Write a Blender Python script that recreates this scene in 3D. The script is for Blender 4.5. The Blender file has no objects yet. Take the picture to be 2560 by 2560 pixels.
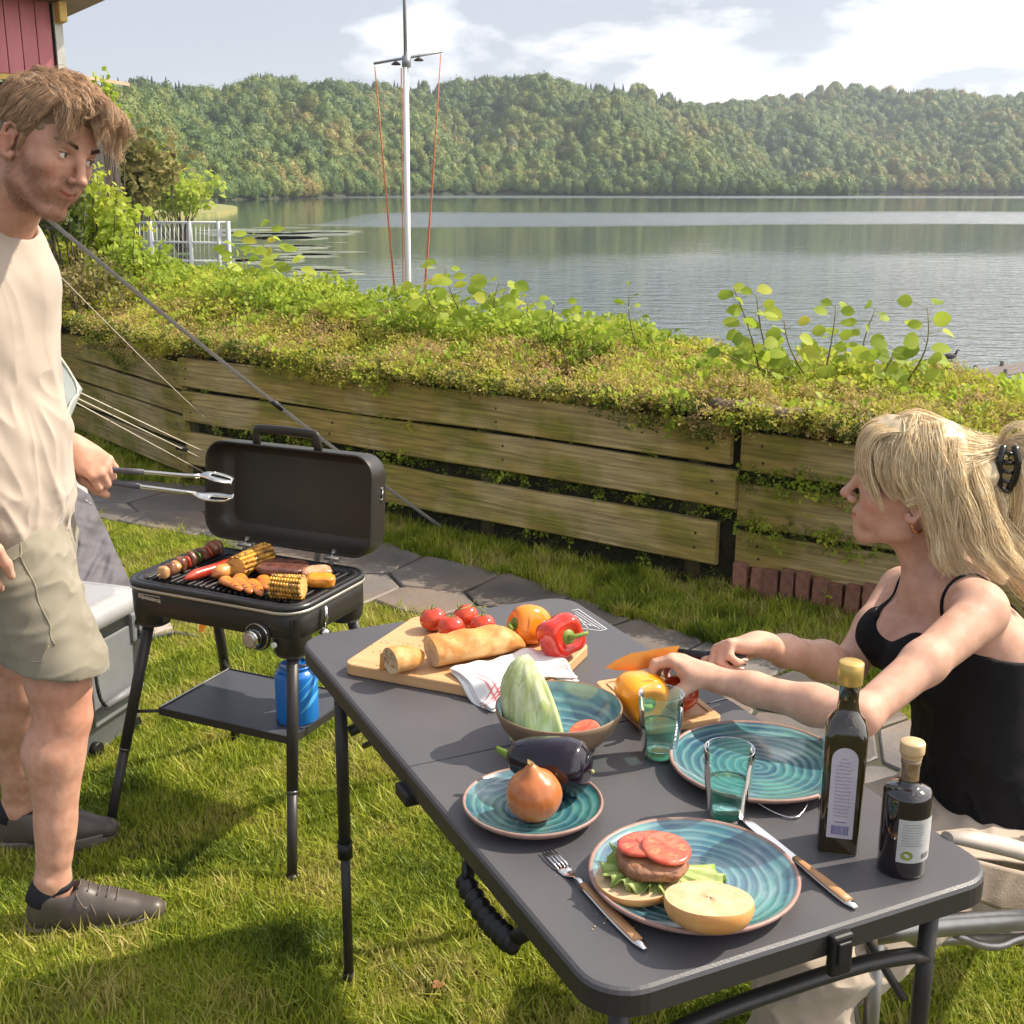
import bpy, math, random
import numpy as np
from mathutils import Vector, Matrix, Euler
rng = np.random.default_rng(7)
random.seed(7)
PI = math.pi
SC = bpy.context.scene
COL = SC.collection
# ------------------------------------------------------------------ camera
CAM_H = 1.5735
PITCH = .2657
ROLL = .0024
FPX = 3030.8            # focal length in pixels of a 2560 wide picture
cd = bpy.data.cameras.new('camera')
cd.sensor_width = 36.0
cd.lens = FPX / 2560 * 36.0
cd.clip_start = .05
cd.clip_end = 6000
cam = bpy.data.objects.new('camera', cd)
COL.objects.link(cam)
_cp, _sp = math.cos(PITCH), math.sin(PITCH)
_cr, _sr = math.cos(ROLL), math.sin(ROLL)
CR = np.array([1., 0, 0]); CF = np.array([0, _cp, -_sp]); CU = np.array([0, _sp, _cp])
CR, CU = _cr * CR + _sr * CU, -_sr * CR + _cr * CU
m = Matrix(((CR[0], CU[0], -CF[0], 0), (CR[1], CU[1], -CF[1], 0), (CR[2], CU[2], -CF[2], CAM_H), (0, 0, 0, 1)))
cam.matrix_world = m
SC.camera = cam
CC = np.array([0, 0, CAM_H])
def ray(x, y):
    return CF + CR * (x - 1280) / FPX - CU * (y - 1280) / FPX
def gz(x, y, z=0.0):
    "point of the plane of height z seen at x, y of the photograph"
    d = ray(x, y); return CC + d * ((z - CAM_H) / d[2])
def gy(x, y, Y):
    d = ray(x, y); return CC + d * (Y / d[1])
# ------------------------------------------------------------------ light
SUN_EL = math.radians(46)
SUN_AZ = math.radians(73)      # to the right of the view direction
CLOUD = (-4.4, 5.1, 5)
w = bpy.data.worlds.new('World'); SC.world = w; w.use_nodes = True
nt = w.node_tree; nt.nodes.clear()
def N(t, ty, **k):
    n = t.nodes.new(ty)
    for a, b in k.items():
        if a in n.inputs: n.inputs[a].default_value = b
        else: setattr(n, a, b)
    return n
sky = N(nt, 'ShaderNodeTexSky', sky_type='NISHITA', sun_disc=False, sun_elevation=SUN_EL, sun_rotation=SUN_AZ,
        altitude=200, air_density=1.0, dust_density=2.2, ozone_density=1.0)
tc = N(nt, 'ShaderNodeTexCoord')
sep = N(nt, 'ShaderNodeSeparateXYZ'); nt.links.new(tc.outputs['Generated'], sep.inputs[0])
zc = N(nt, 'ShaderNodeMath', operation='MAXIMUM'); zc.inputs[1].default_value = 0.0; nt.links.new(sep.outputs['Z'], zc.inputs[0])
za = N(nt, 'ShaderNodeMath', operation='ADD'); za.inputs[1].default_value = .12; nt.links.new(zc.outputs[0], za.inputs[0])
cx = N(nt, 'ShaderNodeMath', operation='DIVIDE'); nt.links.new(sep.outputs['X'], cx.inputs[0]); nt.links.new(za.outputs[0], cx.inputs[1])
cy = N(nt, 'ShaderNodeMath', operation='DIVIDE'); nt.links.new(sep.outputs['Y'], cy.inputs[0]); nt.links.new(za.outputs[0], cy.inputs[1])
cmb = N(nt, 'ShaderNodeCombineXYZ'); nt.links.new(cx.outputs[0], cmb.inputs[0]); nt.links.new(cy.outputs[0], cmb.inputs[1])
mpn = N(nt, 'ShaderNodeMapping'); mpn.inputs['Location'].default_value = CLOUD; mpn.inputs['Scale'].default_value = (5.5, 5.5, 17); nt.links.new(tc.outputs['Generated'], mpn.inputs[0])
n1 = N(nt, 'ShaderNodeTexNoise', Scale=1.0, Detail=8.0, Roughness=.52, Distortion=.1); nt.links.new(mpn.outputs[0], n1.inputs['Vector'])
r1 = N(nt, 'ShaderNodeValToRGB'); mr1 = N(nt, 'ShaderNodeMath', operation='MULTIPLY_ADD'); mr1.inputs[1].default_value = .30; nt.links.new(sep.outputs['X'], mr1.inputs[0]); nt.links.new(n1.outputs[0], mr1.inputs[2]); nt.links.new(mr1.outputs[0], r1.inputs[0])
r1.color_ramp.elements[0].position = .50; r1.color_ramp.elements[0].color = (0, 0, 0, 1)
r1.color_ramp.elements[1].position = .73; r1.color_ramp.elements[1].color = (1, 1, 1, 1)
n2 = N(nt, 'ShaderNodeTexNoise', Scale=.35, Detail=4.0, Roughness=.5); nt.links.new(cmb.outputs[0], n2.inputs['Vector'])
r2 = N(nt, 'ShaderNodeMapRange'); r2.inputs[1].default_value = .3; r2.inputs[2].default_value = .7; r2.inputs[3].default_value = .62; r2.inputs[4].default_value = .92
nt.links.new(n2.outputs[0], r2.inputs[0])
veil = N(nt, 'ShaderNodeMixRGB', blend_type='MIX'); veil.inputs[2].default_value = (2.75, 2.85, 3.2, 1)
nt.links.new(r2.outputs[0], veil.inputs[0]); nt.links.new(sky.outputs[0], veil.inputs[1])
cl = N(nt, 'ShaderNodeMixRGB', blend_type='MIX'); cl.inputs[2].default_value = (10.5, 10.2, 10.0, 1)
nt.links.new(r1.outputs[0], cl.inputs[0]); nt.links.new(veil.outputs[0], cl.inputs[1])
bg = N(nt, 'ShaderNodeBackground'); bg.inputs[1].default_value = .15
nt.links.new(cl.outputs[0], bg.inputs[0])
wo = N(nt, 'ShaderNodeOutputWorld'); nt.links.new(bg.outputs[0], wo.inputs[0])
sl = bpy.data.lights.new('sun', 'SUN'); sl.energy = 5.0; sl.angle = math.radians(.6); sl.color = (1, .90, .74)
so = bpy.data.objects.new('sun', sl); COL.objects.link(so)
sd = Vector((math.sin(SUN_AZ) * math.cos(SUN_EL), math.cos(SUN_AZ) * math.cos(SUN_EL), math.sin(SUN_EL)))
so.rotation_euler = sd.to_track_quat('Z', 'Y').to_euler(); so.location = (8, 4, 8)
vs = SC.view_settings
vs.view_transform = 'Standard'; vs.look = 'None'; vs.gamma = 1; vs.use_curve_mapping = False; vs.exposure = .54
SC.render.engine = 'CYCLES'
SC.cycles.max_bounces = 8; SC.cycles.transparent_max_bounces = 12; SC.cycles.transmission_bounces = 8
# ------------------------------------------------------------------ materials
MATS = {}
def mat(name, col, col2=None, scale=20., rough=.6, metal=0., bump=0., bscale=None, spec=.5, trans=0., ior=1.45, sss=0., sub=(1, .3, .15),
        detail=5., coat=0., stretch=None, attr=None, lo=.35, hi=.65, col3=None, scale3=3., sheen=0., aniso=0., emit=None, tl=0., rough2=None, coord='Object', dist=0., randv=0.):
    if name in MATS: return MATS[name]
    m = bpy.data.materials.new(name); m.use_nodes = True; t = m.node_tree; t.nodes.clear()
    out = N(t, 'ShaderNodeOutputMaterial'); b = N(t, 'ShaderNodeBsdfPrincipled')
    b.inputs['Roughness'].default_value = rough; b.inputs['Metallic'].default_value = metal
    b.inputs['Specular IOR Level'].default_value = spec; b.inputs['IOR'].default_value = ior
    b.inputs['Transmission Weight'].default_value = trans; b.inputs['Coat Weight'].default_value = coat
    b.inputs['Coat Roughness'].default_value = .1; b.inputs['Sheen Weight'].default_value = sheen
    b.inputs['Anisotropic'].default_value = aniso
    if sss: 
        b.inputs['Subsurface Weight'].default_value = sss; b.inputs['Subsurface Radius'].default_value = sub; b.inputs['Subsurface Scale'].default_value = .008
    tcn = N(t, 'ShaderNodeTexCoord'); vec = tcn.outputs[coord]
    if stretch:
        mp = N(t, 'ShaderNodeMapping'); mp.inputs['Scale'].default_value = stretch; t.links.new(vec, mp.inputs[0]); vec = mp.outputs[0]
    colout = None
    c4 = lambda c: (c[0], c[1], c[2], 1)
    if col2 is not None:
        n = N(t, 'ShaderNodeTexNoise', Scale=scale, Detail=detail, Distortion=dist); t.links.new(vec, n.inputs['Vector'])
        mr = N(t, 'ShaderNodeMapRange'); mr.inputs[1].default_value = lo; mr.inputs[2].default_value = hi; t.links.new(n.outputs[0], mr.inputs[0])
        mx = N(t, 'ShaderNodeMixRGB'); mx.inputs[1].default_value = c4(col); mx.inputs[2].default_value = c4(col2); t.links.new(mr.outputs[0], mx.inputs[0])
        colout = mx.outputs[0]
        if rough2 is not None:
            rr = N(t, 'ShaderNodeMapRange'); rr.inputs[1].default_value = lo; rr.inputs[2].default_value = hi; rr.inputs[3].default_value = rough; rr.inputs[4].default_value = rough2
            t.links.new(n.outputs[0], rr.inputs[0]); t.links.new(rr.outputs[0], b.inputs['Roughness'])
    if col3 is not None:
        n = N(t, 'ShaderNodeTexNoise', Scale=scale3, Detail=3.); t.links.new(tcn.outputs[coord], n.inputs['Vector'])
        mr = N(t, 'ShaderNodeMapRange'); mr.inputs[1].default_value = .45; mr.inputs[2].default_value = .62; t.links.new(n.outputs[0], mr.inputs[0])
        mx = N(t, 'ShaderNodeMixRGB'); mx.inputs[2].default_value = c4(col3); t.links.new(mr.outputs[0], mx.inputs[0])
        if colout: t.links.new(colout, mx.inputs[1])
        else: mx.inputs[1].default_value = c4(col)
        colout = mx.outputs[0]
    if attr:
        a = N(t, 'ShaderNodeAttribute', attribute_name=attr)
        if colout:
            mx = N(t, 'ShaderNodeMixRGB', blend_type='MULTIPLY'); mx.inputs[0].default_value = 1; t.links.new(colout, mx.inputs[1]); t.links.new(a.outputs[0], mx.inputs[2]); colout = mx.outputs[0]
        else: colout = a.outputs[0]
    if randv:
        oi = N(t, 'ShaderNodeObjectInfo'); mr = N(t, 'ShaderNodeMapRange'); mr.inputs[3].default_value = 1 - randv; mr.inputs[4].default_value = 1 + randv
        t.links.new(oi.outputs['Random'], mr.inputs[0])
        hs = N(t, 'ShaderNodeHueSaturation'); t.links.new(mr.outputs[0], hs.inputs['Value'])
        if colout: t.links.new(colout, hs.inputs['Color'])
        else: hs.inputs['Color'].default_value = c4(col)
        colout = hs.outputs[0]
    if colout: t.links.new(colout, b.inputs['Base Color'])
    else: b.inputs['Base Color'].default_value = c4(col)
    if bump:
        n = N(t, 'ShaderNodeTexNoise', Scale=bscale or scale, Detail=6., Roughness=.6); t.links.new(vec, n.inputs['Vector'])
        bp = N(t, 'ShaderNodeBump', Strength=1.0); bp.inputs['Distance'].default_value = bump; t.links.new(n.outputs[0], bp.inputs['Height'])
        t.links.new(bp.outputs[0], b.inputs['Normal'])
    sh = b.outputs[0]
    if tl:
        tr = N(t, 'ShaderNodeBsdfTranslucent'); ms = N(t, 'ShaderNodeMixShader'); ms.inputs[0].default_value = tl
        if colout: t.links.new(colout, tr.inputs[0])
        else: tr.inputs[0].default_value = c4(col)
        t.links.new(sh, ms.inputs[1]); t.links.new(tr.outputs[0], ms.inputs[2]); sh = ms.outputs[0]
    t.links.new(sh, out.inputs[0])
    MATS[name] = m
    return m
# ------------------------------------------------------------------ geometry helpers
class G:
    def __init__(s): s.v = []; s.f = []; s.n = 0; s.c = []
    def add(s, v, f, col=None):
        v = np.asarray(v, float).reshape(-1, 3); s.v.append(v)
        s.f += [tuple(int(i) + s.n for i in q) for q in f]; s.n += len(v)
        s.c.append(np.tile(np.array(col if col is not None else (1, 1, 1)), (len(v), 1)) if np.ndim(col) < 2 else np.asarray(col))
        return s
    def box(s, c, d, R=None):
        c = np.array(c, float); d = np.array(d, float) / 2
        v = np.array([[x, y, z] for x in (-1, 1) for y in (-1, 1) for z in (-1, 1)]) * d
        if R is not None: v = v @ np.array(R).T
        return s.add(v + c, [(0, 1, 3, 2), (4, 6, 7, 5), (0, 4, 5, 1), (2, 3, 7, 6), (0, 2, 6, 4), (1, 5, 7, 3)])
    def tube(s, p, r, n=10, caps=True, sx=1., up=None, col=None):
        p = np.asarray(p, float); k = len(p); r = np.broadcast_to(np.asarray(r, float), (k,))
        t = np.gradient(p, axis=0); t /= np.linalg.norm(t, axis=1)[:, None] + 1e-12
        u = np.array(up if up is not None else ((0, 0, 1) if abs(t[0][2]) < .9 else (1, 0, 0)), float)
        V = []
        for i in range(k):
            a = u - t[i] * (u @ t[i]); a /= np.linalg.norm(a) + 1e-12; b = np.cross(t[i], a); u = a
            th = np.linspace(0, 2 * PI, n, endpoint=False)
            V.append(p[i] + r[i] * (np.cos(th)[:, None] * a + sx * np.sin(th)[:, None] * b))
        V = np.concatenate(V); F = [(i * n + j, i * n + (j + 1) % n, (i + 1) * n + (j + 1) % n, (i + 1) * n + j) for i in range(k - 1) for j in range(n)]
        if caps: F += [tuple(range(n - 1, -1, -1)), tuple((k - 1) * n + j for j in range(n))]
        return s.add(V, F, col)
    def lathe(s, prof, n=40, c=(0, 0, 0), closed=False, col=None):
        prof = np.asarray(prof, float); k = len(prof); th = np.linspace(0, 2 * PI, n, endpoint=False)
        V = np.stack([prof[:, 0][:, None] * np.cos(th), prof[:, 0][:, None] * np.sin(th), np.repeat(prof[:, 1][:, None], n, 1)], -1).reshape(-1, 3) + np.array(c)
        F = [(i * n + j, i * n + (j + 1) % n, ((i + 1) % k) * n + (j + 1) % n, ((i + 1) % k) * n + j) for i in range(k if closed else k - 1) for j in range(n)]
        return s.add(V, F, col)
    def grid(s, P, wrap_u=False, wrap_v=False, col=None):
        P = np.asarray(P, float); a, b = P.shape[:2]
        F = [(i * b + j, ((i + 1) % a) * b + j, ((i + 1) % a) * b + (j + 1) % b, i * b + (j + 1) % b) for i in range(a if wrap_u else a - 1) for j in range(b if wrap_v else b - 1)]
        return s.add(P.reshape(-1, 3), F, col)
    def prism(s, poly, z0, z1, col=None):
        k = len(poly); p = np.asarray(poly, float)
        V = np.concatenate([np.c_[p, np.full(k, z0)], np.c_[p, np.full(k, z1)]])
        return s.add(V, [tuple(range(k - 1, -1, -1)), tuple(range(k, 2 * k))] + [(i, (i + 1) % k, k + (i + 1) % k, k + i) for i in range(k)], col)
    def xf(s, M=None, R=None, t=None):
        V = np.concatenate(s.v)
        if R is not None: V = V @ np.array(R).T
        if t is not None: V = V + np.array(t)
        s.v = [V]; return s
def props(o, label=None, cat=None, group=None, kind=None):
    if label: o['label'] = label
    if cat: o['category'] = cat
    if group: o['group'] = group
    if kind: o['kind'] = kind
    return o
def meshdata(name, V, F, mt=None, smooth=True, cols=None):
    me = bpy.data.meshes.new(name)
    V = np.asarray(V, np.float32).reshape(-1, 3)
    if isinstance(F, np.ndarray):
        me.vertices.add(len(V)); me.vertices.foreach_set('co', V.ravel()); nf, k = F.shape
        me.loops.add(nf * k); me.loops.foreach_set('vertex_index', F.astype(np.int32).ravel())
        me.polygons.add(nf); me.polygons.foreach_set('loop_start', np.arange(0, nf * k, k, dtype=np.int32)); me.polygons.foreach_set('loop_total', np.full(nf, k, np.int32))
        me.update(calc_edges=True)
    else:
        me.from_pydata(V.tolist(), [], F); me.update()
    if smooth:      # big flat caps stay flat
        lt_ = np.zeros(len(me.polygons), np.int32); me.polygons.foreach_get('loop_total', lt_); me.polygons.foreach_set('use_smooth', lt_ < 9)
    if cols is not None:
        at = me.color_attributes.new('col', 'FLOAT_COLOR', 'POINT'); at.data.foreach_set('color', np.c_[cols, np.ones(len(cols))].astype(np.float32).ravel())
    if mt is not None: me.materials.append(mt)
    return me
def ob(name, g, mt, parent=None, smooth=True, bev=0., seg=2, sub=0, cols=False, auto=None, loc=None, rot=None, solid=0.):
    me = g if isinstance(g, bpy.types.Mesh) else meshdata(name, np.concatenate(g.v), g.f, mt, smooth, np.concatenate(g.c) if cols else None)
    o = bpy.data.objects.new(name, me); COL.objects.link(o)
    if parent is not None: o.parent = parent
    if loc is not None: o.location = loc
    if rot is not None: o.rotation_euler = rot
    if solid: 
        md = o.modifiers.new('s', 'SOLIDIFY'); md.thickness = solid; md.offset = 0
    if bev:
        md = o.modifiers.new('b', 'BEVEL'); md.width = bev; md.segments = seg; md.limit_method = 'ANGLE'; md.angle_limit = math.radians(40); md.harden_normals = smooth
    if sub:
        md = o.modifiers.new('u', 'SUBSURF'); md.levels = sub; md.render_levels = sub
    return o
def thing(name, label, cat, loc=(0, 0, 0), rz=0., group=None, kind=None):
    o = bpy.data.objects.new(name, None); COL.objects.link(o); o.location = Vector([float(a) for a in loc]); o.rotation_euler = (0, 0, rz)
    o.empty_display_size = .05
    return props(o, label, cat, group, kind)
def kids(o): return [c for c in bpy.data.objects if c.parent == o]
def dup(o, loc=None, rz=None, label=None, parent=None):
    c = o.copy(); COL.objects.link(c)
    if parent is not None: c.parent = parent
    for ch in kids(o):
        if ch != c: dup(ch, parent=c)
    if loc is not None: c.location = Vector([float(a) for a in loc])
    if rz is not None: c.rotation_euler[2] = rz
    if label: c['label'] = label
    return c
def Rz(a): c, s = math.cos(a), math.sin(a); return np.array([[c, -s, 0], [s, c, 0], [0, 0, 1.]])
def Ry(a): c, s = math.cos(a), math.sin(a); return np.array([[c, 0, s], [0, 1, 0], [-s, 0, c.real]])
def Rx(a): c, s = math.cos(a), math.sin(a); return np.array([[1, 0, 0], [0, c, -s], [0, s, c]])
def blob(rad, nu=28, nv=40, fn=None):
    "closed surface from polar angle u and azimuth v; fn(u, v) -> xyz"
    u = np.linspace(0.0, PI, nu)[:, None]; v = np.linspace(0, 2 * PI, nv, endpoint=False)[None, :]
    return fn(u + 0 * v, v + 0 * u)
def vnoise(p, seed=0, oct=3):
    "cheap smooth noise made of warped sines, about -1..1"
    p = np.asarray(p); o = 0; a = 1.; q = p.copy(); r = np.random.default_rng(seed); tot = 0
    for i in range(oct):
        for j in range(3):
            d = r.normal(size=3); d /= np.linalg.norm(d); ph = r.uniform(0, 6.28)
            d2 = r.normal(size=3); d2 /= np.linalg.norm(d2)
            o = o + a * np.sin(q @ d * 1.0 + ph + 1.3 * np.sin(q @ d2 * .7 + ph * 2)); tot += a
        q = q * 2.03; a *= .5
    return o / tot * 1.6
def chaikin(p, n=2, closed=False):
    p = np.asarray(p, float)
    for _ in range(n):
        if closed:
            q = np.roll(p, -1, 0); p = np.stack([.75 * p + .25 * q, .25 * p + .75 * q], 1).reshape(-1, p.shape[1])
        else:
            a, b = p[:-1], p[1:]; q = np.stack([.75 * a + .25 * b, .25 * a + .75 * b], 1).reshape(-1, p.shape[1]); p = np.r_[p[:1], q[1:-1], p[-1:]]
    return p
def rrect(w, d, r, n=6):
    P = []
    for cx_, cy_, a0 in ((w / 2 - r, d / 2 - r, 0), (-w / 2 + r, d / 2 - r, 90), (-w / 2 + r, -d / 2 + r, 180), (w / 2 - r, -d / 2 + r, 270)):
        for k in range(n + 1):
            a = math.radians(a0 + 90 * k / n); P.append((cx_ + r * math.cos(a), cy_ + r * math.sin(a)))
    return P
def scatter(name, pts, rots, scales, idx, templates, kind='stuff', label=None, cat=None, parent=None):
    "one object whose points carry copies of the template meshes"
    c = bpy.data.collections.new(name + '_kinds')
    for i, tmesh in enumerate(templates):
        to = bpy.data.objects.new('%s_kind_%02d' % (name, i), tmesh); c.objects.link(to)
    me = bpy.data.meshes.new(name); P = np.asarray(pts, np.float32); me.vertices.add(len(P)); me.vertices.foreach_set('co', P.ravel()); me.update()
    a = me.attributes.new('rot', 'FLOAT_VECTOR', 'POINT'); a.data.foreach_set('vector', np.asarray(rots, np.float32).ravel())
    a = me.attributes.new('scl', 'FLOAT_VECTOR', 'POINT'); s3 = np.asarray(scales, np.float32); s3 = np.repeat(s3[:, None], 3, 1) if s3.ndim == 1 else s3
    a.data.foreach_set('vector', s3.ravel())
    a = me.attributes.new('pick', 'INT', 'POINT'); a.data.foreach_set('value', np.asarray(idx, np.int32))
    o = bpy.data.objects.new(name, me); COL.objects.link(o); props(o, label, cat, None, kind)
    if parent: o.parent = parent
    ng = bpy.data.node_groups.new(name + '_nodes', 'GeometryNodeTree')
    ng.interface.new_socket('Geometry', in_out='INPUT', socket_type='NodeSocketGeometry'); ng.interface.new_socket('Geometry', in_out='OUTPUT', socket_type='NodeSocketGeometry')
    gi = ng.nodes.new('NodeGroupInput'); go = ng.nodes.new('NodeGroupOutput')
    mp = ng.nodes.new('GeometryNodeMeshToPoints'); ip = ng.nodes.new('GeometryNodeInstanceOnPoints')
    ci = ng.nodes.new('GeometryNodeCollectionInfo'); ci.inputs['Collection'].default_value = c; ci.inputs['Separate Children'].default_value = True; ci.inputs['Reset Children'].default_value = True
    def na(nm, dt):
        n = ng.nodes.new('GeometryNodeInputNamedAttribute'); n.data_type = dt; n.inputs['Name'].default_value = nm; return n.outputs['Attribute']
    L = ng.links.new
    L(gi.outputs[0], mp.inputs['Mesh']); L(mp.outputs[0], ip.inputs['Points']); L(ci.outputs[0], ip.inputs['Instance'])
    ip.inputs['Pick Instance'].default_value = True
    L(na('pick', 'INT'), ip.inputs['Instance Index']); L(na('rot', 'FLOAT_VECTOR'), ip.inputs['Rotation']); L(na('scl', 'FLOAT_VECTOR'), ip.inputs['Scale'])
    L(ip.outputs[0], go.inputs[0])
    md = o.modifiers.new('copies', 'NODES'); md.node_group = ng
    return o
# ================================================================== setting
FB = np.array([.737, 4.60]); DB = np.array([-.8222, .5692]); NB = np.array([.5692, .8222])
FA = FB + DB * 3.03; DA = np.array([-.638, .770]); NA = np.array([.770, .638])
def sdist(x, y):
    return np.minimum((x - FB[0]) * NB[0] + (y - FB[1]) * NB[1], (x - FA[0]) * NA[0] + (y - FA[1]) * NA[1])
def sstep(a, b, t): t = np.clip((t - a) / (b - a), 0, 1); return t * t * (3 - 2 * t)
def ground_z(x, y):
    s = sdist(x, y)
    return -5.0 * sstep(1.5, 11, s) + .012 * np.sin(x * 2.1 + 1) * np.cos(y * 1.7) * (1 - sstep(0, 1, s)) - 2.5 * sstep(20, 60, s)
soil = mat('lawn_soil', (.05, .055, .018), (.09, .075, .035), scale=9, rough=.95, bump=.02, bscale=60)
xs = np.concatenate([np.linspace(-400, -12, 14), np.linspace(-10, 10, 81), np.linspace(12, 400, 14)])
ys = np.concatenate([np.linspace(-400, -6, 12), np.linspace(-4, 20, 97), np.linspace(22, 90, 20)])
X, Y = np.meshgrid(xs, ys, indexing='ij')
g = G(); g.grid(np.stack([X, Y, ground_z(X, Y)], -1))
props(ob('ground', g, soil), kind='structure')
# ---- lake
def water_mat():
    m = bpy.data.materials.new('lake_water'); m.use_nodes = True; t = m.node_tree; t.nodes.clear()
    out = N(t, 'ShaderNodeOutputMaterial'); b = N(t, 'ShaderNodeBsdfPrincipled', Roughness=.02)
    b.inputs['Base Color'].default_value = (.050, .068, .062, 1); b.inputs['IOR'].default_value = 1.85; b.inputs['Specular IOR Level'].default_value = .9
    geo = N(t, 'ShaderNodeNewGeometry'); L = t.links.new
    sp = N(t, 'ShaderNodeSeparateXYZ'); L(geo.outputs['Position'], sp.inputs[0])
    # ruffled belt across the lake
    nz = N(t, 'ShaderNodeTexNoise', Scale=.012, Detail=3.); L(geo.outputs['Position'], nz.inputs['Vector'])
    def mth(op, a, b_=None, c=None):
        n = N(t, 'ShaderNodeMath', operation=op)
        for i, q in enumerate((a, b_, c)):
            if q is None: continue
            if isinstance(q, (int, float)): n.inputs[i].default_value = q
            else: L(q, n.inputs[i])
        return n.outputs[0]
    yy = mth('ADD', sp.outputs['Y'], mth('MULTIPLY', mth('SUBTRACT', nz.outputs[0], .5), 34))
    yy = mth('ADD', yy, mth('MULTIPLY', sp.outputs['X'], -.16))
    def band(a, b_, c, d):
        r = N(t, 'ShaderNodeMapRange', interpolation_type='SMOOTHSTEP'); r.inputs[1].default_value = a; r.inputs[2].default_value = b_; L(yy, r.inputs[0])
        r2_ = N(t, 'ShaderNodeMapRange', interpolation_type='SMOOTHSTEP'); r2_.inputs[1].default_value = c; r2_.inputs[2].default_value = d; r2_.inputs[3].default_value = 1; r2_.inputs[4].default_value = 0; L(yy, r2_.inputs[0])
        return mth('MULTIPLY', r.outputs[0], r2_.outputs[0])
    xr = N(t, 'ShaderNodeMapRange', interpolation_type='SMOOTHSTEP'); xr.inputs[1].default_value = -26; xr.inputs[2].default_value = -14; L(sp.outputs['X'], xr.inputs[0])
    belt = mth('MULTIPLY', band(146, 156, 196, 222), xr.outputs[0])
    far = mth('MULTIPLY', band(395, 430, 470, 490), .7)
    xr2 = N(t, 'ShaderNodeMapRange'); xr2.inputs[1].default_value = -14; xr2.inputs[2].default_value = 16; xr2.inputs[3].default_value = .1; L(sp.outputs['X'], xr2.inputs[0])
    near = mth('MULTIPLY', mth('MULTIPLY', band(10, 14, 50, 95), xr2.outputs[0]), 1.0)
    base = mth('ADD', mth('MAXIMUM', belt, far), .02)
    def ripple(scale, dist, strength, prev=None):
        mp = N(t, 'ShaderNodeMapping'); mp.inputs['Scale'].default_value = (.45, 1.0, 1); L(geo.outputs['Position'], mp.inputs[0])
        n = N(t, 'ShaderNodeTexNoise', Scale=scale, Detail=3., Roughness=.55); L(mp.outputs[0], n.inputs['Vector'])
        bp = N(t, 'ShaderNodeBump'); bp.inputs['Distance'].default_value = dist; L(n.outputs[0], bp.inputs['Height'])
        if isinstance(strength, (int, float)): bp.inputs['Strength'].default_value = strength
        else: L(strength, bp.inputs['Strength'])
        if prev is not None: L(prev, bp.inputs['Normal'])
        return bp.outputs[0]
    q = ripple(1.1, .22, mth('ADD', near, .015))
    q = ripple(4.0, .08, mth('ADD', mth('MULTIPLY', near, .8), mth('ADD', base, .012)), q)
    q = ripple(.8, 1.5, mth('MINIMUM', mth('MULTIPLY', base, .9), 1.0), q)
    L(q, b.inputs['Normal'])
    r = N(t, 'ShaderNodeMapRange'); r.inputs[3].default_value = .02; r.inputs[4].default_value = .25; L(base, r.inputs[0]); L(r.outputs[0], b.inputs['Roughness'])
    L(b.outputs[0], out.inputs[0]); return m
g = G(); gx = np.linspace(-900, 1100, 3); gyy = np.array([8., 60, 1600]); X, Y = np.meshgrid(gx, gyy, indexing='ij'); g.grid(np.stack([X, Y, X * 0 - 3.5], -1))
props(ob('lake', g, water_mat(), smooth=False), kind='structure')
# ---- wooded hills: ridge and shore read along the far side of the lake
def leafmat(name, stops, rough=.6, tl=.35, nscale=.6, pos_mix=None, sat=1.):
    m = bpy.data.materials.new(name); m.use_nodes = True; t = m.node_tree; t.nodes.clear(); L = t.links.new
    out = N(t, 'ShaderNodeOutputMaterial'); b = N(t, 'ShaderNodeBsdfPrincipled', Roughness=rough); b.inputs['Specular IOR Level'].default_value = .3
    oi = N(t, 'ShaderNodeObjectInfo'); geo = N(t, 'ShaderNodeNewGeometry')
    n = N(t, 'ShaderNodeTexNoise', Scale=nscale, Detail=3.); L(geo.outputs['Position'], n.inputs['Vector'])
    mx = N(t, 'ShaderNodeMath', operation='MULTIPLY_ADD'); mx.inputs[1].default_value = .5; L(oi.outputs['Random'], mx.inputs[0])
    ms = N(t, 'ShaderNodeMath', operation='MULTIPLY_ADD'); ms.inputs[1].default_value = 1.5; ms.inputs[2].default_value = -.5; L(n.outputs[0], ms.inputs[0]); L(ms.outputs[0], mx.inputs[2])
    cr = N(t, 'ShaderNodeValToRGB'); L(mx.outputs[0], cr.inputs[0])
    el = cr.color_ramp.elements
    while len(el) < len(stops): el.new(.5)
    for e, (p, c) in zip(el, stops): e.position = p
    for e, (p, c) in zip(el, stops): e.color = (c[0], c[1], c[2], 1)
    c = cr.outputs[0]; L(c, b.inputs['Base Color'])
    tr = N(t, 'ShaderNodeBsdfTranslucent'); L(c, tr.inputs[0]); mi = N(t, 'ShaderNodeMixShader'); mi.inputs[0].default_value = tl
    L(b.outputs[0], mi.inputs[1]); L(tr.outputs[0], mi.inputs[2]); L(mi.outputs[0], out.inputs[0]); return m
tree_m = leafmat('woodland_leaves', [(0., (.04, .085, .022)), (.3, (.075, .135, .026)), (.5, (.12, .175, .03)), (.74, (.18, .21, .04)), (.93, (.25, .19, .045)), (1., (.05, .09, .035))], tl=.12, nscale=.02)
fir_m = leafmat('fir_needles', [(0., (.02, .04, .022)), (1., (.035, .06, .03))], tl=.05, nscale=.02)
def ico(sub=3):
    import bmesh
    bm = bmesh.new(); bmesh.ops.create_icosphere(bm, subdivisions=sub, radius=1); V = np.array([v.co[:] for v in bm.verts]); F = [tuple(v.index for v in f.verts) for f in bm.faces]; bm.free(); return V, F
ICO3 = ico(3); ICO2 = ico(2); ICO4 = ico(4)
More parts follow.
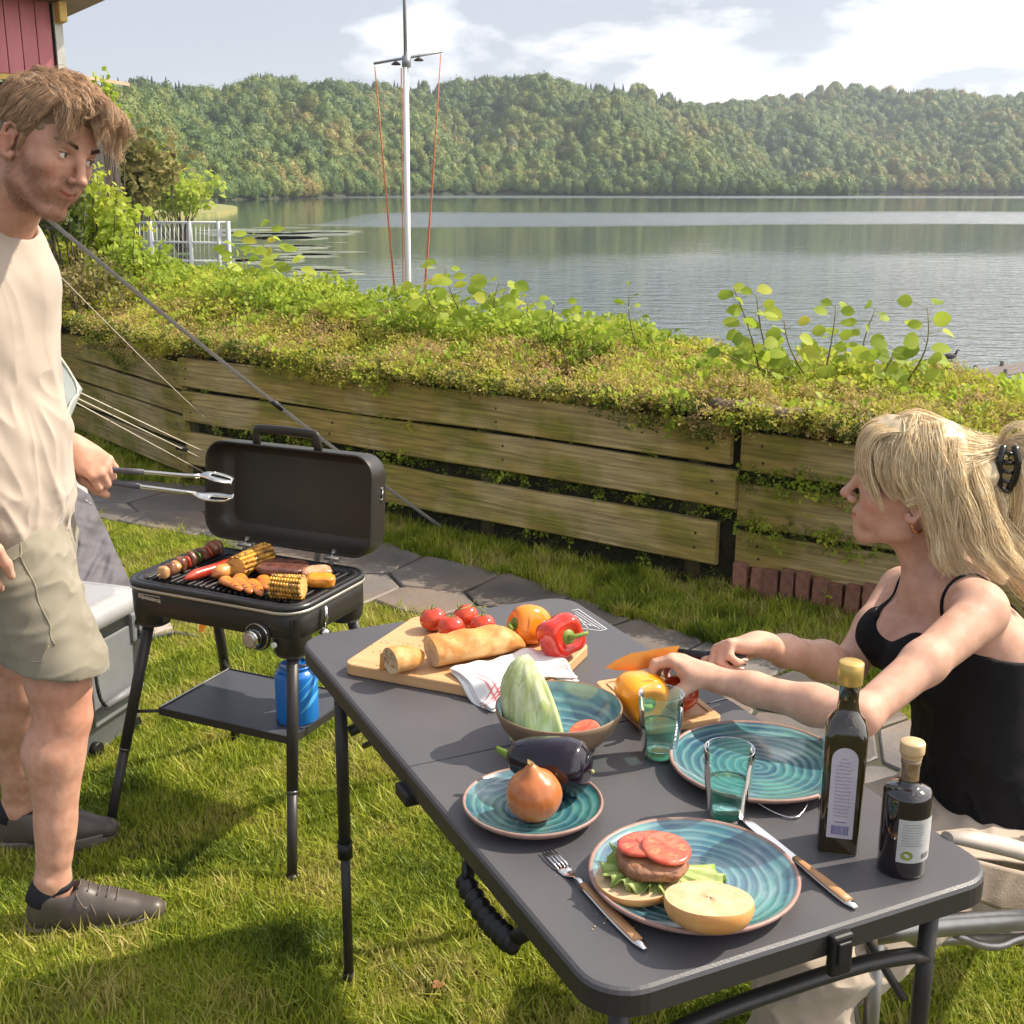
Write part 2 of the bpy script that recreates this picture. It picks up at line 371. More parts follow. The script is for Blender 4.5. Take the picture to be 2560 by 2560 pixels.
def crown_mesh(seed, nl=900):
    r = np.random.default_rng(seed); V, F = ICO3; g = G()
    d = .86 + .30 * vnoise(V * 3.4 + seed, seed, 3) + .16 * vnoise(V * 9 + seed, seed + 5, 2)
    P = V * d[:, None] * np.array([1, 1, .92]); P[:, 2] = np.where(P[:, 2] < 0, P[:, 2] * .8, P[:, 2]); P[:, 2] += .75
    g.add(P, F)
    for i in range(nl):
        k = r.integers(len(V)); n = V[k]
        if n[2] < -.5: continue
        c = P[k] + r.normal(0, .06, 3) + n * r.uniform(-.02, .20); a = np.cross(n, r.normal(size=3)); a /= np.linalg.norm(a); b = np.cross(n, a) * .8 + n * r.uniform(-.6, .6)
        s = r.uniform(.04, .11); g.add([c - a * s, c - b * s, c + a * s, c + b * s], [(0, 1, 2, 3)])
    g.add(np.array([[.06, 0, -.6], [-.03, .05, -.6], [-.03, -.05, -.6], [.05, 0, .3], [-.03, .04, .3], [-.03, -.04, .3]]), [(0, 1, 4, 3), (1, 2, 5, 4), (2, 0, 3, 5)])
    return meshdata('broadleaf_crown', np.concatenate(g.v), g.f, tree_m)
def fir_mesh(seed):
    r = np.random.default_rng(seed); g = G()
    for i in range(9):
        z = .2 + i * .23; rad = (.62 - .062 * i); n = 11; th = np.linspace(0, 2 * PI, n, endpoint=False) + r.uniform(0, 1)
        rr = rad * r.uniform(.7, 1.15, n); v = np.c_[rr * np.cos(th), rr * np.sin(th), np.full(n, z) - .1 * rr]; v = np.r_[v, [[0, 0, z + .42]]]
        g.add(v, [(j, (j + 1) % n, n) for j in range(n)])
    g.tube([[0, 0, -.6], [0, 0, 2.3]], [.05, .01], 5)
    return meshdata('fir_crown', np.concatenate(g.v), g.f, fir_m, smooth=False)
kindsT = [crown_mesh(s) for s in range(5)] + [fir_mesh(s) for s in (11, 12)]
RX = np.array([-900, -300, 0, 165, 300, 450, 600, 700, 760, 870, 1000, 1150, 1240, 1400, 1500, 1600, 1700, 1790, 1880, 1930, 2100])
RYn = np.array([222, 222, 222, 222, 220, 216, 224, 208, 200, 208, 207, 198, 192, 198, 206, 216, 238, 290, 395, 470, 478])
SYn = np.array([528, 528, 526, 524, 520, 512, 498, 495, 493, 490, 487, 485, 484, 484, 484, 484, 484, 484, 484, 484, 484])
FXr = np.array([1400, 1560, 1650, 1720, 1800, 1850, 1950, 2030, 2150, 2250, 2330, 2450, 2560, 2900, 3600])
FYr = np.array([262, 252, 246, 246, 246, 233, 214, 206, 211, 209, 222, 225, 222, 215, 230])
hill_soil = mat('hill_floor', (.03, .045, .02), (.05, .05, .025), scale=.05, rough=1)
def hill(name, xs, ry,  depth_ratio, shore_d, seed, nrow=26, step=4.7, firs=.1, size=(2.3, 4.1), prof=.8):
    U = np.arange(xs[0], xs[-1] + 1, 14.); R = np.interp(U, xs, ry); D0 = np.array([shore_d(u) for u in U])
    t = np.linspace(0, 1, nrow)
    P = np.zeros((len(U), nrow + 6, 3))
    for i, u in enumerate(U):
        d0 = D0[i]; d1 = d0 + depth_ratio; dirx = (u - 1280) / FPX
        hr = CAM_H + (455 - R[i]) / FPX * d1 - 13.5 * (d1 / 780) - 1.2 * math.sin(u * .021 + seed)
        for j in range(nrow + 6):
            q = j / (nrow - 1)
            if q <= 1:
                d = d0 + (d1 - d0) * q; z = -3.6 + (hr + 3.6) * (q ** prof)
                z += (9.0 * math.sin(u * .0105 + q * 4.5 + seed) + 4 * math.sin(u * .027 - q * 5)) * math.sin(q * PI) ** 1.2 * min(1, d0 / 500)
            else:
                d = d1 + (q - 1) * 600; z = hr - (q - 1) * 60
            P[i, j] = (dirx * d, d, z)
    g = G(); g.grid(P); props(ob(name, g, hill_soil), kind='structure')
    # trees over the slope
    r = np.random.default_rng(seed); pts = []; sc = []; idx = []
    for i in range(len(U) - 1):
        for j in range(nrow - 1):
            a, b_, c, d = P[i, j], P[i + 1, j], P[i + 1, j + 1], P[i, j + 1]
            area = np.linalg.norm(np.cross(b_ - a, d - a)); k = r.poisson(area / step ** 2 * (4.5 if j == 0 else 1))
            for _ in range(k):
                u_, v_ = r.random(2); p = a + (b_ - a) * u_ + (d - a) * v_; dist = p[1]
                s = r.uniform(*size) * min(1, .35 + dist / 700) * (1.0 if j else .8); top = j > nrow - 5
                isf = r.random() < (firs * 4 if top else firs * .5)
                pts.append(p); sc.append((s * r.uniform(.85, 1.15), s * r.uniform(.85, 1.15), s * r.uniform(.9, 1.5)) if not isf else (s * .8, s * .8, s * 1.0)); idx.append(r.integers(5, 7) if isf else r.integers(0, 5))
    n = len(pts); print(name, 'trees', n)
    return pts, sc, idx, r
def sd_near(u): 
    y = np.interp(u, RX, SYn); return 5.07 / ((y - 455) / FPX)
H1 = hill('wooded_hill', RX, RYn, 250., sd_near, 3, firs=.12)
H2 = hill('far_wooded_hill', FXr, FYr, 330., lambda u: 720., 5, step=6.0, firs=.06, size=(2.9, 4.8), prof=.85)
for nm, H, lb in (('forest', H1, 'mixed green and autumn brown woodland covering the hill across the lake'), ('far_forest', H2, 'hazy blue green woodland on the farther hill at the right')):
    n = len(H[0]); scatter(nm, H[0], np.c_[H[3].normal(0, .06, n), H[3].normal(0, .06, n), H[3].uniform(0, 6.28, n)], H[1], H[2], kindsT, label=lb, cat='forest')
# reed spit and floating weed
reed = mat('reed_straw', (.30, .26, .09), (.16, .19, .05), scale=.6, rough=.9)
def patch(name, pxpts, z, mt, seed, lab, cat, h=.12):
    P = np.array([gz(x, y, z)[:2] for x, y in pxpts]); P = chaikin(P, 2, True); r = np.random.default_rng(seed)
    g = G(); g.prism(P, z - .3, z + h); return props(ob(name, g, mt, smooth=False), lab, cat, kind='stuff')
patch('reed_bed', [(340, 512), (460, 508), (560, 517), (604, 524), (560, 538), (430, 546), (330, 549)], -3.45, reed, 1, 'straw coloured reed bed reaching into the lake at the left', 'reeds', .5)
weed = mat('pond_weed', (.22, .22, .13), (.09, .12, .07), scale=.7, rough=.4)
wr = np.random.default_rng(5); g = G()
for _ in range(46):
    px_, py_ = wr.uniform(560, 850), wr.uniform(560, 700); px_ -= (py_ - 560) * .1
    c = gz(px_, py_, -3.49); a = wr.uniform(.6, 3.2) * (c[1] / 90); b_ = a * wr.uniform(.3, 1.2); th = np.linspace(0, 2 * PI, 12, endpoint=False)
    g.prism(np.c_[c[0] + a * np.cos(th) * wr.uniform(.7, 1.2, 12), c[1] + b_ * np.sin(th) * wr.uniform(.7, 1.2, 12)], -3.5, -3.485)
props(ob('pond_weed', g, weed, smooth=False), 'pale patches of weed floating near the left shore', 'weed', kind='stuff')
# ---- flagstone path
UP = [(-300, 1150), (100, 1185), (250, 1205), (540, 1228), (760, 1290), (970, 1373), (1086, 1410), (1296, 1457), (1436, 1508), (1599, 1564), (1692, 1587), (1900, 1660), (2200, 1780), (2700, 2050)]
LO = [(-300, 1240), (100, 1275), (280, 1305), (540, 1355), (700, 1420), (903, 1512), (1016, 1536), (1300, 1640), (1640, 1800), (2100, 2080), (2700, 2450)]
UPw = np.array([gz(*p)[:2] for p in UP]); LOw = np.array([gz(*p)[:2] for p in LO])
pathpoly = np.r_[UPw, LOw[::-1]]
def inpoly(p, poly):
    x, y = p; c = False; k = len(poly)
    for i in range(k):
        x1, y1 = poly[i]; x2, y2 = poly[i - 1]
        if (y1 > y) != (y2 > y) and x < (x2 - x1) * (y - y1) / (y2 - y1) + x1: c = not c
    return c
def inpoly_v(P, poly):
    x, y = P[:, 0], P[:, 1]; c = np.zeros(len(P), bool); k = len(poly)
    for i in range(k):
        x1, y1 = poly[i]; x2, y2 = poly[i - 1]
        if y1 == y2: continue
        c ^= ((y1 > y) != (y2 > y)) & (x < (x2 - x1) * (y - y1) / (y2 - y1) + x1)
    return c
mortar = mat('path_joint', (.07, .06, .045), (.05, .055, .03), scale=12, rough=.95, bump=.006, bscale=90)
g = G(); g.prism(pathpoly, -.02, .012); path = props(ob('path', g, mortar, smooth=False), kind='structure')
stone = mat('flagstone', (.165, .145, .13), (.10, .09, .088), scale=3.5, rough=.7, bump=.003, bscale=45, col3=(.19, .145, .115), scale3=1.6, randv=.18, rough2=.5)
sr = np.random.default_rng(21); lo_, hi_ = pathpoly.min(0), pathpoly.max(0)
pts_ = []
for _ in range(6000):
    p = sr.uniform(lo_, hi_)
    if inpoly(p, pathpoly) and all((p[0] - q[0]) ** 2 + (p[1] - q[1]) ** 2 > .33 ** 2 for q in pts_): pts_.append(p)
pts_ = np.array(pts_)
def clip(poly, n, d):
    o = []
    for i in range(len(poly)):
        a, b_ = poly[i - 1], poly[i]; da, db_ = a @ n - d, b_ @ n - d
        if (da <= 0) != (db_ <= 0): o.append(a + (b_ - a) * da / (da - db_))
        if db_ <= 0: o.append(b_)
    return o
cnt = 0
for i, p in enumerate(pts_):
    poly = [p + np.array(q) for q in ((-.4, -.4), (.4, -.4), (.4, .4), (-.4, .4))]
    for j, q in enumerate(pts_):
        if i != j and np.linalg.norm(q - p) < 1.3:
            n = (q - p) / np.linalg.norm(q - p); poly = clip(poly, n, ((p + q) / 2) @ n - sr.uniform(.004, .009))
            if len(poly) < 3: break
    if len(poly) < 3: continue
    for k in range(len(pathpoly)):      # keep inside the path edge
        a, b_ = pathpoly[k - 1], pathpoly[k]
        if min(np.linalg.norm(p - a), np.linalg.norm(p - b_), np.linalg.norm(p - (a + b_) / 2)) < 1.0:
            e = (b_ - a) / (np.linalg.norm(b_ - a) + 1e-9); n = np.array([-e[1], e[0]])
            if (p - a) @ n > 0: n = -n
            t_ = (p - a) @ e
            if -.2 < t_ < np.linalg.norm(b_ - a) + .2:
                poly = clip(poly, n, a @ n + .02)
                if len(poly) < 3: break
    if len(poly) < 3: continue
    poly = np.array(poly); poly = np.concatenate([np.stack([poly * .93 + np.roll(poly, 1, 0) * .07, poly * .93 + np.roll(poly, -1, 0) * .07], 1).reshape(-1, 2)]); poly = poly + sr.normal(0, .004, poly.shape)
    g = G(); h = .022 + sr.uniform(-.003, .004); c = poly.mean(0); k = len(poly)
    top = c + (poly - c) * .965
    V = np.r_[np.c_[poly, np.full(k, -.01)], np.c_[poly, np.full(k, h - .006)], np.c_[top, h + sr.normal(0, .0012, k)]]
    g.add(V, [(i_, (i_ + 1) % k, k + (i_ + 1) % k, k + i_) for i_ in range(k)] + [(k + i_, k + (i_ + 1) % k, 2 * k + (i_ + 1) % k, 2 * k + i_) for i_ in range(k)] + [tuple(2 * k + i_ for i_ in range(k))])
    ob('flagstone', g, stone, path, smooth=False); cnt += 1
print('flagstones', cnt)
# ---- plank fence
moss = mat('mossy_plank', (.42, .285, .085), (.27, .24, .045), scale=2.6, stretch=(1, 1, 3.), rough=.85, bump=.004, bscale=22, col3=(.50, .38, .18), scale3=3.1, randv=.10, lo=.38, hi=.6)
def add_grain(m, scale=(1.5, 60, 60), amt=.35, dist=.002):
    t = m.node_tree; L = t.links.new; b = [n for n in t.nodes if n.type == 'BSDF_PRINCIPLED'][0]
    tcn = N(t, 'ShaderNodeTexCoord'); mp = N(t, 'ShaderNodeMapping'); mp.inputs['Scale'].default_value = scale; L(tcn.outputs['Object'], mp.inputs[0])
    n = N(t, 'ShaderNodeTexNoise', Scale=1., Detail=5., Distortion=.6); L(mp.outputs[0], n.inputs['Vector'])
    r = N(t, 'ShaderNodeMapRange'); r.inputs[1].default_value = .35; r.inputs[2].default_value = .68; r.inputs[3].default_value = 1 - amt; r.inputs[4].default_value = 1.12; L(n.outputs[0], r.inputs[0])
    hs = N(t, 'ShaderNodeHueSaturation'); lk = b.inputs['Base Color'].links[0]; L(lk.from_socket, hs.inputs['Color']); L(r.outputs[0], hs.inputs['Value']); L(hs.outputs[0], b.inputs['Base Color'])
    bp = N(t, 'ShaderNodeBump', Strength=1.); bp.inputs['Distance'].default_value = dist; L(n.outputs[0], bp.inputs['Height'])
    if b.inputs['Normal'].links: L(b.inputs['Normal'].links[0].from_socket, bp.inputs['Normal'])
    L(bp.outputs[0], b.inputs['Normal'])
add_grain(moss, (3.5, 75, 75), .42, .003)
def plank(o0, d, n, s0, s1, za, zb, th, name, parent, mt, seed, off=0., kind=None):
    "board from s0 to s1 along d, face at o0, local x along the board"
    r = np.random.default_rng(seed); L_ = s1 - s0; k = max(4, int(L_ / .25)); x = np.linspace(0, L_, k); h = zb - za
    wob = lambda a: a * np.convolve(r.normal(size=k + 4), np.ones(3) / 3, 'same')[2:-2]
    zt = h + wob(.006); zb_ = wob(.006); y = wob(.004); g = G(); rows = []
    b = .006
    for i in range(k):
        rows.append([(x[i], y[i] + th, zb_[i]), (x[i], y[i] + th, zt[i]), (x[i], y[i] + b, zt[i] + 0), (x[i], y[i], zt[i] - b), (x[i], y[i], zb_[i] + b), (x[i], y[i] + b, zb_[i])])
    g.grid(np.array(rows), wrap_v=True); g.f += [tuple(range(5, -1, -1)), tuple((k - 1) * 6 + j for j in range(6))]
    ang = math.atan2(d[1], d[0]); yv = Vector((-math.sin(ang), math.cos(ang)))
    sgn = 1 if yv.dot(Vector(n)) > 0 else -1
    if sgn < 0:
        g.v = [g.v[0] * np.array([1, -1, 1])]; g.f = [f[::-1] for f in g.f]
    p = np.array(o0) + np.array(d) * s0 + np.array(n) * off
    o = ob(name, g, mt, parent, smooth=False, loc=(p[0], p[1], za), rot=(0, 0, ang))
    if h > .1:
        for xs_ in np.arange(.09, L_, 1.0):
            for zz_ in (.3, .7): ob('screw', screw_me, None, o, loc=(xs_ + r.normal(0, .008), 0, h * zz_ + r.normal(0, .006)))
    return o
screw_me = meshdata('screw', *(lambda g_: (np.concatenate(g_.v), g_.f))(G().tube([[0, .002, 0], [0, -.0025, 0]], .0055, 8)), mat('rusty_screw', (.06, .045, .035), rough=.6, metal=.4))
fence = thing('plank_fence', 'low fence of mossy horizontal wooden planks holding back the hedge', 'fence')
OB = FB - DB * .135
for a, b_, s0, s1, sd_ in ((.53, .685, .02, 3.16, 1), (.357, .512, -.01, 3.15, 2), (.115, .296, .06, 3.14, 3)):
    plank(OB, DB, NB, s0, s1, a, b_, .032, 'plank', fence, moss, sd_)
plank(OB, DB, NB, .4, 1.05, .70, .74, .03, 'plank', fence, moss, 44, .05)
plank(OB, DB, NB, 1.1, 1.9, .695, .735, .03, 'plank', fence, moss, 45, .06)
for a, b_, sd_ in ((.508, .655, 4), (.291, .456, 5), (.125, .268, 6)):
    plank(OB, -DB, NB, .012, 3.4, a, b_, .032, 'plank', fence, moss, sd_, .03)
plank(OB, -DB, NB, .02, .42, .69, .728, .03, 'plank', fence, moss, 46, .06)
for a, b_, sd_ in ((.519, .65, 7), (.384, .508, 8), (.225, .37, 9), (.06, .2, 10)):
    plank(FA, DA, NA, -.02, 3.6, a, b_, .032, 'plank', fence, moss, sd_, .01)
post_m = mat('dark_post', (.10, .075, .04), (.07, .07, .03), scale=14, rough=.9, bump=.004)
for P0, d, ss, off in ((OB, DB, (.18, 1.2, 2.2, 3.12), .075), (OB, -DB, (.09, 1.1, 2.1, 3.1), .105), (FA, DA, (.5, 1.5, 2.6), .085)):
    nn = NA if d is DA else NB
    for s in ss:
        p = P0 + d * s + nn * off; g = G(); g.tube([[0, 0, -.1], [0, 0, .4], [0, 0, .69]], .045, 10)
        ob('post', g, post_m, fence, loc=(p[0], p[1], 0))
log_m = mat('weathered_log', (.24, .18, .12), (.12, .09, .055), scale=8, stretch=(1, 6, 6), rough=.9, bump=.006, bscale=25)
lp = OB - DB * 0
a = np.array([*(OB + DB * .11 + NB * .03), .755]); b_ = np.array([*(OB - DB * .30 + NB * .02), .748])
g = G(); k = 9; t_ = np.linspace(0, 1, k)[:, None]; g.tube(a + (b_ - a) * t_ + rng.normal(0, .003, (k, 3)), .026 + rng.normal(0, .002, k), 10, sx=1.5)
props(ob('weathered_log', g, log_m), 'short grey brown weathered log lying on top of the fence under the moss', 'log')
g = G(); a = np.array([*(OB + DB * .12 + NB * .05), .735]); b_ = np.array([*(OB + DB * .75 + NB * .04), .727]); g.tube(a + (b_ - a) * t_ + rng.normal(0, .003, (k, 3)), .02, 8, sx=1.6)
props(ob('weathered_log', g, log_m), 'long thin dark log half buried under the creeping hedge left of the fence joint', 'log')
# upright edging bricks under the right hand planks
brick_m = mat('old_brick', (.34, .15, .095), (.20, .10, .07), scale=30, rough=.9, bump=.004, randv=.2)
edging = thing('brick_edging', 'row of dark red bricks standing upright under the right end of the fence', 'edging')
g = G(); g.box((0, 0, .06), (.055, .10, .17)); bm_ = meshdata('brick', np.concatenate(g.v), g.f, brick_m, False)
for i in range(15):
    p = OB - DB * (.05 + .064 * i) + NB * (.045 + .006 * math.sin(i * 2.3)); b2 = ob('brick', bm_, None, edging, loc=(p[0], p[1], .0 + .012 * math.sin(i * 5)), rot=(.04 * math.sin(i), .03 * math.cos(i * 3), math.atan2(DB[1], DB[0]) + .08 * math.sin(i * 1.7)), bev=.004)
# ---- hedge body and its leaves
hs_soil = mat('hedge_soil', (.035, .028, .016), (.02, .022, .01), scale=20, rough=1, bump=.02, bscale=30)
def fence_pt(s):     # s measured along the fence from OB to the left, negative to the right
    if s < 3.165: return OB + DB * s, NB
    return FA + DA * (s - 3.165), NA
def hedge_top(s, o):
    base = .725 + .025 * sstep(.0, .3, o) - .75 * sstep(1.1, 1.7, o)
    base += .075 * sstep(.2, 1.5, s) * sstep(.1, .6, o) + .055 * sstep(1.6, 3.2, s) * sstep(.1, .7, o) + .01 * sstep(2.8, 5, s) * sstep(.1, .8, o)
    return base + .022 * np.sin(s * 5.1 + o * 3) + .016 * np.sin(s * 11 + 2 - o * 7)
S = np.linspace(-3.6, 6.9, 120); O = np.r_[.05, .05, np.linspace(.07, 2.0, 22)]; P = np.zeros((len(S), len(O), 3))
for i, s in enumerate(S):
    p0, nn = fence_pt(s)
    nn = NB * (1 - sstep(2.8, 3.5, s)) + NA * sstep(2.8, 3.5, s); nn = nn / np.linalg.norm(nn)
    for j, o in enumerate(O):
        q = p0 + nn * o; P[i, j] = (q[0], q[1], 0 if j == 0 else hedge_top(s, o) - .05 - .02 * (j == 1))
g = G(); g.grid(P); hb = props(ob('hedge_bank', g, hs_soil), kind='structure')
hedge_leaf = leafmat('hedge_leaves', [(0., (.15, .18, .025)), (.20, (.36, .37, .05)), (.38, (.54, .52, .08)), (.54, (.50, .42, .13)), (.70, (.46, .29, .17)), (.84, (.24, .28, .04)), (1., (.60, .56, .07))], tl=.42, nscale=2.3)
dark_leaf = leafmat('dark_green_leaves', [(0., (.05, .08, .015)), (.5, (.10, .14, .02)), (1., (.17, .20, .03))], tl=.3, nscale=3.)  # darker green leaves for plank gaps, hedge front and one bush
lime_leaf = leafmat('lime_leaves', [(0., (.18, .27, .03)), (.4, (.33, .43, .05)), (.75, (.46, .52, .07)), (1., (.55, .48, .07))], tl=.5, nscale=3.)
def leaf_shape(L_=1., W=.5, fold=.15, round_=False, n=5):
    "a small folded leaf from 0 to L along x"
    t = np.linspace(0, 1, n); w = W / 2 * (np.sin(PI * t) ** (.55 if round_ else .85)); w[0] = w[-1] = .0
    V = []; F = []
    for i in range(n):
        z = -.12 * t[i] ** 2 * L_
        V += [(t[i] * L_, -w[i], z + fold * w[i]), (t[i] * L_, 0, z), (t[i] * L_, w[i], z + fold * w[i])]
    for i in range(n - 1):
        F += [(3 * i, 3 * i + 3, 3 * i + 4, 3 * i + 1), (3 * i + 1, 3 * i + 4, 3 * i + 5, 3 * i + 2)]
    return np.array(V), F
def rot_from(x, up):
    x = x / np.linalg.norm(x); y = np.cross(up, x); y /= np.linalg.norm(y) + 1e-9; z = np.cross(x, y); return np.stack([x, y, z], 1)
def tuft(seed, mt, n=34, rad=.055, size=(.010, .019), flat=.6, W=.6, stem=True):
    r = np.random.default_rng(seed); g = G(); lv, lf = leaf_shape(1, W, .2, n=4)
    for i in range(n):
        d = r.normal(size=3); d[2] = abs(d[2]) * flat; d /= np.linalg.norm(d); p = d * rad * r.uniform(.25, 1) ** .6
        x = d + r.normal(0, .6, 3); R_ = rot_from(x, r.normal(size=3) * .6 + np.array([0, 0, 1])); s = r.uniform(*size)
        g.add(lv * s @ R_.T + p, lf)
        if stem and i % 3 == 0:
            a = np.cross(d, [0, 0, 1.]); a = a / (np.linalg.norm(a) + 1e-9) * .0008; g.add([-a, a, p + a, p - a], [(0, 1, 2, 3)])
    return meshdata('leaf_tuft', np.concatenate(g.v), g.f, mt)
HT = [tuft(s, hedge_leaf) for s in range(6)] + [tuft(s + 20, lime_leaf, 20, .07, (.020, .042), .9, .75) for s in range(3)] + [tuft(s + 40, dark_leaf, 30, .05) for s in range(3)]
hr_ = np.random.default_rng(9); pts_, rots_, sc_, ix_ = [], [], [], []
for _ in range(15500):
    s = hr_.uniform(-3.4, 6.6); o = -.06 + hr_.random() ** 1.25 * 1.45; p0, _n = fence_pt(s); nn = NB * (1 - sstep(2.8, 3.5, s)) + NA * sstep(2.8, 3.5, s); nn = nn / np.linalg.norm(nn)
    q = p0 + nn * o; 
    droop = (.05 + .07 * max(0, math.sin(s * 3.3 + 1)) + .10 * sstep(.9, 3.2, s) * max(0, math.sin(s * 2.1)) ) if s > -.1 else .06
    if o < .04:
        z = .75 + .03 * sstep(1, 3, s) - hr_.random() ** 1.7 * droop * 1.1
    else: z = hedge_top(s, o) - .01 + abs(hr_.normal(0, .02))
    tall = hr_.random()
    if .45 < o < 1.2 and s > .9 and tall < .16: z += hr_.uniform(.01, .07 if s < 1.4 else .10); k = hr_.integers(6, 9)
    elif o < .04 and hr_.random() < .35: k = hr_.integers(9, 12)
    else: k = hr_.integers(0, 6) if hr_.random() < (.95 if o < .45 else .78) else hr_.integers(6, 9)
    pts_.append((q[0], q[1], z)); rots_.append((hr_.normal(0, .35), hr_.normal(0, .35), hr_.uniform(0, 6.28))); sc_.append(hr_.uniform(.6, 1.15)); ix_.append(k)
# leaves growing out of the gaps between the planks
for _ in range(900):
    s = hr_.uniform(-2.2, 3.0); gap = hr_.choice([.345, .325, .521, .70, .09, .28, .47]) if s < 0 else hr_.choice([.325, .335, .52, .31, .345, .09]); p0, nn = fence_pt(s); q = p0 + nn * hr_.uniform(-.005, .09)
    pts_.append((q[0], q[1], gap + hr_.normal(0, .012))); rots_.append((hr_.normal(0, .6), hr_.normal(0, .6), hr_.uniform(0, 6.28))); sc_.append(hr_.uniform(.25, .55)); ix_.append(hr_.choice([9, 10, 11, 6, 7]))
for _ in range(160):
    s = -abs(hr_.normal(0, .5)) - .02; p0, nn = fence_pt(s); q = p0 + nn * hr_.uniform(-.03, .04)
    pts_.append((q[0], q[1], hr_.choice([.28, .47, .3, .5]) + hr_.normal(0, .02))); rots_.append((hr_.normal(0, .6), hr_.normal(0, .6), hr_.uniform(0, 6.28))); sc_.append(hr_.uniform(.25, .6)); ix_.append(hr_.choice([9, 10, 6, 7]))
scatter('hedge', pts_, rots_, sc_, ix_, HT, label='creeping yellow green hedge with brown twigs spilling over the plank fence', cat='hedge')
# ---- shoots with single big leaves standing above the hedge
leaf_b = [meshdata('leaf', *leaf_shape(1, .8, .18, True, 7), lime_leaf), meshdata('leaf', *leaf_shape(1, .5, .22, False, 7), lime_leaf)]
stem_m = mat('green_stem', (.16, .17, .05), (.14, .09, .04), scale=30, rough=.7)
def shoot(base, tip, n, size, seed, label, kind=0, spread=.05, group=None, bend=.02):
    r = np.random.default_rng(seed); base = np.array(base); tip = np.array(tip); t = np.linspace(0, 1, 8)[:, None]
    P = base + (tip - base) * t + np.array([bend * r.normal(), bend * r.normal(), 0]) * np.sin(t * PI)
    e = thing('leafy_shoot', label, 'plant', base, group=group)
    g = G(); g.tube(P - base, np.linspace(.0042, .0018, 8), 6); ob('stem', g, stem_m, e)
    for i in range(n):
        u = (i + .6) / n; c = base + (tip - base) * u + np.array([0, 0, 0]); j = u * 7; a = P[int(min(j, 6))]; b2 = P[int(min(j, 6)) + 1]; c = a + (b2 - a) * (j - int(min(j, 6)))
        ang = i * 2.4 + r.uniform(-.5, .5); d = np.array([math.cos(ang), math.sin(ang) * .6, r.uniform(.0, .7)]); d /= np.linalg.norm(d)
        L_ = r.uniform(.2, 1) * spread; tipp = c + d * L_; s = r.uniform(*size) * (1.9 - .5 * u)
        g = G(); g.tube([c - base, tipp - base], .0008, 4); ob('twig', g, stem_m, e)
        R_ = rot_from(d + np.array([0, 0, -.35]), np.array([-.1, -1.0, .55]) + r.normal(0, .3, 3)); o = ob('leaf', leaf_b[kind], None, e, loc=tipp - base)
        M4 = Matrix(R_.tolist()).to_4x4(); o.matrix_basis = Matrix.Translation(Vector((tipp - base).tolist())) @ M4 @ Matrix.Scale(s, 4)
    return e
sp_ = [  # base px, tip px, distance, leaves, size, words
    ((1900, 935), (1835, 722), 5.0, 13, (.035, .055), 0, 'round leaved lime green shoot, tallest one, left in the spray above the fence joint'),
    ((1930, 930), (1890, 735), 5.05, 9, (.03, .05), 0, 'round leaved yellow green shoot leaning left beside the tallest shoot'),
    ((2010, 935), (1960, 800), 4.9, 9, (.035, .055), 0, 'short shoot with yellowing round leaves behind the tallest shoots'),
    ((2060, 940), (2090, 765), 5.0, 10, (.03, .045), 0, 'thin shoot with small round leaves in the middle of the spray'),
    ((2150, 945), (2190, 770), 5.05, 8, (.03, .05), 0, 'sparse shoot with one big dark leaf halfway up'),
    ((2270, 950), (2318, 768), 4.9, 9, (.035, .055), 0, 'rightmost shoot arching to the right with dangling round leaves'),
    ((1985, 950), (1800, 880), 4.9, 8, (.025, .04), 0, 'low shoot reaching left just above the hedge top'),
    ((2200, 950), (2240, 870), 4.85, 7, (.04, .055), 0, 'low clump of round leaves beside the rightmost shoot'),
    ((1590, 860), (1572, 742), 5.6, 8, (.025, .035), 1, 'thin weed shoot with narrow leaves left of the round leaved spray'),
    ((1400, 850), (1385, 760), 5.7, 6, (.03, .045), 0, 'small weed with a single yellow leaf on top'),
    ((1240, 830), (1250, 700), 6.0, 10, (.045, .065), 0, 'broad leaved lime plant right of the flag mast'),
    ((1160, 800), (1110, 665), 6.2, 12, (.04, .055), 1, 'tall narrow leaved lime plant just right of the mast foot'),
    ((1100, 800), (1065, 700), 6.1, 8, (.04, .06), 0, 'broad leaved lime plant at the mast foot'),
    ((680, 720), (642, 575), 8.0, 16, (.05, .08), 1, 'bright lime plant with lobed leaves left of the lake view'),
    ((640, 730), (600, 620), 7.8, 12, (.05, .08), 1, 'lower bright lime plant in front of the white railing'),
    ((735, 740), (720, 650), 7.6, 9, (.04, .07), 1, 'small lime plant leaning right over the hedge'),
    ((1490, 850), (1470, 790), 5.8, 7, (.03, .04), 0, 'low lime sprout between the mast and the round leaved spray'),
    ((1330, 830), (1320, 760), 6.0, 7, (.035, .05), 0, 'low broad leaved sprout beside the single yellow leaf weed')]
for i, (b0, t0, Yd, n, sz, kd, lab) in enumerate(sp_):
    n = int(n * 1.5)
    shoot(gy(b0[0], b0[1], Yd), gy(t0[0], t0[1], Yd + .05), n, sz, 50 + i, lab, kd, spread=.085 if kd == 0 else .1)
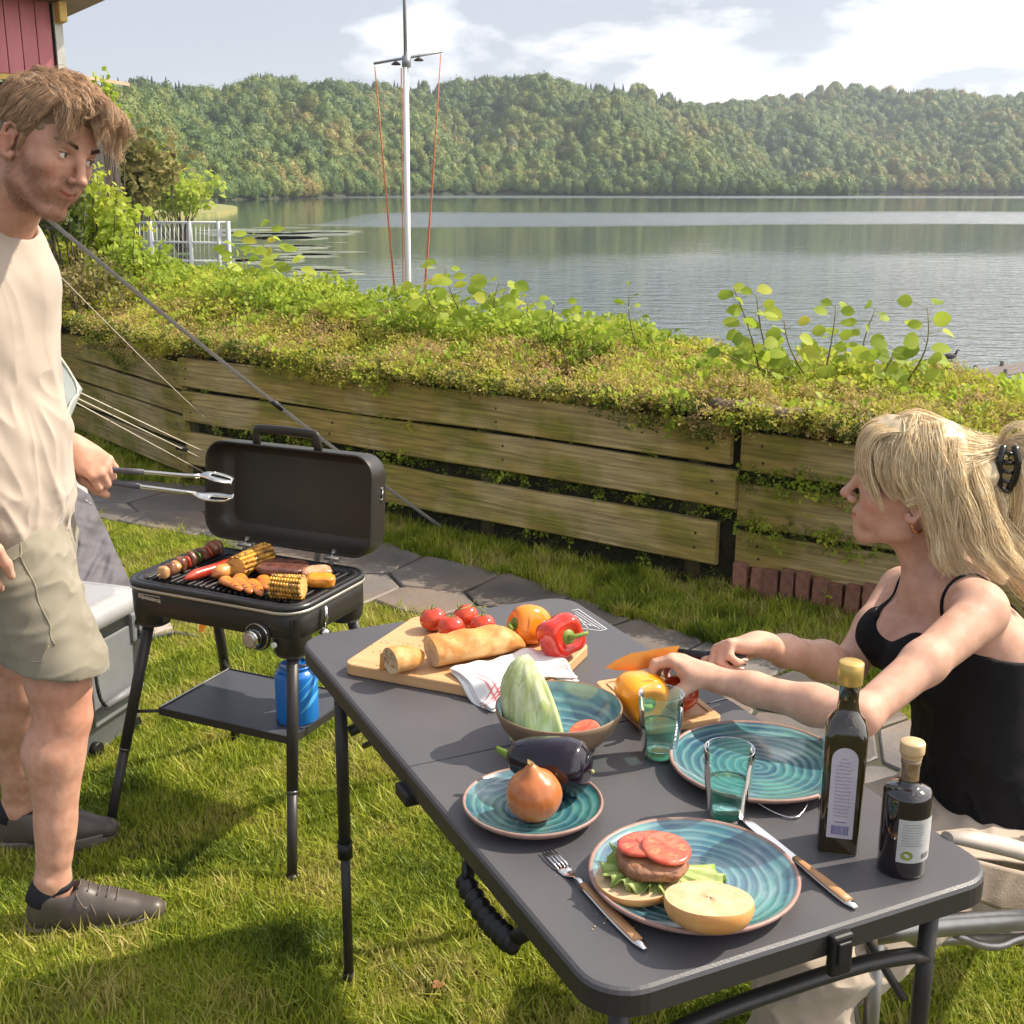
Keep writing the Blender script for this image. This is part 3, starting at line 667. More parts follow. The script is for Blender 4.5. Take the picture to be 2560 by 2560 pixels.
# ---- grass
grass_m = leafmat('grass_blades', [(0., (.06, .10, .012)), (.25, (.16, .22, .02)), (.45, (.30, .36, .03)), (.62, (.42, .45, .05)), (.8, (.50, .42, .14)), (1., (.12, .17, .02))], tl=.38, nscale=3.2, rough=.5)
def grass_patch(seed, n=150, w_=.07, h=(.011, .027), width=.0016, lean=.6):
    r = np.random.default_rng(seed); V = []; F = []
    for i in range(n):
        x, y = r.uniform(-w_, w_, 2); a = r.uniform(0, 6.28); hh = r.uniform(*h); l = abs(r.normal(0, lean)) * hh; d = np.array([math.cos(a), math.sin(a)]); s = np.array([-d[1], d[0]]) * width * r.uniform(.6, 1.3)
        b0 = len(V)
        for t, wd in ((0, 1), (.5, .9), (1, .05)):
            c = np.array([x, y]) + d * l * t ** 1.8; z = hh * (t if t < 1 else .93)
            V += [(*(c - s * wd), z), (*(c + s * wd), z)]
        F += [(b0, b0 + 1, b0 + 3, b0 + 2), (b0 + 2, b0 + 3, b0 + 5, b0 + 4)]
    return meshdata('grass_patch', V, F, grass_m, False)
GT = [grass_patch(s) for s in range(6)] + [grass_patch(30 + s, 60, .045, (.05, .11), .0032, .55) for s in range(3)] + [grass_patch(60 + s, 70, .05, (.025, .055), .002, .6) for s in range(3)]
gr = np.random.default_rng(17); P_ = []
for _ in range(1):
    n = 60000; Yg = 1.2 + 8.5 * gr.random(n) ** 1.15; Xg = (gr.random(n) * 2 - 1) * (Yg * .46 + .35); P_ = np.c_[Xg, Yg]
sd_ = sdist(P_[:, 0], P_[:, 1]); keep = (sd_ < .16) & ~inpoly_v(P_, pathpoly)
dens = np.clip(1.25 - P_[:, 1] * .03, .55, 1); keep &= gr.random(len(P_)) < .62 * dens
P_ = P_[keep]; sd_ = sd_[keep]; n = len(P_); ix = gr.integers(0, 6, n); sc = gr.uniform(.7, 1.15, n)
nv = vnoise(np.c_[P_ * 2.2, np.zeros(n)], 4, 2)
mid = gr.random(n) < .10 + .12 * (nv > .2); ix[mid] = gr.integers(9, 12, mid.sum())
thin = (vnoise(np.c_[P_ * 4.3, np.ones(n)], 8, 2) > .55) & (gr.random(n) < .75)
tall = (sd_ > -.55) & (gr.random(n) < .5); ix[tall] = gr.integers(6, 9, tall.sum()); sc[tall] *= .75
okk = ~thin | tall; P_, ix, sc = P_[okk], ix[okk], sc[okk]; n = len(P_)
print('grass patches', n)
scatter('lawn_grass', np.c_[P_, ground_z(P_[:, 0], P_[:, 1]) - .002], np.c_[np.zeros(n), np.zeros(n), gr.uniform(0, 6.28, n)], sc, ix, GT, label='short bright green lawn with dry yellow spots around the table and grill', cat='grass')
# dry fallen leaves
dry = mat('dry_leaf', (.30, .13, .04), (.20, .10, .04), scale=30, rough=.7, tl=.2)
dl = meshdata('fallen_leaf', *leaf_shape(1, .6, .4, False, 7), dry)
for i, (x, y, lab) in enumerate([(1082, 2470, 'curled orange brown fallen leaf on the grass left of the near table leg'), (548, 1572, None)][:1]):
    p = gz(x, y, .03); o = ob('fallen_leaf', dl, None, None, loc=p, rot=(.3, .2, 1.0 + i)); o.scale = (.038,) * 3; props(o, lab, 'leaf')
# ---- shrubs, trees and huts on the left
bark = mat('bark', (.12, .09, .06), (.07, .055, .04), scale=15, rough=.95, bump=.01)
def shrub(name, px, py, Yd, rx, rz_, n, lsz, seed, mt, label, base_z, stems=5, kind=0, cat='bush', jag=.35):
    c = gy(px, py, Yd); r = np.random.default_rng(seed); e = thing(name, label, cat, (c[0], c[1], base_z)); g = G(); lv, lf = leaf_shape(1, .6 if kind else .8, .2, not kind, 4); tips = []
    cz = c[2] - base_z
    for i in range(stems * 3):
        d = r.normal(size=3); d[2] = abs(d[2]) + .3; d /= np.linalg.norm(d); tips.append(np.array([0, 0, cz - rz_ * .6]) + d * np.array([rx, rx, rz_ * 1.5]) * r.uniform(.75, 1.1))
    gs = G()
    for i, tp in enumerate(tips):
        b0 = np.array([r.normal(0, .08) * rx, r.normal(0, .08) * rx, 0]); m_ = (b0 + tp) / 2 + r.normal(0, .08, 3) * rx; q = chaikin([b0, m_, tp], 2); gs.tube(q, np.linspace(.014, .003, len(q)) * (Yd / 9) ** .7, 5)
    ob('trunk', gs, bark, e)
    for i in range(n):
        tp = tips[r.integers(len(tips))]; u = r.uniform(.35, 1.05); b0 = np.array([0, 0, cz - rz_ * .8]); p = b0 + (tp - b0) * u + r.normal(0, jag * .45, 3) * rx * np.array([1, 1, .7])
        x = r.normal(size=3) + np.array([0, 0, -.2]); R_ = rot_from(x, r.normal(0, .7, 3) + np.array([0, 0, 1])); s = r.uniform(*lsz); g.add(lv * s @ R_.T + p, lf)
    ob('crown', g, mt, e); return e
shrub('leafy_bush', 245, 575, 8.8, .38, .42, 1300, (.035, .07), 1, lime_leaf, 'lime green bush with small white specks of light beside the standing man', .3)
shrub('leafy_bush', 330, 640, 8.2, .24, .2, 480, (.03, .055), 2, lime_leaf, 'low lime bush in front of the white railing at the lakeside', .6)
shrub('leafy_bush', 265, 270, 9.6, .17, .26, 330, (.035, .06), 3, lime_leaf, 'tall thin sapling rising beside the pink hut above the man', .4, 3)
shrub('leafy_bush', 170, 520, 8.4, .22, .3, 420, (.03, .06), 4, dark_leaf, 'darker green bush right behind the chin of the man', .3)
olive_leaf = leafmat('olive_leaves', [(0., (.09, .11, .03)), (.4, (.17, .17, .045)), (.7, (.26, .20, .07)), (1., (.30, .16, .08))], tl=.35, nscale=.5)
shrub('brown_bush', 200, 720, 7.7, .45, .2, 1300, (.02, .04), 6, olive_leaf, 'brownish green bramble behind the tent and the fence end', .5)
shrub('lakeside_tree', 355, 440, 34, 1.7, 1.1, 1500, (.12, .26), 7, olive_leaf, 'olive and reddish tree on the near shore behind the lime bush', -3.4, 5, cat='tree')
shrub('lakeside_tree', 320, 420, 46, 2.2, 1.5, 1700, (.16, .36), 8, olive_leaf, 'taller brownish tree on the shore farther left', -3.4, 5, cat='tree')
shrub('lakeside_tree', 440, 470, 90, 3.6, 2.2, 1500, (.3, .6), 9, lime_leaf, 'round yellow green willow at the start of the reed bed', -3.4, 5, cat='tree')
# pink hut
pink = mat('pink_board', (.56, .20, .22), (.48, .16, .18), scale=6, rough=.7, bump=.002, stretch=(1, 1, .2), randv=.07)
white_p = mat('white_trim', (.72, .70, .66), (.6, .58, .52), scale=10, rough=.6)
roof_m = mat('roof_felt', (.14, .15, .145), (.10, .11, .10), scale=30, rough=.9)
soff = mat('soffit_wood', (.42, .32, .22), (.34, .25, .16), scale=10, rough=.7)
yel = mat('yellow_trim', (.62, .42, .12), (.55, .36, .1), scale=10, rough=.6)
darkw = mat('dark_board', (.05, .04, .035), (.03, .03, .025), scale=10, rough=.8)
corner = gy(168, 215, 12.); hut = thing('pink_hut', 'pink boarded hut with a flat grey roof at the top left corner', 'hut', (corner[0], corner[1], 0), math.radians(33))
for i in range(22):
    g = G(); g.box((-.10 - i * .135 - .066, 0, (2.52 + 3.16) / 2), (.128, .03, .64 + .004 * (i % 3))); ob('board', g, pink, hut, False, bev=.004, seg=1)
g = G(); g.box((-.035, -.004, 2.84), (.07, .05, .62)); ob('corner_trim', g, white_p, hut, False)
g = G(); g.box((-1.5, .06, 2.83), (3.0, .06, .64)); g.box((-.06, 1.25, 2.83), (.06, 2.3, .64)); ob('inner_wall', g, darkw, hut, False)
g = G(); g.box((-1.5, .0, 2.49), (3.02, .07, .05)); ob('sill_board', g, yel, hut, False)
g = G(); g.box((-1.5, .8, 1.2), (2.8, 1.4, 2.5)); ob('lower_wall', g, darkw, hut, False)
g = G(); g.box((-.03, -.12, 3.06), (.07, .2, .18)); ob('bracket', g, yel, hut, False, bev=.01)
g = G(); g.box((-1.33, .75, 3.19), (3.3, 2.2, .05)); ob('soffit', g, soff, hut, False)
g = G(); g.box((-1.31, .73, 3.265), (3.40, 2.3, .10)); ob('roof', g, roof_m, hut, False, bev=.01)
c2 = gy(160, 182, 18.); shed = thing('dark_shed', 'dark shed with a light roof edge just right of the pink hut', 'shed', (c2[0], c2[1], 0), math.radians(-10))
g = G(); g.box((-.9, .8, 1.45), (1.7, 1.4, 2.9)); ob('wall', g, darkw, shed, False)
g = G(); g.add([(-2., -.1, 3.28), (.12, -.1, 2.98), (.12, 1.7, 2.98), (-2., 1.7, 3.28), (-2., -.1, 3.33), (.12, -.1, 3.03), (.12, 1.7, 3.03), (-2., 1.7, 3.33)], [(3, 2, 1, 0), (4, 5, 6, 7), (0, 1, 5, 4), (1, 2, 6, 5), (2, 3, 7, 6), (3, 0, 4, 7)]); ob('roof', g, soff, shed, False)
# white railing over the water
wm = mat('white_metal', (.50, .52, .52), rough=.45)
Yr = 30.; rail = thing('white_railing', 'white slatted railing of a landing stage behind the lime bush', 'railing', (0, 0, 0))
def rp(x, y): return gy(x, y, Yr)
for y in (556, 604, 650): 
    g = G(); a, b_ = rp(335, y), rp(576, y + (3 if y > 560 else 0)); g.tube([a, b_], .028, 6); ob('rail', g, wm, rail)
for x in (376, 474, 546, 570):
    g = G(); a, b_ = rp(x, 553), rp(x + 1, 700); b_[2] = -3.7; g.tube([a, b_], .05, 8); ob('post', g, wm, rail)
for i in range(22):
    x = 338 + i * 10.8; g = G(); g.tube([rp(x, 558), rp(x, 650)], .012, 5); ob('slat', g, wm, rail)
deck_m = mat('stage_deck', (.4, .4, .38), (.3, .3, .28), scale=3, rough=.7)
g = G(); a = rp(300, 705); g.box((a[0] + 1.2, Yr + .8, a[2] - .1), (3.4, 1.9, .14)); ob('deck', g, deck_m, rail, False)
# dark jetty at the right edge of the lake
a = gz(2400, 946, -2.9); b_ = gz(2700, 895, -2.9); jm = mat('jetty_wood', (.20, .17, .15), (.13, .11, .10), scale=6, rough=.8)
jet = thing('jetty', 'narrow wooden jetty at the right edge behind the hedge', 'jetty'); g = G(); dj = (b_ - a)[:2] / np.linalg.norm((b_ - a)[:2]); 
Lj = np.linalg.norm((b_ - a)[:2])
for i in range(28):
    c = a[:2] + dj * (i + .5) * Lj / 28; g = G(); g.box((0, 0, 0), (Lj / 28 * .92, .9, .05)); ob('board', g, jm, jet, False, loc=(c[0], c[1], -2.9), rot=(0, 0, math.atan2(dj[1], dj[0])))
for i in range(0, 28, 6):
    for sgn in (-1, 1):
        c = a[:2] + dj * (i + .5) * Lj / 28 + np.array([-dj[1], dj[0]]) * .4 * sgn; g = G(); g.tube([(c[0], c[1], -4.5), (c[0], c[1], -2.75)], .06, 8); ob('pile', g, jm, jet)
# duck
dk = gz(2375, 895, -3.45); dm = mat('duck_feathers', (.06, .05, .045), (.12, .1, .08), scale=20, rough=.7); g = G(); V, F = ICO2
g.add(V * np.array([.2, .1, .09]) + np.array([0, 0, .06]), F); g.tube([(.14, 0, .08), (.19, 0, .2), (.2, 0, .24)], [.045, .03, .035], 8); g.tube([(.2, 0, .24), (.28, 0, .225)], [.03, .008], 6); g.tube([(-.15, 0, .08), (-.26, 0, .13)], [.05, .01], 6)
props(ob('duck', g, dm, loc=dk), 'small dark duck swimming on the bright water at the right', 'duck')
# flag mast
Ym = 16.; mm = mat('mast_paint', (.78, .78, .76), rough=.4); gm = mat('grey_metal', (.35, .36, .38), rough=.4, metal=.6); rope_m = mat('orange_rope', (.62, .20, .08), (.5, .16, .08), scale=10, rough=.7)
mast = thing('flag_mast', 'white flag mast with a crossbar and orange halyards by the lake', 'mast', gy(1020, 760, Ym))
mb = np.array(mast.location); 
def mp(x, y, dy=0.): return gy(x, y, Ym + dy) - mb
g = G(); base = mp(1020, 760); top = mp(1009, -60); d = (top - base) / np.linalg.norm(top - base); g.tube([base - d * 1.6, mp(1014, 150)], [.040, .036], 12); ob('lower_pole', g, mm, mast)
g = G(); g.tube([mp(1014, 150), top + d * .6], [.024, .018], 10); ob('upper_pole', g, gm, mast)
g = G(); g.tube([mp(934, 159), mp(1106, 129)], .016, 8); ob('crossbar', g, gm, mast)
g = G(); g.tube([mp(1016, 140), mp(1016, 168)], .055, 10); ob('bracket', g, gm, mast)
for x, y in ((990, 160), (1047, 150)):
    g = G(); c = mp(x, y); g.lathe([(.001, .03), (.02, .028), (.06, 0), (.055, -.012), (.001, -.01)], 16, c); g.tube([c + (0, 0, .02), c + (0, 0, .07)], .006, 5); ob('lamp', g, darkw, mast)
for a_, b2 in (((937, 165), (1000, 745)), ((941, 210), (1004, 745)), ((1003, 170), (1005, 745)), ((1102, 135), (1047, 720)), ((1098, 200), (1042, 720))):
    g = G(); q = np.linspace(0, 1, 8)[:, None]; A, B = mp(*a_, -.05), mp(*b2, -.05); B[2] -= 1.0; p = A + (B - A) * q + np.array([0, 0, -.06]) * np.sin(q * PI); g.tube(p, .0075, 5); ob('halyard', g, rope_m, mast)
# ================================================================== table
TC = np.array([.1111, 1.8356]); TY = .4447; TZ = .70; TA = np.array([math.cos(TY), math.sin(TY)]); TB = np.array([-math.sin(TY), math.cos(TY)])
TW, TL = .607, 1.2297
def tloc(x, y, z=TZ):       # photograph point on the table -> table coordinates
    p = gz(x, y, z)[:2] - TC; return np.array([p @ TA, p @ TB])
table_m = mat('dark_tabletop', (.078, .076, .084), (.092, .088, .093), scale=4.5, rough=.36, bump=.0004, bscale=420, spec=.45, rough2=.56, detail=9.)
frame_m = mat('charcoal_metal', (.030, .028, .027), rough=.42, metal=.0, spec=.5)
rim_m = mat('dark_edge', (.035, .031, .029), rough=.4)
blackp = mat('black_plastic', (.012, .012, .013), rough=.45)
alu = mat('aluminium', (.55, .54, .52), (.48, .47, .45), scale=40, rough=.33, metal=.85)
table = thing('folding_table', 'dark grey folding camping table laid with food and plates', 'table', (TC[0], TC[1], 0), TY)
ys_ = tloc(1026, 1916)[1]
def half(name, y0, y1, far):
    rr = .062; pts = []
    cs = [(TW / 2 - rr, y1 - rr, 0), (-TW / 2 + rr, y1 - rr, 90)] if far else []
    P = []
    def corner(cx_, cy_, a0, r):
        for k in range(9):
            a = math.radians(a0 + 90 * k / 8); P.append((cx_ + r * math.cos(a), cy_ + r * math.sin(a)))
    r1, r0 = (rr, .004) if far else (.004, rr)
    corner(TW / 2 - r1, y1 - r1, 0, r1); corner(-TW / 2 + r1, y1 - r1, 90, r1); corner(-TW / 2 + r0, y0 + r0, 180, r0); corner(TW / 2 - r0, y0 + r0, 270, r0)
    P = np.array(P); c = np.array([0, (y0 + y1) / 2]); k = len(P)
    def off(d):
        t = np.roll(P, -1, 0) - np.roll(P, 1, 0); t /= np.linalg.norm(t, axis=1)[:, None] + 1e-9; return P - np.c_[t[:, 1], -t[:, 0]] * d
    rings = [(off(.030), .664), (off(.0), .664), (off(0), .692), (off(.002), .697), (off(.006), .6998), (off(.012), .70)]
    for a, z in rings:      # the fold is a plain tight joint
        if far: a[:, 1] = np.where(P[:, 1] < y0 + .005, y0 + (.0012 if z > .699 else 0), a[:, 1])
        else: a[:, 1] = np.where(P[:, 1] > y1 - .005, y1 - (.0012 if z > .699 else 0), a[:, 1])
    V = np.concatenate([np.c_[a, np.full(k, z)] for a, z in rings]); F = []
    for i in range(len(rings) - 1): F += [(i * k + j, i * k + (j + 1) % k, (i + 1) * k + (j + 1) % k, (i + 1) * k + j) for j in range(k)]
    F += [tuple((len(rings) - 1) * k + j for j in range(k)), tuple(k - 1 - j for j in range(k))]
    g = G(); g.add(V, F); o = ob('table_panel', g, table_m, table, smooth=False); o.data.materials.append(rim_m); nn_ = k * 2
    for i_, p_ in enumerate(o.data.polygons): p_.material_index = 1 if (i_ < nn_ or i_ == len(o.data.polygons) - 1) else 0
    return o
half('far', ys_ + .0008, TL / 2, True); half('near', -TL / 2, ys_ - .0008, False)
def tleg(x, y, top=.67, splay=(0, 0)):
    g = G(); g.tube([[x, y, top], [x + splay[0] * .55, y + splay[1] * .55, .30]], .0125, 12); a = ob('leg', g, frame_m, table)
    g = G(); g.tube([[x + splay[0] * .5, y + splay[1] * .5, .34], [x + splay[0], y + splay[1], .012]], .0098, 12); ob('leg_extension', g, frame_m, a)
    g = G(); g.tube([[x + splay[0] * .53, y + splay[1] * .53, .325], [x + splay[0] * .56, y + splay[1] * .56, .29]], .0152, 12); ob('collar', g, blackp, a)
    g = G(); g.tube([[x + splay[0], y + splay[1], .03], [x + splay[0], y + splay[1], .0]], [.012, .013], 12); ob('foot', g, blackp, a)
lf = tloc(818, 1712, .66)
tleg(-TW / 2 + .035, lf[1] + .0, .665, (-.004, .0)); tleg(TW / 2 - .05, lf[1], .665)
tleg(-TW / 2 + .055, -TL / 2 + .055); tleg(TW / 2 - .07, -TL / 2 + .055)
for yy in (lf[1], -TL / 2 + .055):
    g = G(); xs_ = np.linspace(-TW / 2 + .05, TW / 2 - .065, 14); zz = .585 - .05 * np.abs((xs_ / (TW / 2))) ** 3; g.tube(np.c_[xs_, np.full(14, yy), zz], .0105, 10, sx=1.2); ob('crossbar', g, frame_m, table)
for sx in (-1, 1):
    g = G(); g.tube([[sx * (TW / 2 - .08), lf[1], .52], [sx * (TW / 2 - .09), lf[1] - .24, .668]], .006, 8); ob('brace', g, frame_m, table)
    g = G(); g.tube([[sx * (TW / 2 - .10), -TL / 2 + .055, .50], [sx * (TW / 2 - .11), -TL / 2 + .32, .668]], .006, 8); ob('brace', g, frame_m, table)
    g = G(); g.box((sx * (TW / 2 - .03), 0, .655), (.022, TL * .8, .02)); ob('rail', g, frame_m, table, False, bev=.003)
g = G(); g.box((-TW / 2 + .004, ys_, .655), (.03, .05, .022)); ob('hinge', g, blackp, table, False, bev=.004)
# carrying handle hanging under the left edge
ha = tloc(1185, 2140, .66); hb_ = tloc(1300, 2330, .60)
y0 = ha[1]; y1 = y0 - .185; xh = -TW / 2 - .006
for q_ in ([[xh + .03, y0, .665], [xh + .014, y0 - .005, .65], [xh + .006, y0 - .02, .638]], [[xh + .03, y1 + .0, .665], [xh + .014, y1 + .004, .65], [xh + .006, y1 + .012, .64]]):
    g = G(); g.tube(q_, [.013, .014, .013], 8, sx=.5); ob('handle_strap', g, blackp, table)
g = G(); n_ = 41; t_ = np.linspace(0, 1, n_); rr = .0155 + .0035 * np.cos(t_ * 8 * 2 * PI); rr[0] = rr[-1] = .010; g.tube(np.c_[np.full(n_, xh + .003), y0 - .010 - t_ * (.165), .635 - .012 * np.sin(t_ * PI)], rr, 12, sx=.8); ob('handle', g, blackp, table)
# latch on the near edge
lt = tloc(2072, 2345, .675)[0]; g = G(); g.box((lt, -TL / 2 - .006, .667), (.032, .014, .056)); o = ob('latch', g, blackp, table, False, bev=.004)
g = G(); g.box((lt, -TL / 2 - .0145, .672), (.020, .004, .030)); ob('latch_button', g, blackp, o, False, bev=.002)
# printed emblem at the far right corner
pw = mat('white_print', (.60, .61, .62), rough=.5)
g = G()
def strip(a, b_, wd, z): 
    a = np.array(a); b_ = np.array(b_); d = (b_ - a) / np.linalg.norm(b_ - a); n = np.array([-d[1], d[0]]) * wd / 2; g.prism([a - n, b_ - n, b_ + n, a + n], z, z + .0003)
q = [tloc(*p) for p in ((1430, 1527), (1445, 1523), (1517, 1573), (1500, 1577), (1452, 1571))]
for a_, b2 in ((0, 1), (1, 2), (2, 3), (3, 4)): strip(q[a_], q[b2], .0022, TZ + .0003)
for p1_, p2_ in (((1436, 1531), (1500, 1573)), ((1440, 1528), (1508, 1572)), ((1437, 1538), (1478, 1566)), ((1448, 1548), (1470, 1570)), ((1460, 1556), (1492, 1568)), ((1456, 1563), (1476, 1560))):
    strip(tloc(*p1_), tloc(*p2_), .0016, TZ + .0003)
ob('printed_emblem', g, pw, table, False)
g = G(); strip(tloc(1775, 1757), tloc(1815, 1746), .0016, TZ + .0003); strip(tloc(1778, 1768), tloc(1800, 1762), .0012, TZ + .0003); strip(tloc(1815, 1746), tloc(1850, 1765), .0016, TZ + .0003); ob('printed_line', g, pw, table, False)
# ================================================================== crockery
def plate_mat():
    m = bpy.data.materials.new('teal_glaze'); m.use_nodes = True; t = m.node_tree; t.nodes.clear(); L = t.links.new
    out = N(t, 'ShaderNodeOutputMaterial'); b = N(t, 'ShaderNodeBsdfPrincipled', Roughness=.22); b.inputs['Coat Weight'].default_value = 1.; b.inputs['Coat IOR'].default_value = 1.8; b.inputs['Coat Roughness'].default_value = .10
    tcn = N(t, 'ShaderNodeTexCoord'); mp = N(t, 'ShaderNodeMapping'); mp.inputs['Scale'].default_value = (1, 1, .01); L(tcn.outputs['Object'], mp.inputs[0])
    # brushed rings: noise over the distance from the middle plus a little angle
    wv = N(t, 'ShaderNodeTexWave', wave_type='RINGS', rings_direction='Z', Scale=24., Distortion=3.0, Detail=2.); wv.inputs['Detail Scale'].default_value = .6; L(mp.outputs[0], wv.inputs['Vector'])
    n = N(t, 'ShaderNodeTexNoise', Scale=9., Detail=3., Distortion=1.2); L(mp.outputs[0], n.inputs['Vector'])
    cr = N(t, 'ShaderNodeValToRGB'); L(n.outputs[0], cr.inputs[0]); el = cr.color_ramp.elements; el.new(.5)
    el[0].position = .38; el[0].color = (.022, .085, .15, 1); el[1].position = .5; el[1].color = (.04, .155, .185, 1); el[2].position = .62; el[2].color = (.075, .25, .23, 1)
    mx = N(t, 'ShaderNodeMixRGB', blend_type='MIX'); mx.inputs[2].default_value = (.20, .35, .35, 1); r = N(t, 'ShaderNodeMapRange'); r.inputs[1].default_value = .55; r.inputs[2].default_value = 1.; r.inputs[4].default_value = .5; L(wv.outputs['Fac'], r.inputs[0])
    L(r.outputs[0], mx.inputs[0]); L(cr.outputs[0], mx.inputs[1]); L(mx.outputs[0], b.inputs['Base Color'])
    bp = N(t, 'ShaderNodeBump', Strength=.6); bp.inputs['Distance'].default_value = .0016; L(wv.outputs['Fac'], bp.inputs['Height']); L(bp.outputs[0], b.inputs['Normal'])
    L(b.outputs[0], out.inputs[0]); return m
glaze = plate_mat()
clay = mat('brown_clay_rim', (.36, .22, .19), (.28, .17, .14), scale=60, rough=.45, spec=.5)
steel = mat('polished_steel', (.72, .71, .70), rough=.16, metal=1.)
hwood = mat('handle_wood', (.50, .28, .14), (.42, .21, .09), scale=30, stretch=(1, 8, 8), rough=.45)
def plate(px, py, r, rot, label, name='plate'):
    c = gz(px, py, TZ + .016); e = thing(name, label, 'plate', (c[0], c[1], TZ), rot)
    k = r / .133
    g = G(); g.lathe([(.0005, .0095), (.05 * k, .0095), (.095 * k, .0115), (.118 * k, .018), (.1275 * k, .0225)], 64); o = ob('glazed_top', g, glaze, e)
    g = G(); g.lathe([(.1275 * k, .0225), (.1295 * k, .0245), (.1325 * k, .0240), (.1335 * k, .0215), (.131 * k, .0180), (.118 * k, .0105), (.092 * k, .0035), (.085 * k, .0006), (.078 * k, .0006), (.076 * k, .004), (.0005, .004)], 64); ob('clay_rim', g, clay, e)
    return e
pA = plate(1733, 2188, .1345, .4, 'large teal spiral plate with the open burger on it')
pB = plate(1893, 1906, .1345, 2.0, 'large empty teal spiral plate near the seated woman')
pC = plate(1332, 2010, .1005, 1.1, 'small teal plate carrying the onion and the eggplant')
# bowl
bc = gz(1397, 1765, TZ + .066); bowl = thing('bowl', 'teal glazed bowl with brown outside holding a cabbage wedge', 'bowl', (bc[0], bc[1], TZ))
rb = .1015
g = G(); g.lathe([(.0005, .010), (.035, .0115), (.062, .020), (.082, .036), (.095, .054), (.0985, .066)], 64); ob('glazed_inside', g, glaze, bowl)
tan = mat('tan_clay', (.25, .17, .11), (.20, .13, .08), scale=25, rough=.5)
g = G(); g.lathe([(.0985, .066), (.1000, .0680), (.1018, .0665), (.1005, .058), (.092, .038), (.076, .018), (.050, .006), (.042, 0), (.038, .0), (.037, .003), (.0005, .003)], 64); ob('clay_outside', g, tan, bowl)
# glasses
def glassm(name, col, rough=0., ior=1.45):
    m = bpy.data.materials.new(name); m.use_nodes = True; b = m.node_tree.nodes['Principled BSDF']; b.inputs['Base Color'].default_value = (*col, 1); b.inputs['Roughness'].default_value = rough; b.inputs['Transmission Weight'].default_value = 1; b.inputs['IOR'].default_value = ior; return m
def clearm(name, c0, c1, refl=.06):
    "thin clear glass: light passes and is tinted more at grazing angles, with a Fresnel reflection"
    m = bpy.data.materials.new(name); m.use_nodes = True; t = m.node_tree; t.nodes.clear(); L = t.links.new; out = N(t, 'ShaderNodeOutputMaterial'); lw = N(t, 'ShaderNodeLayerWeight', Blend=.35); fr = N(t, 'ShaderNodeFresnel', IOR=1.22)
    mx = N(t, 'ShaderNodeMixRGB'); mx.inputs[1].default_value = (*c0, 1); mx.inputs[2].default_value = (*c1, 1); L(lw.outputs['Facing'], mx.inputs[0]); tr = N(t, 'ShaderNodeBsdfTransparent'); L(mx.outputs[0], tr.inputs[0]); gl_ = N(t, 'ShaderNodeBsdfGlossy', Roughness=.02)
    tl_ = N(t, 'ShaderNodeBsdfTranslucent'); tl_.inputs[0].default_value = (.25, .75, .62, 1); m0 = N(t, 'ShaderNodeMixShader'); m0.inputs[0].default_value = refl; L(tr.outputs[0], m0.inputs[1]); L(tl_.outputs[0], m0.inputs[2])
    ms = N(t, 'ShaderNodeMixShader'); L(fr.outputs[0], ms.inputs[0]); L(m0.outputs[0], ms.inputs[1]); L(gl_.outputs[0], ms.inputs[2]); L(ms.outputs[0], out.inputs[0]); return m
teal_glass = clearm('teal_glass', (.96, .995, .99), (.76, .95, .92), .04); watr = clearm('water', (.88, .975, .955), (.78, .95, .92), .08); base_glass = clearm('thick_teal_glass', (.60, .93, .86), (.45, .84, .74), .35)
def tumbler(px, py, label, rot=0.):
    c = gz(px, py, TZ); e = thing('drinking_glass', label, 'glass', (c[0], c[1], TZ), rot)
    n = 56
    def shell(pr, wob): 
        P = np.zeros((len(pr), n, 3)); th = np.linspace(0, 2 * PI, n, endpoint=False)
        for i, (r, z) in enumerate(pr):
            w_ = wob * (1 if z > .012 else 0) * max(0, 1 - max(0, z - .03) / .03)
            rr = r * (1 + w_ * np.cos(8 * th)); P[i] = np.c_[rr * np.cos(th), rr * np.sin(th), np.full(n, z)]
        return P
    out = [(.0005, .0008), (.020, .0), (.0245, .002), (.0262, .010), (.0290, .030), (.0315, .050), (.0335, .062), (.0345, .085), (.0355, .1085), (.0348, .1095)]
    inn = [(.0338, .1085), (.0328, .085), (.0318, .062), (.0298, .050), (.0272, .030), (.0245, .016), (.0200, .0135), (.0005, .0130)]
    g = G(); g.grid(np.concatenate([shell(out, .012), shell(inn, .012)]), wrap_v=True); ob('glass_body', g, teal_glass, e)
    g = G(); wl = .058; g.lathe([(.0005, .0128), (.0202, .0133), (.0247, .0160), (.0274, .030), (.0300, .050), (.0308, wl), (.0005, wl)], 48); ob('water', g, watr, e); g = G(); g.lathe([(.0005, .0015), (.0195, .0015), (.0235, .0035), (.0235, .0115), (.0005, .0120)], 40); ob('thick_base', g, base_glass, e); return e
tumbler(1648, 1893, 'water glass of teal tint standing right of the bowl in front of the yellow pepper'); tumbler(1815, 2045, 'water glass of teal tint between the two large plates', .5)
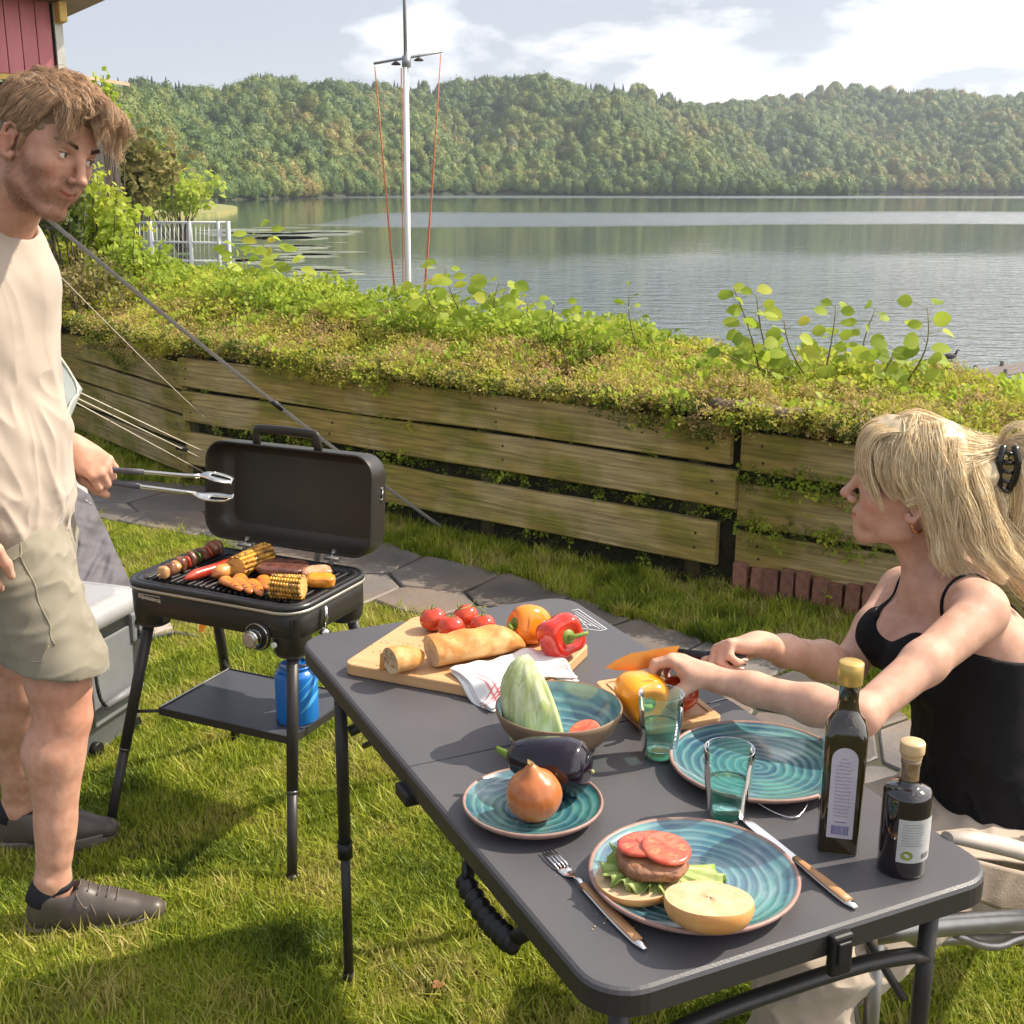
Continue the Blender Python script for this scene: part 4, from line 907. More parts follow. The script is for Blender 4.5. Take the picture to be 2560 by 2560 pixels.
# cutlery
def along(p0, p1, z=TZ):
    a, b_ = gz(*p0, z)[:2], gz(*p1, z)[:2]; return a, b_, math.atan2(b_[1] - a[1], b_[0] - a[0]), np.linalg.norm(b_ - a)
a, b_, an, L_ = along((1366, 2132), (1614, 2380)); fork = thing('fork', 'steel fork with wooden handle left of the burger plate', 'fork', (a[0], a[1], TZ), an)
k_ = L_ / .205
g = G()
for i in range(4):
    yv = (-.0078 + i * .0052); g.tube([[0, yv, .004], [.02, yv, .0055], [.045, yv * 1.02, .0035]], [.0007, .0012, .0015], 6)
ob('tines', g, steel, fork)
g = G(); xs_ = np.array([.043, .052, .062, .070, .078, .088, .10]) ; wd = np.array([.0098, .0100, .0085, .0055, .0032, .0030, .0042]); zz = np.array([.0035, .002, .002, .0045, .0075, .0085, .0075])
g.tube(np.c_[xs_, xs_ * 0, zz], wd, 12, sx=.16, up=(0, 1, 0)); ob('neck', g, steel, fork)
def handle(e, x0, L_):
    xs_ = np.linspace(x0, L_, 10); u = np.linspace(0, 1, 10); wd = .0048 + .0042 * np.sin(u * PI * .9) ** 1.2 * (0.4 + .6 * u); wd[-1] = .003
    zz = .0066 - .001 * u
    g = G(); g.tube(np.c_[xs_, xs_ * 0, zz - .0016], wd * 1.12, 14, sx=.36, up=(0, 1, 0)); ob('handle_edge', g, steel, e)
    g = G(); g.tube(np.c_[xs_[:-1], xs_[:-1] * 0, zz[:-1] + .0006], wd[:-1] * .95, 14, sx=.42, up=(0, 1, 0)); ob('handle', g, hwood, e)
handle(fork, .096, L_)
a, b_, an, L_ = along((1850, 2046), (2140, 2277)); knife = thing('table_knife', 'table knife with wooden handle right of the burger plate', 'knife', (a[0], a[1], TZ), an)
g = G(); bl = L_ * .52; P = [(0, 0), (.01, -.006), (.03, -.0085), (.07, -.0095), (bl, -.007), (bl, .006), (.07, .0065), (.03, .006), (.01, .004)]; g.prism(P, .0045, .0058); ob('blade', g, steel, knife, False, bev=.0004)
handle(knife, bl - .004, L_)
# knife under the far plate and the loose wire
a, b_, an, L_ = along((1700, 1846), (1745, 1832)); 
g = G(); q = [gz(x, y, TZ + z) for x, y, z in ((1888, 2003, .012), (1915, 2020, .006), (1950, 2038, .003), (1988, 2047, .003), (2008, 2030, .005), (2020, 2005, .010))]
props(ob('wire_handle', g.tube(chaikin(q, 3), .0014, 6), steel), 'bent steel wire poking out from under the empty plate', 'wire')
# bottles
oilg = mat('dark_olive_glass', (.045, .032, .006), (.028, .018, .004), scale=20, rough=.05, spec=.8, coat=1.)
oilg = glassm('olive_bottle_glass', (.42, .36, .06), .0, 1.5); oil = glassm('olive_oil', (.52, .36, .03), 0, 1.47)
def absorb(m, col, dens):
    t = m.node_tree; v = N(t, 'ShaderNodeVolumeAbsorption'); v.inputs['Color'].default_value = (*col, 1); v.inputs['Density'].default_value = dens; o = [n for n in t.nodes if n.type == 'OUTPUT_MATERIAL'][0]; t.links.new(v.outputs[0], o.inputs['Volume'])
goldc = mat('gold_cap', (.62, .43, .13), rough=.33, metal=.55)
gold2 = mat('cream_stopper', (.62, .45, .25), (.55, .38, .2), scale=30, rough=.4)
c = gz(2092, 2112, TZ); oilb = thing('oil_bottle', 'tall square dark green olive oil bottle with gold cap', 'bottle', (c[0], c[1], TZ), TY + math.radians(-38))
hw = .0275
def sq(w_, r, z): return [(x, y, z) for x, y in rrect(2 * w_, 2 * w_, r, 6)]
dark_oil = mat('oily_dark_glass', (.020, .014, .003), (.05, .034, .004), scale=14, rough=.04, spec=.7, coat=1., stretch=(1, 1, .25), lo=.5, hi=.75)
rings = [sq(hw * .9, .006, 0), sq(hw, .008, .004), sq(hw, .008, .165), sq(hw * .98, .012, .175), sq(hw * .86, .018, .187), sq(hw * .62, .016, .196), sq(.0145, .0142, .203), sq(.0130, .0128, .215), sq(.0135, .0133, .243)]
g = G(); g.grid(np.array(rings), wrap_v=True); k = len(rings[0]); g.f += [tuple(range(k - 1, -1, -1)), tuple((len(rings) - 1) * k + j for j in range(k))]; ob('glass_body', g, dark_oil, oilb)
g = G(); g.lathe([(.0005, .238), (.0158, .238), (.0162, .240), (.0160, .2445), (.0165, .2455), (.0165, .267), (.0150, .2685), (.0005, .2685)], 36); ob('cap', g, goldc, oilb)
lab_m = mat('lilac_label', (.50, .47, .53), (.44, .41, .48), scale=50, rough=.4); ink = mat('blue_ink', (.16, .15, .32), rough=.5); inkd = mat('grey_ink', (.30, .28, .36), rough=.5)
def arch(w_, z0, z1, n=12):
    P = [(-w_, z0), (w_, z0)]; P += [(w_ * math.cos(a), z1 - w_ + w_ * math.sin(a)) for a in np.linspace(0, PI, n)]; return P
def face_prism(P, y, th):   # flat shape on the front (-y) face
    g = G(); k = len(P); V = [(x, y, z) for x, z in P] + [(x, y - th, z) for x, z in P]; g.add(V, [tuple(range(k)), tuple(range(2 * k - 1, k - 1, -1))] + [(i, k + i, k + (i + 1) % k, (i + 1) % k) for i in range(k)]); return g
lb = ob('label', face_prism(arch(.0170, .026, .158), -hw - .0002, .0005), lab_m, oilb, False)
g = G(); r_ = np.random.default_rng(3)
for i in range(17):
    zt = .142 - i * .0052; ww = .0105 if i > 2 else .004 + .003 * i; x = -ww
    while x < ww - .002:
        l = r_.uniform(.0015, .0045); g.box((x + l / 2, -hw - .0010, zt + r_.uniform(-.0006, .0006)), (l, .0004, .0013)); x += l + .0009
ob('small_print', g, inkd, lb, False)
g = G(); x = -.0105
while x < .0105:
    l = r_.uniform(.0005, .0018); g.box((x, -hw - .0010, .038), (l, .0004, .013)); x += l + r_.uniform(.0006, .0012)
g.box((0, -hw - .001, .050), (.014, .0004, .0012)); ob('barcode', g, ink, lb, False)
c = gz(2252, 2170, TZ); bals = thing('vinegar_bottle', 'small round dark vinegar bottle with wooden stopper at the table corner', 'bottle', (c[0], c[1], TZ), .15)
wine = mat('black_vinegar_glass', (.008, .004, .006), rough=.03, spec=.7, coat=1.)
R_ = .0315
g = G(); g.lathe([(.0005, .002), (.026, .0), (.0305, .002), (R_, .006), (R_, .108), (.0308, .114), (.027, .1195), (.017, .1225), (.0125, .1255), (.0118, .131)], 48); ob('glass_body', g, wine, bals)
neckg = mat('neck_glass', (.30, .20, .10), (.10, .05, .03), scale=60, rough=.06, spec=.7, coat=1.)
g = G(); g.lathe([(.0118, .131), (.0118, .150), (.0128, .153), (.0128, .160), (.0115, .1605), (.0005, .1605)], 32); ob('neck', g, neckg, bals)
g = G(); g.lathe([(.0005, .1603), (.0130, .1603), (.0135, .162), (.0132, .166), (.0155, .1675), (.0158, .170), (.0158, .181), (.0148, .1828), (.0005, .183)], 36); ob('stopper', g, gold2, bals)
wl_m = mat('white_label', (.50, .50, .50), (.46, .46, .45), scale=40, rough=.5)
def wrap(a0, a1, z0, z1, r, n=20):
    th = np.radians(np.linspace(a0, a1, n)); P = np.array([[(r * math.cos(a), r * math.sin(a), z) for a in th] for z in (z0, z1)]); g = G(); g.grid(P); return g
lb = ob('label', wrap(-132, -20, .026, .087, R_ + .0004), wl_m, bals); 
grn = mat('green_print', (.20, .26, .03), rough=.5)
def wmark(a, z, da, dz, mt_, nm, r=R_ + .0008): ob(nm, wrap(a - da / 2, a + da / 2, z - dz / 2, z + dz / 2, r, 6), mt_, lb)
g = G(); th = np.linspace(0, 2 * PI, 16, endpoint=False); ca = math.radians(-108); V = [((R_ + .0009) * math.cos(ca + .0075 * math.cos(t_) / R_), (R_ + .0009) * math.sin(ca + .0075 * math.cos(t_) / R_), .0365 + .0065 * math.sin(t_)) for t_ in th]; g.add(V, [tuple(range(16))]); ob('green_seal', g, grn, lb)
g = G(); r_ = np.random.default_rng(8)
for i in range(11):
    a_ = -122.
    while a_ < -75 and i < 9:
        l = r_.uniform(2, 6); w_ = wrap(a_, a_ + l, .080 - i * .0037, .0808 - i * .0037, R_ + .0008, 3); g.add(w_.v[0], w_.f); a_ += l + 1.6
a_ = -72.
while a_ < -46:
    l = r_.uniform(.8, 2.4); w_ = wrap(a_, a_ + l, .031, .0385, R_ + .0008, 3); g.add(w_.v[0], w_.f); a_ += l + r_.uniform(.8, 1.6)
ob('small_print', g, mat('dark_ink', (.16, .15, .15), rough=.5), lb)
# ================================================================== boards, towel
bwood = mat('beech_board', (.62, .38, .19), (.54, .31, .14), scale=5, stretch=(1.2, 14, 14), rough=.5, bump=.0004, bscale=60, lo=.3, hi=.7)
def board(c3, sz, th, rz, label, rad=.02, mt_=bwood, groove=False):
    e = thing('cutting_board', label, 'board', c3, rz); P = rrect(sz[0], sz[1], rad, 6); g = G(); g.prism(P, 0, th); o = ob('board_body', g, mt_, e, False, bev=.003, seg=3)
    if groove:
        q = np.array([(x, y, th + .0002) for x, y in rrect(sz[0] - .03, sz[1] - .03, rad * .8, 5)] + [((sz[0] - .03) / 2, (sz[1] - .03) / 2 - rad * .8, th + .0002)]); g = G(); g.tube(q, .0022, 6, sx=.5); ob('groove', g, mat('groove_wood', (.38, .21, .10), rough=.6), e)
    return e
BY = math.radians(-24); bz = TZ + .0005; FLc = gz(856, 1658, TZ + .022)[:2]; ex = np.array([math.cos(BY), math.sin(BY)]); ey = np.array([-math.sin(BY), math.cos(BY)])
BC = FLc + ex * .19 + ey * .14
bd1 = board((BC[0], BC[1], bz), (.38, .28), .022, BY, 'large beech chopping board with the baguette on it')
ZB = bz + .022
q0, q1, q2 = gz(1472, 1692, TZ + .015)[:2], gz(1618, 1822, TZ + .015)[:2], gz(1808, 1790, TZ + .015)[:2]
ax = (q2 - q1) / np.linalg.norm(q2 - q1); b2y = math.atan2(ax[1], ax[0]); ay = np.array([-ax[1], ax[0]]); W2 = np.linalg.norm(q2 - q1) ; D2 = .21
C2 = q1 + ax * W2 / 2 + ay * D2 / 2
bd2 = board((C2[0], C2[1], bz), (W2, D2), .014, b2y, 'small wooden board under the yellow pepper and the woman\'s hands', .012, groove=True)
ZB2 = bz + .014
# towel
tow_m = bpy.data.materials.new('striped_towel'); tow_m.use_nodes = True; t = tow_m.node_tree; L = t.links.new; b = t.nodes['Principled BSDF']; b.inputs['Roughness'].default_value = .9; b.inputs['Sheen Weight'].default_value = .3
a_ = N(t, 'ShaderNodeAttribute', attribute_name='col'); L(a_.outputs[0], b.inputs['Base Color'])
n = N(t, 'ShaderNodeTexNoise', Scale=900.); tcn = N(t, 'ShaderNodeTexCoord'); L(tcn.outputs['Object'], n.inputs['Vector']); bp = N(t, 'ShaderNodeBump', Strength=.5); bp.inputs['Distance'].default_value = .0006; L(n.outputs[0], bp.inputs['Height']); L(bp.outputs[0], b.inputs['Normal'])
def towel():
    A, B, C, D = gz(1122, 1672, ZB + .01)[:2], gz(1330, 1620, ZB + .01)[:2], gz(1448, 1690, TZ + .01)[:2], gz(1232, 1768, TZ + .012)[:2]
    nu, nv = 72, 60; e = thing('kitchen_towel', 'folded white kitchen towel with red stripes over the board edge', 'towel', (A[0], A[1], TZ))
    rel = lambda p: (np.array(p) - BC)
    for lay in range(3):
        V = np.zeros((nu, nv, 3)); Cc = np.zeros((nu, nv, 3)); 
        for i in range(nu):
            for j in range(nv):
                u, v = i / (nu - 1), j / (nv - 1); sh = lay * .006
                p = A * (1 - u) * (1 - v) + B * u * (1 - v) + C * u * v + D * (1 - u) * v; p = p + np.array([.003 * math.sin(v * 5 + lay), .002 * math.sin(u * 7 + lay * 2)]) * (1 + lay * .5) - np.array([sh * .3, -sh * .4])
                r = p - BC; inb = min(.19 - abs(r @ ex), .14 - abs(r @ ey)); hgt = TZ + .0015 + (ZB - TZ) * float(sstep(-.022, .006, inb))
                z = hgt + .0022 + (2 - lay) * .0036 + .0028 * math.sin(u * 9 + v * 4) * math.sin(v * 6 + 1) * (.5 + .5 * (2 - lay) / 2) + .0015 * math.sin(u * 23 + v * 7)
                edge = min(u, 1 - u, v, 1 - v); z -= .002 * math.exp(-edge * 40)
                V[i, j] = (p[0] - A[0], p[1] - A[1], z - TZ)
                c = np.array([.80, .79, .77])
                for s0, wd in ((.86, .012), (.90, .006), (.80, .005)):
                    if abs(v - s0) < wd: c = np.array([.55, .06, .09])
                for s0, wd in ((.10, .012), (.14, .005), (.93, .008)):
                    if abs(u - s0) < wd: c = np.array([.60, .10, .12])
                Cc[i, j] = c
        g = G(); g.grid(V, col=Cc.reshape(-1, 3)); o = ob('fold', g, tow_m, e, cols=True, solid=.0016)
towel()
# ================================================================== vegetables and bread
def skinm(name, c1, c2, sc, rough=.25, bump=0., **k): return mat(name, c1, c2, scale=sc, rough=rough, bump=bump, coat=.4, sss=.08, **k)
def loaf_uv(R, L_, n, m_, fr): pass
def surf(fn, nu=28, nv=44):
    u = np.linspace(0.001, PI - .001, nu)[:, None] * np.ones((1, nv)); v = np.ones((nu, 1)) * np.linspace(0, 2 * PI, nv, endpoint=False)[None]
    g = G(); g.grid(np.stack(fn(u, v), -1), wrap_v=True); return g
def basis(z, x=(0, 0, 1)):
    z = np.array(z, float); z /= np.linalg.norm(z); x = np.array(x, float); x = x - z * (x @ z)
    if np.linalg.norm(x) < 1e-3: x = np.array([1., 0, 0]) - z * z[0]
    x /= np.linalg.norm(x); return np.stack([x, np.cross(z, x), z], 1)
def orient(o, R, loc): o.matrix_basis = Matrix.Translation(Vector([float(a) for a in loc])) @ Matrix(np.asarray(R).tolist()).to_4x4()
stem_g = mat('green_stalk', (.14, .22, .03), (.22, .27, .05), scale=40, rough=.5)
# tomatoes
tomr = skinm('tomato_skin', (.55, .035, .02), (.60, .07, .02), 20, .16)
def tomato(px, py, r, label, seed, z0, bz_=0.):
    c = gz(px, py, z0 + r); e = thing('tomato', label, 'tomato', (c[0], c[1], z0), seed * 1.3, group=None); rr = np.random.default_rng(seed); tilt = basis((rr.normal() * .25, rr.normal() * .25 + .0, 1))
    g = surf(lambda u, v: ((lambda R: (R * np.sin(u) * np.cos(v), R * np.sin(u) * np.sin(v), .88 * R * np.cos(u) - .18 * r * np.exp(-(u / .28) ** 2)))(r * (1 + .018 * np.cos(5 * v) * np.sin(u)))))
    o = ob('tomato_body', g, tomr, e); orient(o, tilt, (0, 0, r * .88))
    g = G(); lv, lf = leaf_shape(1, .22, .3, n=5)
    for k in range(5):
        a = k * 1.257; R_ = rot_from(np.array([math.cos(a), math.sin(a), .25]), np.array([0, 0, 1.])); g.add(lv * r * .55 @ R_.T + np.array([0, 0, r * .74]), lf)
    g.tube([(0, 0, r * .70), (.002, 0, r * .95), (.006, .002, r * 1.15)], .0012, 6); o = ob('calyx', g, stem_g, e); orient(o, tilt, (0, 0, r * .88)); return e
tl_ = ['ripe red tomato at the left of the four on the board', 'red tomato in front of the others touching the baguette', 'darker red tomato at the back with the dry vine on it', 'red tomato at the right of the four behind the baguette']
for i, (x, y, r) in enumerate(((1083, 1544, .0265), (1128, 1564, .0265), (1163, 1538, .0265), (1207, 1560, .0255))):
    e = tomato(x, y, r, tl_[i], i + 1, ZB)
g = G(); q = [gz(x, y, ZB + .056) for x, y in ((1150, 1524), (1168, 1518), (1182, 1514), (1200, 1522), (1215, 1532))]; g.tube(chaikin(q, 2), .0013, 6); g.tube([q[2], q[2] + np.array([.003, 0, .012])], .001, 5); g.tube([q[3], q[3] + np.array([.012, 0, .006])], .001, 5)
props(ob('vine_stalk', g, stem_g), 'thin dry tomato vine lying over the back tomatoes', 'stalk')
# peppers
def pepper(c, axis, r, L_, mt_, label, seed, lobes=4, stem=(.3, .2, 1), z0=ZB, roll=0.):
    e = thing('bell_pepper', label, 'pepper', (c[0], c[1], z0)); R = basis(axis) @ Rz(roll); ph = seed
    def fn(u, v):
        t = u / PI; lob = 1 + .10 * np.cos(lobes * v + ph) * np.sin(u) ** .6 + .03 * np.cos(2 * v + 1 + ph); w_ = np.sin(u) ** .62 * (1.0 - .14 * t)
        z = L_ / 2 * np.cos(u) - .32 * r * np.exp(-(u / .42) ** 2) * (1) - .0 * t
        z = z + .16 * r * (1 - .9 * np.abs(np.cos(lobes * v / 2 + ph / 2))) * np.where(u < 1.2, -1, .5) * np.sin(u) * .5
        return r * lob * w_ * np.cos(v), r * lob * w_ * np.sin(v), z
    o = ob('pepper_body', surf(fn, 40, 64), mt_, e); off = np.array([0, 0, c[2] - z0]); orient(o, R, off)
    g = G(); s = np.array(stem) / np.linalg.norm(stem); z_ = L_ / 2 - .34 * r; g.lathe([(.001, z_ + .006), (.010, z_ + .0045), (.0155, z_ + .001), (.017, z_ - .003)], 14)
    q = chaikin([(0, 0, z_), (0, 0, z_ + .011), (s[0] * .016, s[1] * .016, z_ + .018), (s[0] * .034, s[1] * .034, z_ + .017 + s[2] * .006)], 2); g.tube(q, np.linspace(.0055, .0035, len(q)), 10); o = ob('stalk', g, stem_g, e); orient(o, R, off); return e
orp = skinm('orange_pepper_skin', (.80, .20, .012), (.85, .27, .02), 14, .14); rdp = skinm('red_pepper_skin', (.58, .022, .014), (.66, .05, .02), 14, .13); ylp = skinm('yellow_pepper_skin', (.88, .34, .012), (.86, .26, .01), 14, .14)
c = gz(1322, 1562, ZB + .036); pepper(c, (-.85, -.35, .18), .040, .085, orp, 'orange bell pepper with its green stalk pointing left behind the red one', .5, 3, (0, -1, .4))
c = gz(1400, 1590, ZB + .041); pepper(c, (.45, -.72, .22), .0455, .085, rdp, 'big red bell pepper with stalk facing the camera', 2.1, 4, (.1, -1, .4))
c = gz(1602, 1738, ZB2 + .042); pepper(c, (.28, -.85, -.12), .0455, .088, ylp, 'yellow bell pepper on the small board behind the water glass', 3.3, 3, (.2, .3, .3), z0=ZB2)
c = gz(1697, 1732, ZB2 + .032)
e = thing('tomato', 'dark red tomato half hidden under the woman\'s hand', 'tomato', (c[0], c[1], ZB2)); r = .0335
g = surf(lambda u, v: (r * np.sin(u) * np.cos(v), r * np.sin(u) * np.sin(v), .92 * r * np.cos(u))); ob('tomato_body', g, skinm('deep_tomato_skin', (.42, .035, .015), (.5, .06, .02), 12, .14), e, loc=(0, 0, r * .92))
# baguette
crust = mat('bread_crust', (.58, .27, .075), (.46, .18, .04), scale=14, rough=.65, bump=.0012, bscale=70, col3=(.66, .40, .16), scale3=26, detail=8); crumb = mat('bread_crumb', (.72, .55, .34), (.55, .38, .2), scale=120, rough=.9, bump=.002, bscale=130)
a = gz(1078, 1628, ZB + .030); b_ = gz(1308, 1596, ZB + .022); e = thing('baguette', 'long piece of baguette lying cut side left on the beech board', 'bread', (a[0], a[1], ZB))
n = 34; t_ = np.linspace(0, 1, n); q = a + (b_ - a) * t_[:, None]; q[:, 2] -= .0; rr = .0315 * (1 - np.clip((t_ - .62) / .38, 0, 1) ** 2.2 * .78); rr *= 1 + .02 * np.sin(t_ * 19); q[:, 2] = ZB + rr * .92
d = (b_ - a); d /= np.linalg.norm(d)
def bread(q, rr, name, par, base, slashes=True, flat=.9, m_=36):
    P = np.zeros((len(q), m_, 3)); th = np.linspace(0, 2 * PI, m_, endpoint=False); tt = np.gradient(q, axis=0); tt /= np.linalg.norm(tt, axis=1)[:, None]
    for i in range(len(q)):
        s = np.cross(tt[i], [0, 0, 1.]); s /= np.linalg.norm(s); up = np.cross(s, tt[i]); u = i / (len(q) - 1)
        for j, a_ in enumerate(th):
            r_ = rr[i]; ca, sa = math.cos(a_), math.sin(a_)
            if slashes:
                w_ = math.sin((u * 3.4 + (a_ - PI / 2) * .32) * 2 * PI); 
                if .25 < a_ < PI - .25: r_ *= 1 + .05 * math.tanh(w_ * 2.5) - .04 * math.exp(-(w_ / .25) ** 2)
            P[i, j] = q[i] + s * ca * r_ * 1.12 + up * sa * r_ * (flat if sa > 0 else .86)
    return P
P = bread(q, rr, '', e, a); g = G(); g.grid(P - np.array([a[0], a[1], ZB]), wrap_v=True); g.f += [tuple((n - 1) * 36 + j for j in range(36))]; ob('crust', g, crust, e)
c0 = P[0].mean(0); V = np.r_[[c0 + d * .003], P[0] * .93 + c0 * .07 + d * .0012, P[0]] - np.array([a[0], a[1], ZB]); ob('crumb', G().add(V, [(0, 1 + j, 1 + (j + 1) % 36) for j in range(36)] + [(1 + j, 37 + j, 37 + (j + 1) % 36, 1 + (j + 1) % 36) for j in range(36)]), crumb, e)
# end slice standing on its cut side
a = gz(975, 1652, ZB + .026); b2 = a + np.array([.048, .034, 0]); e = thing('baguette_slice', 'small end piece of baguette with its holey crumb facing the camera', 'bread', (a[0], a[1], ZB))
n = 14; t_ = np.linspace(0, 1, n); q = a + (b2 - a) * t_[:, None]; rr = .0255 * (1 - t_ ** 3 * .35) ; rr[-1] *= .6; q[:, 2] = ZB + rr * .95
P = bread(q, rr, '', e, a, False, 1.0); g = G(); g.grid(P - np.array([a[0], a[1], ZB]), wrap_v=True); g.f += [tuple((n - 1) * 36 + j for j in range(36))]; ob('crust', g, crust, e)
c0 = P[0].mean(0); d2 = (b2 - a) / np.linalg.norm(b2 - a); V = np.r_[[c0 + d2 * .002], P[0] * .93 + c0 * .07 + d2 * .001, P[0]] - np.array([a[0], a[1], ZB]); cr_o = ob('crumb', G().add(V, [(0, 1 + j, 1 + (j + 1) % 36) for j in range(36)] + [(1 + j, 37 + j, 37 + (j + 1) % 36, 1 + (j + 1) % 36) for j in range(36)]), crumb, e)
hole = mat('crumb_hole', (.34, .20, .10), rough=.9); g = G(); r_ = np.random.default_rng(4); sx_ = np.cross(d2, [0, 0, 1.])
for _ in range(26):
    aa, rr_ = r_.uniform(0, 6.28), .020 * math.sqrt(r_.random()); cc = c0 - d2 * .0004 + sx_ * math.cos(aa) * rr_ + np.array([0, 0, math.sin(aa) * rr_]) - np.array([a[0], a[1], ZB]); s = r_.uniform(.0006, .0018); th = np.linspace(0, 2 * PI, 7, endpoint=False)
    V = [cc - d2 * .0005] + [cc + (sx_ * math.cos(t1) * s * 1.4 + np.array([0, 0, math.sin(t1) * s])) for t1 in th]; g.add(V, [(0, 1 + j, 1 + (j + 1) % 7) for j in range(7)])
ob('holes', g, hole, cr_o)
g = G(); lp_ = a + np.array([-.022, .012, 0]); P = [(0, 0, .0), (.012, .006, .0), (.015, .010, .028), (.002, .004, .034)]; g.add([(x, y, z) for x, y, z in P] + [(x + .004, y + .012, z) for x, y, z in P], [(0, 1, 2, 3), (7, 6, 5, 4), (0, 4, 5, 1), (1, 5, 6, 2), (2, 6, 7, 3), (3, 7, 4, 0)])
props(ob('crust_crumb', g, crust, smooth=False, loc=(lp_[0] - .0, lp_[1], ZB), bev=.002), 'torn sliver of crust leaning beside the small bread piece', 'bread')
# cabbage wedge in the bowl
cab = mat('cabbage_leaf', (.46, .52, .20), (.62, .66, .40), scale=12, rough=.5, stretch=(7, 7, .9), lo=.40, hi=.60, bump=.0012, bscale=14, dist=1.2, sss=.1, sub=(.5, 1, .3))
cabi = mat('cabbage_heart', (.78, .80, .52), (.60, .66, .28), scale=30, rough=.5, stretch=(2.5, 2.5, 6), lo=.45, hi=.6, bump=.002, bscale=60)
bz0 = np.array([bc[0], bc[1], TZ]); e = thing('cabbage_wedge', 'pale green wedge of pointed cabbage standing in the teal bowl', 'cabbage', bz0 + np.array([-.035, -.005, .016]))
tip = gy(1312, 1640, bc[1] + .0) - bz0 - np.array([-.035, -.005, .016])
def cabf(u, v):   # u along from tip to base, v around the outside
    pass
nu, nv = 40, 34; P = np.zeros((nu, nv, 3)); H = tip[2]; 
for i in range(nu):
    t1 = i / (nu - 1); w_ = .066 * math.sin(min(1, t1 * 1.02) ** .66 * PI * .60) ** .9 + .001
    for j in range(nv):
        a_ = math.radians(95) + math.radians(200) * j / (nv - 1); vein = 1 + .03 * math.sin(j * 1.7 + t1 * 4) + .02 * math.sin(a_ * 9 - t1 * 9)
        P[i, j] = (tip[0] * (1 - t1) ** 1.2 + w_ * .95 * math.cos(a_) * vein + .006 + .012 * t1, tip[1] * (1 - t1) + w_ * .8 * math.sin(a_) * vein, H * (1 - t1 ** 1.05))
g = G(); g.grid(P); ob('outer_leaf', g, cab, e, solid=.002)
# cut side: closed fan with layered relief
Q = np.zeros((nu, 26, 3))
for i in range(nu):
    A, B = P[i, 0], P[i, -1]
    for j in range(26):
        u1 = j / 25; p = A * (1 - u1) + B * u1; lay = .0025 * math.sin(u1 * 46 + 7 * math.sin(i / nu * 5)) * (1 if 1 < j < 24 else 0); Q[i, j] = p + np.array([-.9, .35, .1]) * (lay + .012 * math.sin(u1 * PI) * math.sin(i / (nu - 1) * PI))
g = G(); g.grid(Q); ob('cut_face', g, cabi, e)
g = G()
# tomato slice in the bowl, burger
tflesh = mat('tomato_flesh', (.58, .075, .04), (.66, .15, .08), scale=55, rough=.25, bump=.001, bscale=90, coat=.4, lo=.4, hi=.6)
tface = mat('tomato_seeds', (.66, .20, .09), (.58, .10, .05), scale=160, rough=.25, coat=.4, lo=.42, hi=.58)
def tslice(loc, r, th, R, label, top=True, name='tomato_slice', parent=None):
    e = thing(name, label, 'tomato slice', loc) if parent is None else None
    g = G(); g.lathe([(.0005, th / 2), (r * .86, th / 2), (r * .97, th * .35), (r, 0), (r * .97, -th * .35), (r * .9, -th / 2), (.0005, -th / 2)], 32); o = ob('tomato_slice', g, tflesh, e or parent); orient(o, R, (0, 0, 0) if e else loc)
    g = G()
    for k in range(5):
        a_ = k * 1.257 + .3; P = []
        for t1 in np.linspace(0, 2 * PI, 14, endpoint=False):
            rr_ = r * (.56 + .25 * np.sign(math.cos(t1)) * abs(math.cos(t1)) ** .7); an_ = a_ + .40 * np.sign(math.sin(t1)) * abs(math.sin(t1)) ** .7 * (.6 + .4 * rr_ / r); P.append((rr_ * math.cos(an_), rr_ * math.sin(an_)))
        g.prism(P, th / 2 - .001, th / 2 + .00012)
    ob('seed_pocket', g, tface, o); return e
tslice((bc[0] + .040, bc[1] - .030, TZ + .036), .026, .007, basis((-.30, -.28, 1)), 'thick tomato slice lying in the teal bowl')
# eggplant and onion
eg = mat('eggplant_skin', (.007, .004, .009), (.012, .006, .014), scale=8, rough=.14, coat=.35)
a = gz(1275, 1893, TZ + .056); b_ = gz(1478, 1932, TZ + .054); d = b_ - a; L_ = np.linalg.norm(d); e = thing('eggplant', 'shiny black eggplant lying behind the onion', 'eggplant', (a[0], a[1], TZ))
n = 34; t_ = np.linspace(0, 1, n); q = a + d * t_[:, None]; rr = np.interp(t_, [0, .06, .2, .45, .7, .85, .94, .985, 1], [.014, .023, .031, .0385, .0430, .0405, .031, .016, .004])
q[:, 2] = TZ + .056 + .004 * (1 - t_)
g = G(); g.tube(q - np.array([a[0], a[1], TZ]), rr, 32); ob('eggplant_body', g, eg, e)
g = G(); dn = d / L_; g.tube([q[0] - dn * .022 + (0, 0, .006), q[0] - dn * .006, q[0] + dn * .006], [.004, .006, .013], 12); lv, lf = leaf_shape(1, .5, .3, n=6)
for k in range(6):
    a_ = k * 1.047; side = np.cross(dn, [0, 0, 1.]); r_ = side * math.cos(a_) + np.array([0, 0, 1]) * math.sin(a_); R_ = rot_from(dn + r_ * .55, r_); g.add(lv * .030 @ R_.T + q[0] + r_ * .010 + r_ * .004, lf)
g.v = [v_ - np.array([a[0], a[1], TZ]) for v_ in g.v]; ob('calyx', g, stem_g, e)
g = G(); V, F = ICO2; g.add(V * .0035 + q[-1] - np.array([a[0], a[1], TZ]) + dn * .0015, F); ob('end_scar', g, mat('scar', (.35, .33, .15), rough=.6), e)
oni = mat('onion_skin', (.40, .115, .03), (.50, .18, .055), scale=5, rough=.28, stretch=(9, 9, .6), coat=.35, lo=.35, hi=.65, bump=.0003, bscale=9)
r = .0395; c = gz(1335, 1978, TZ + .012 + r); e = thing('onion', 'brown onion on the small teal plate', 'onion', (c[0], c[1], TZ + .0095))
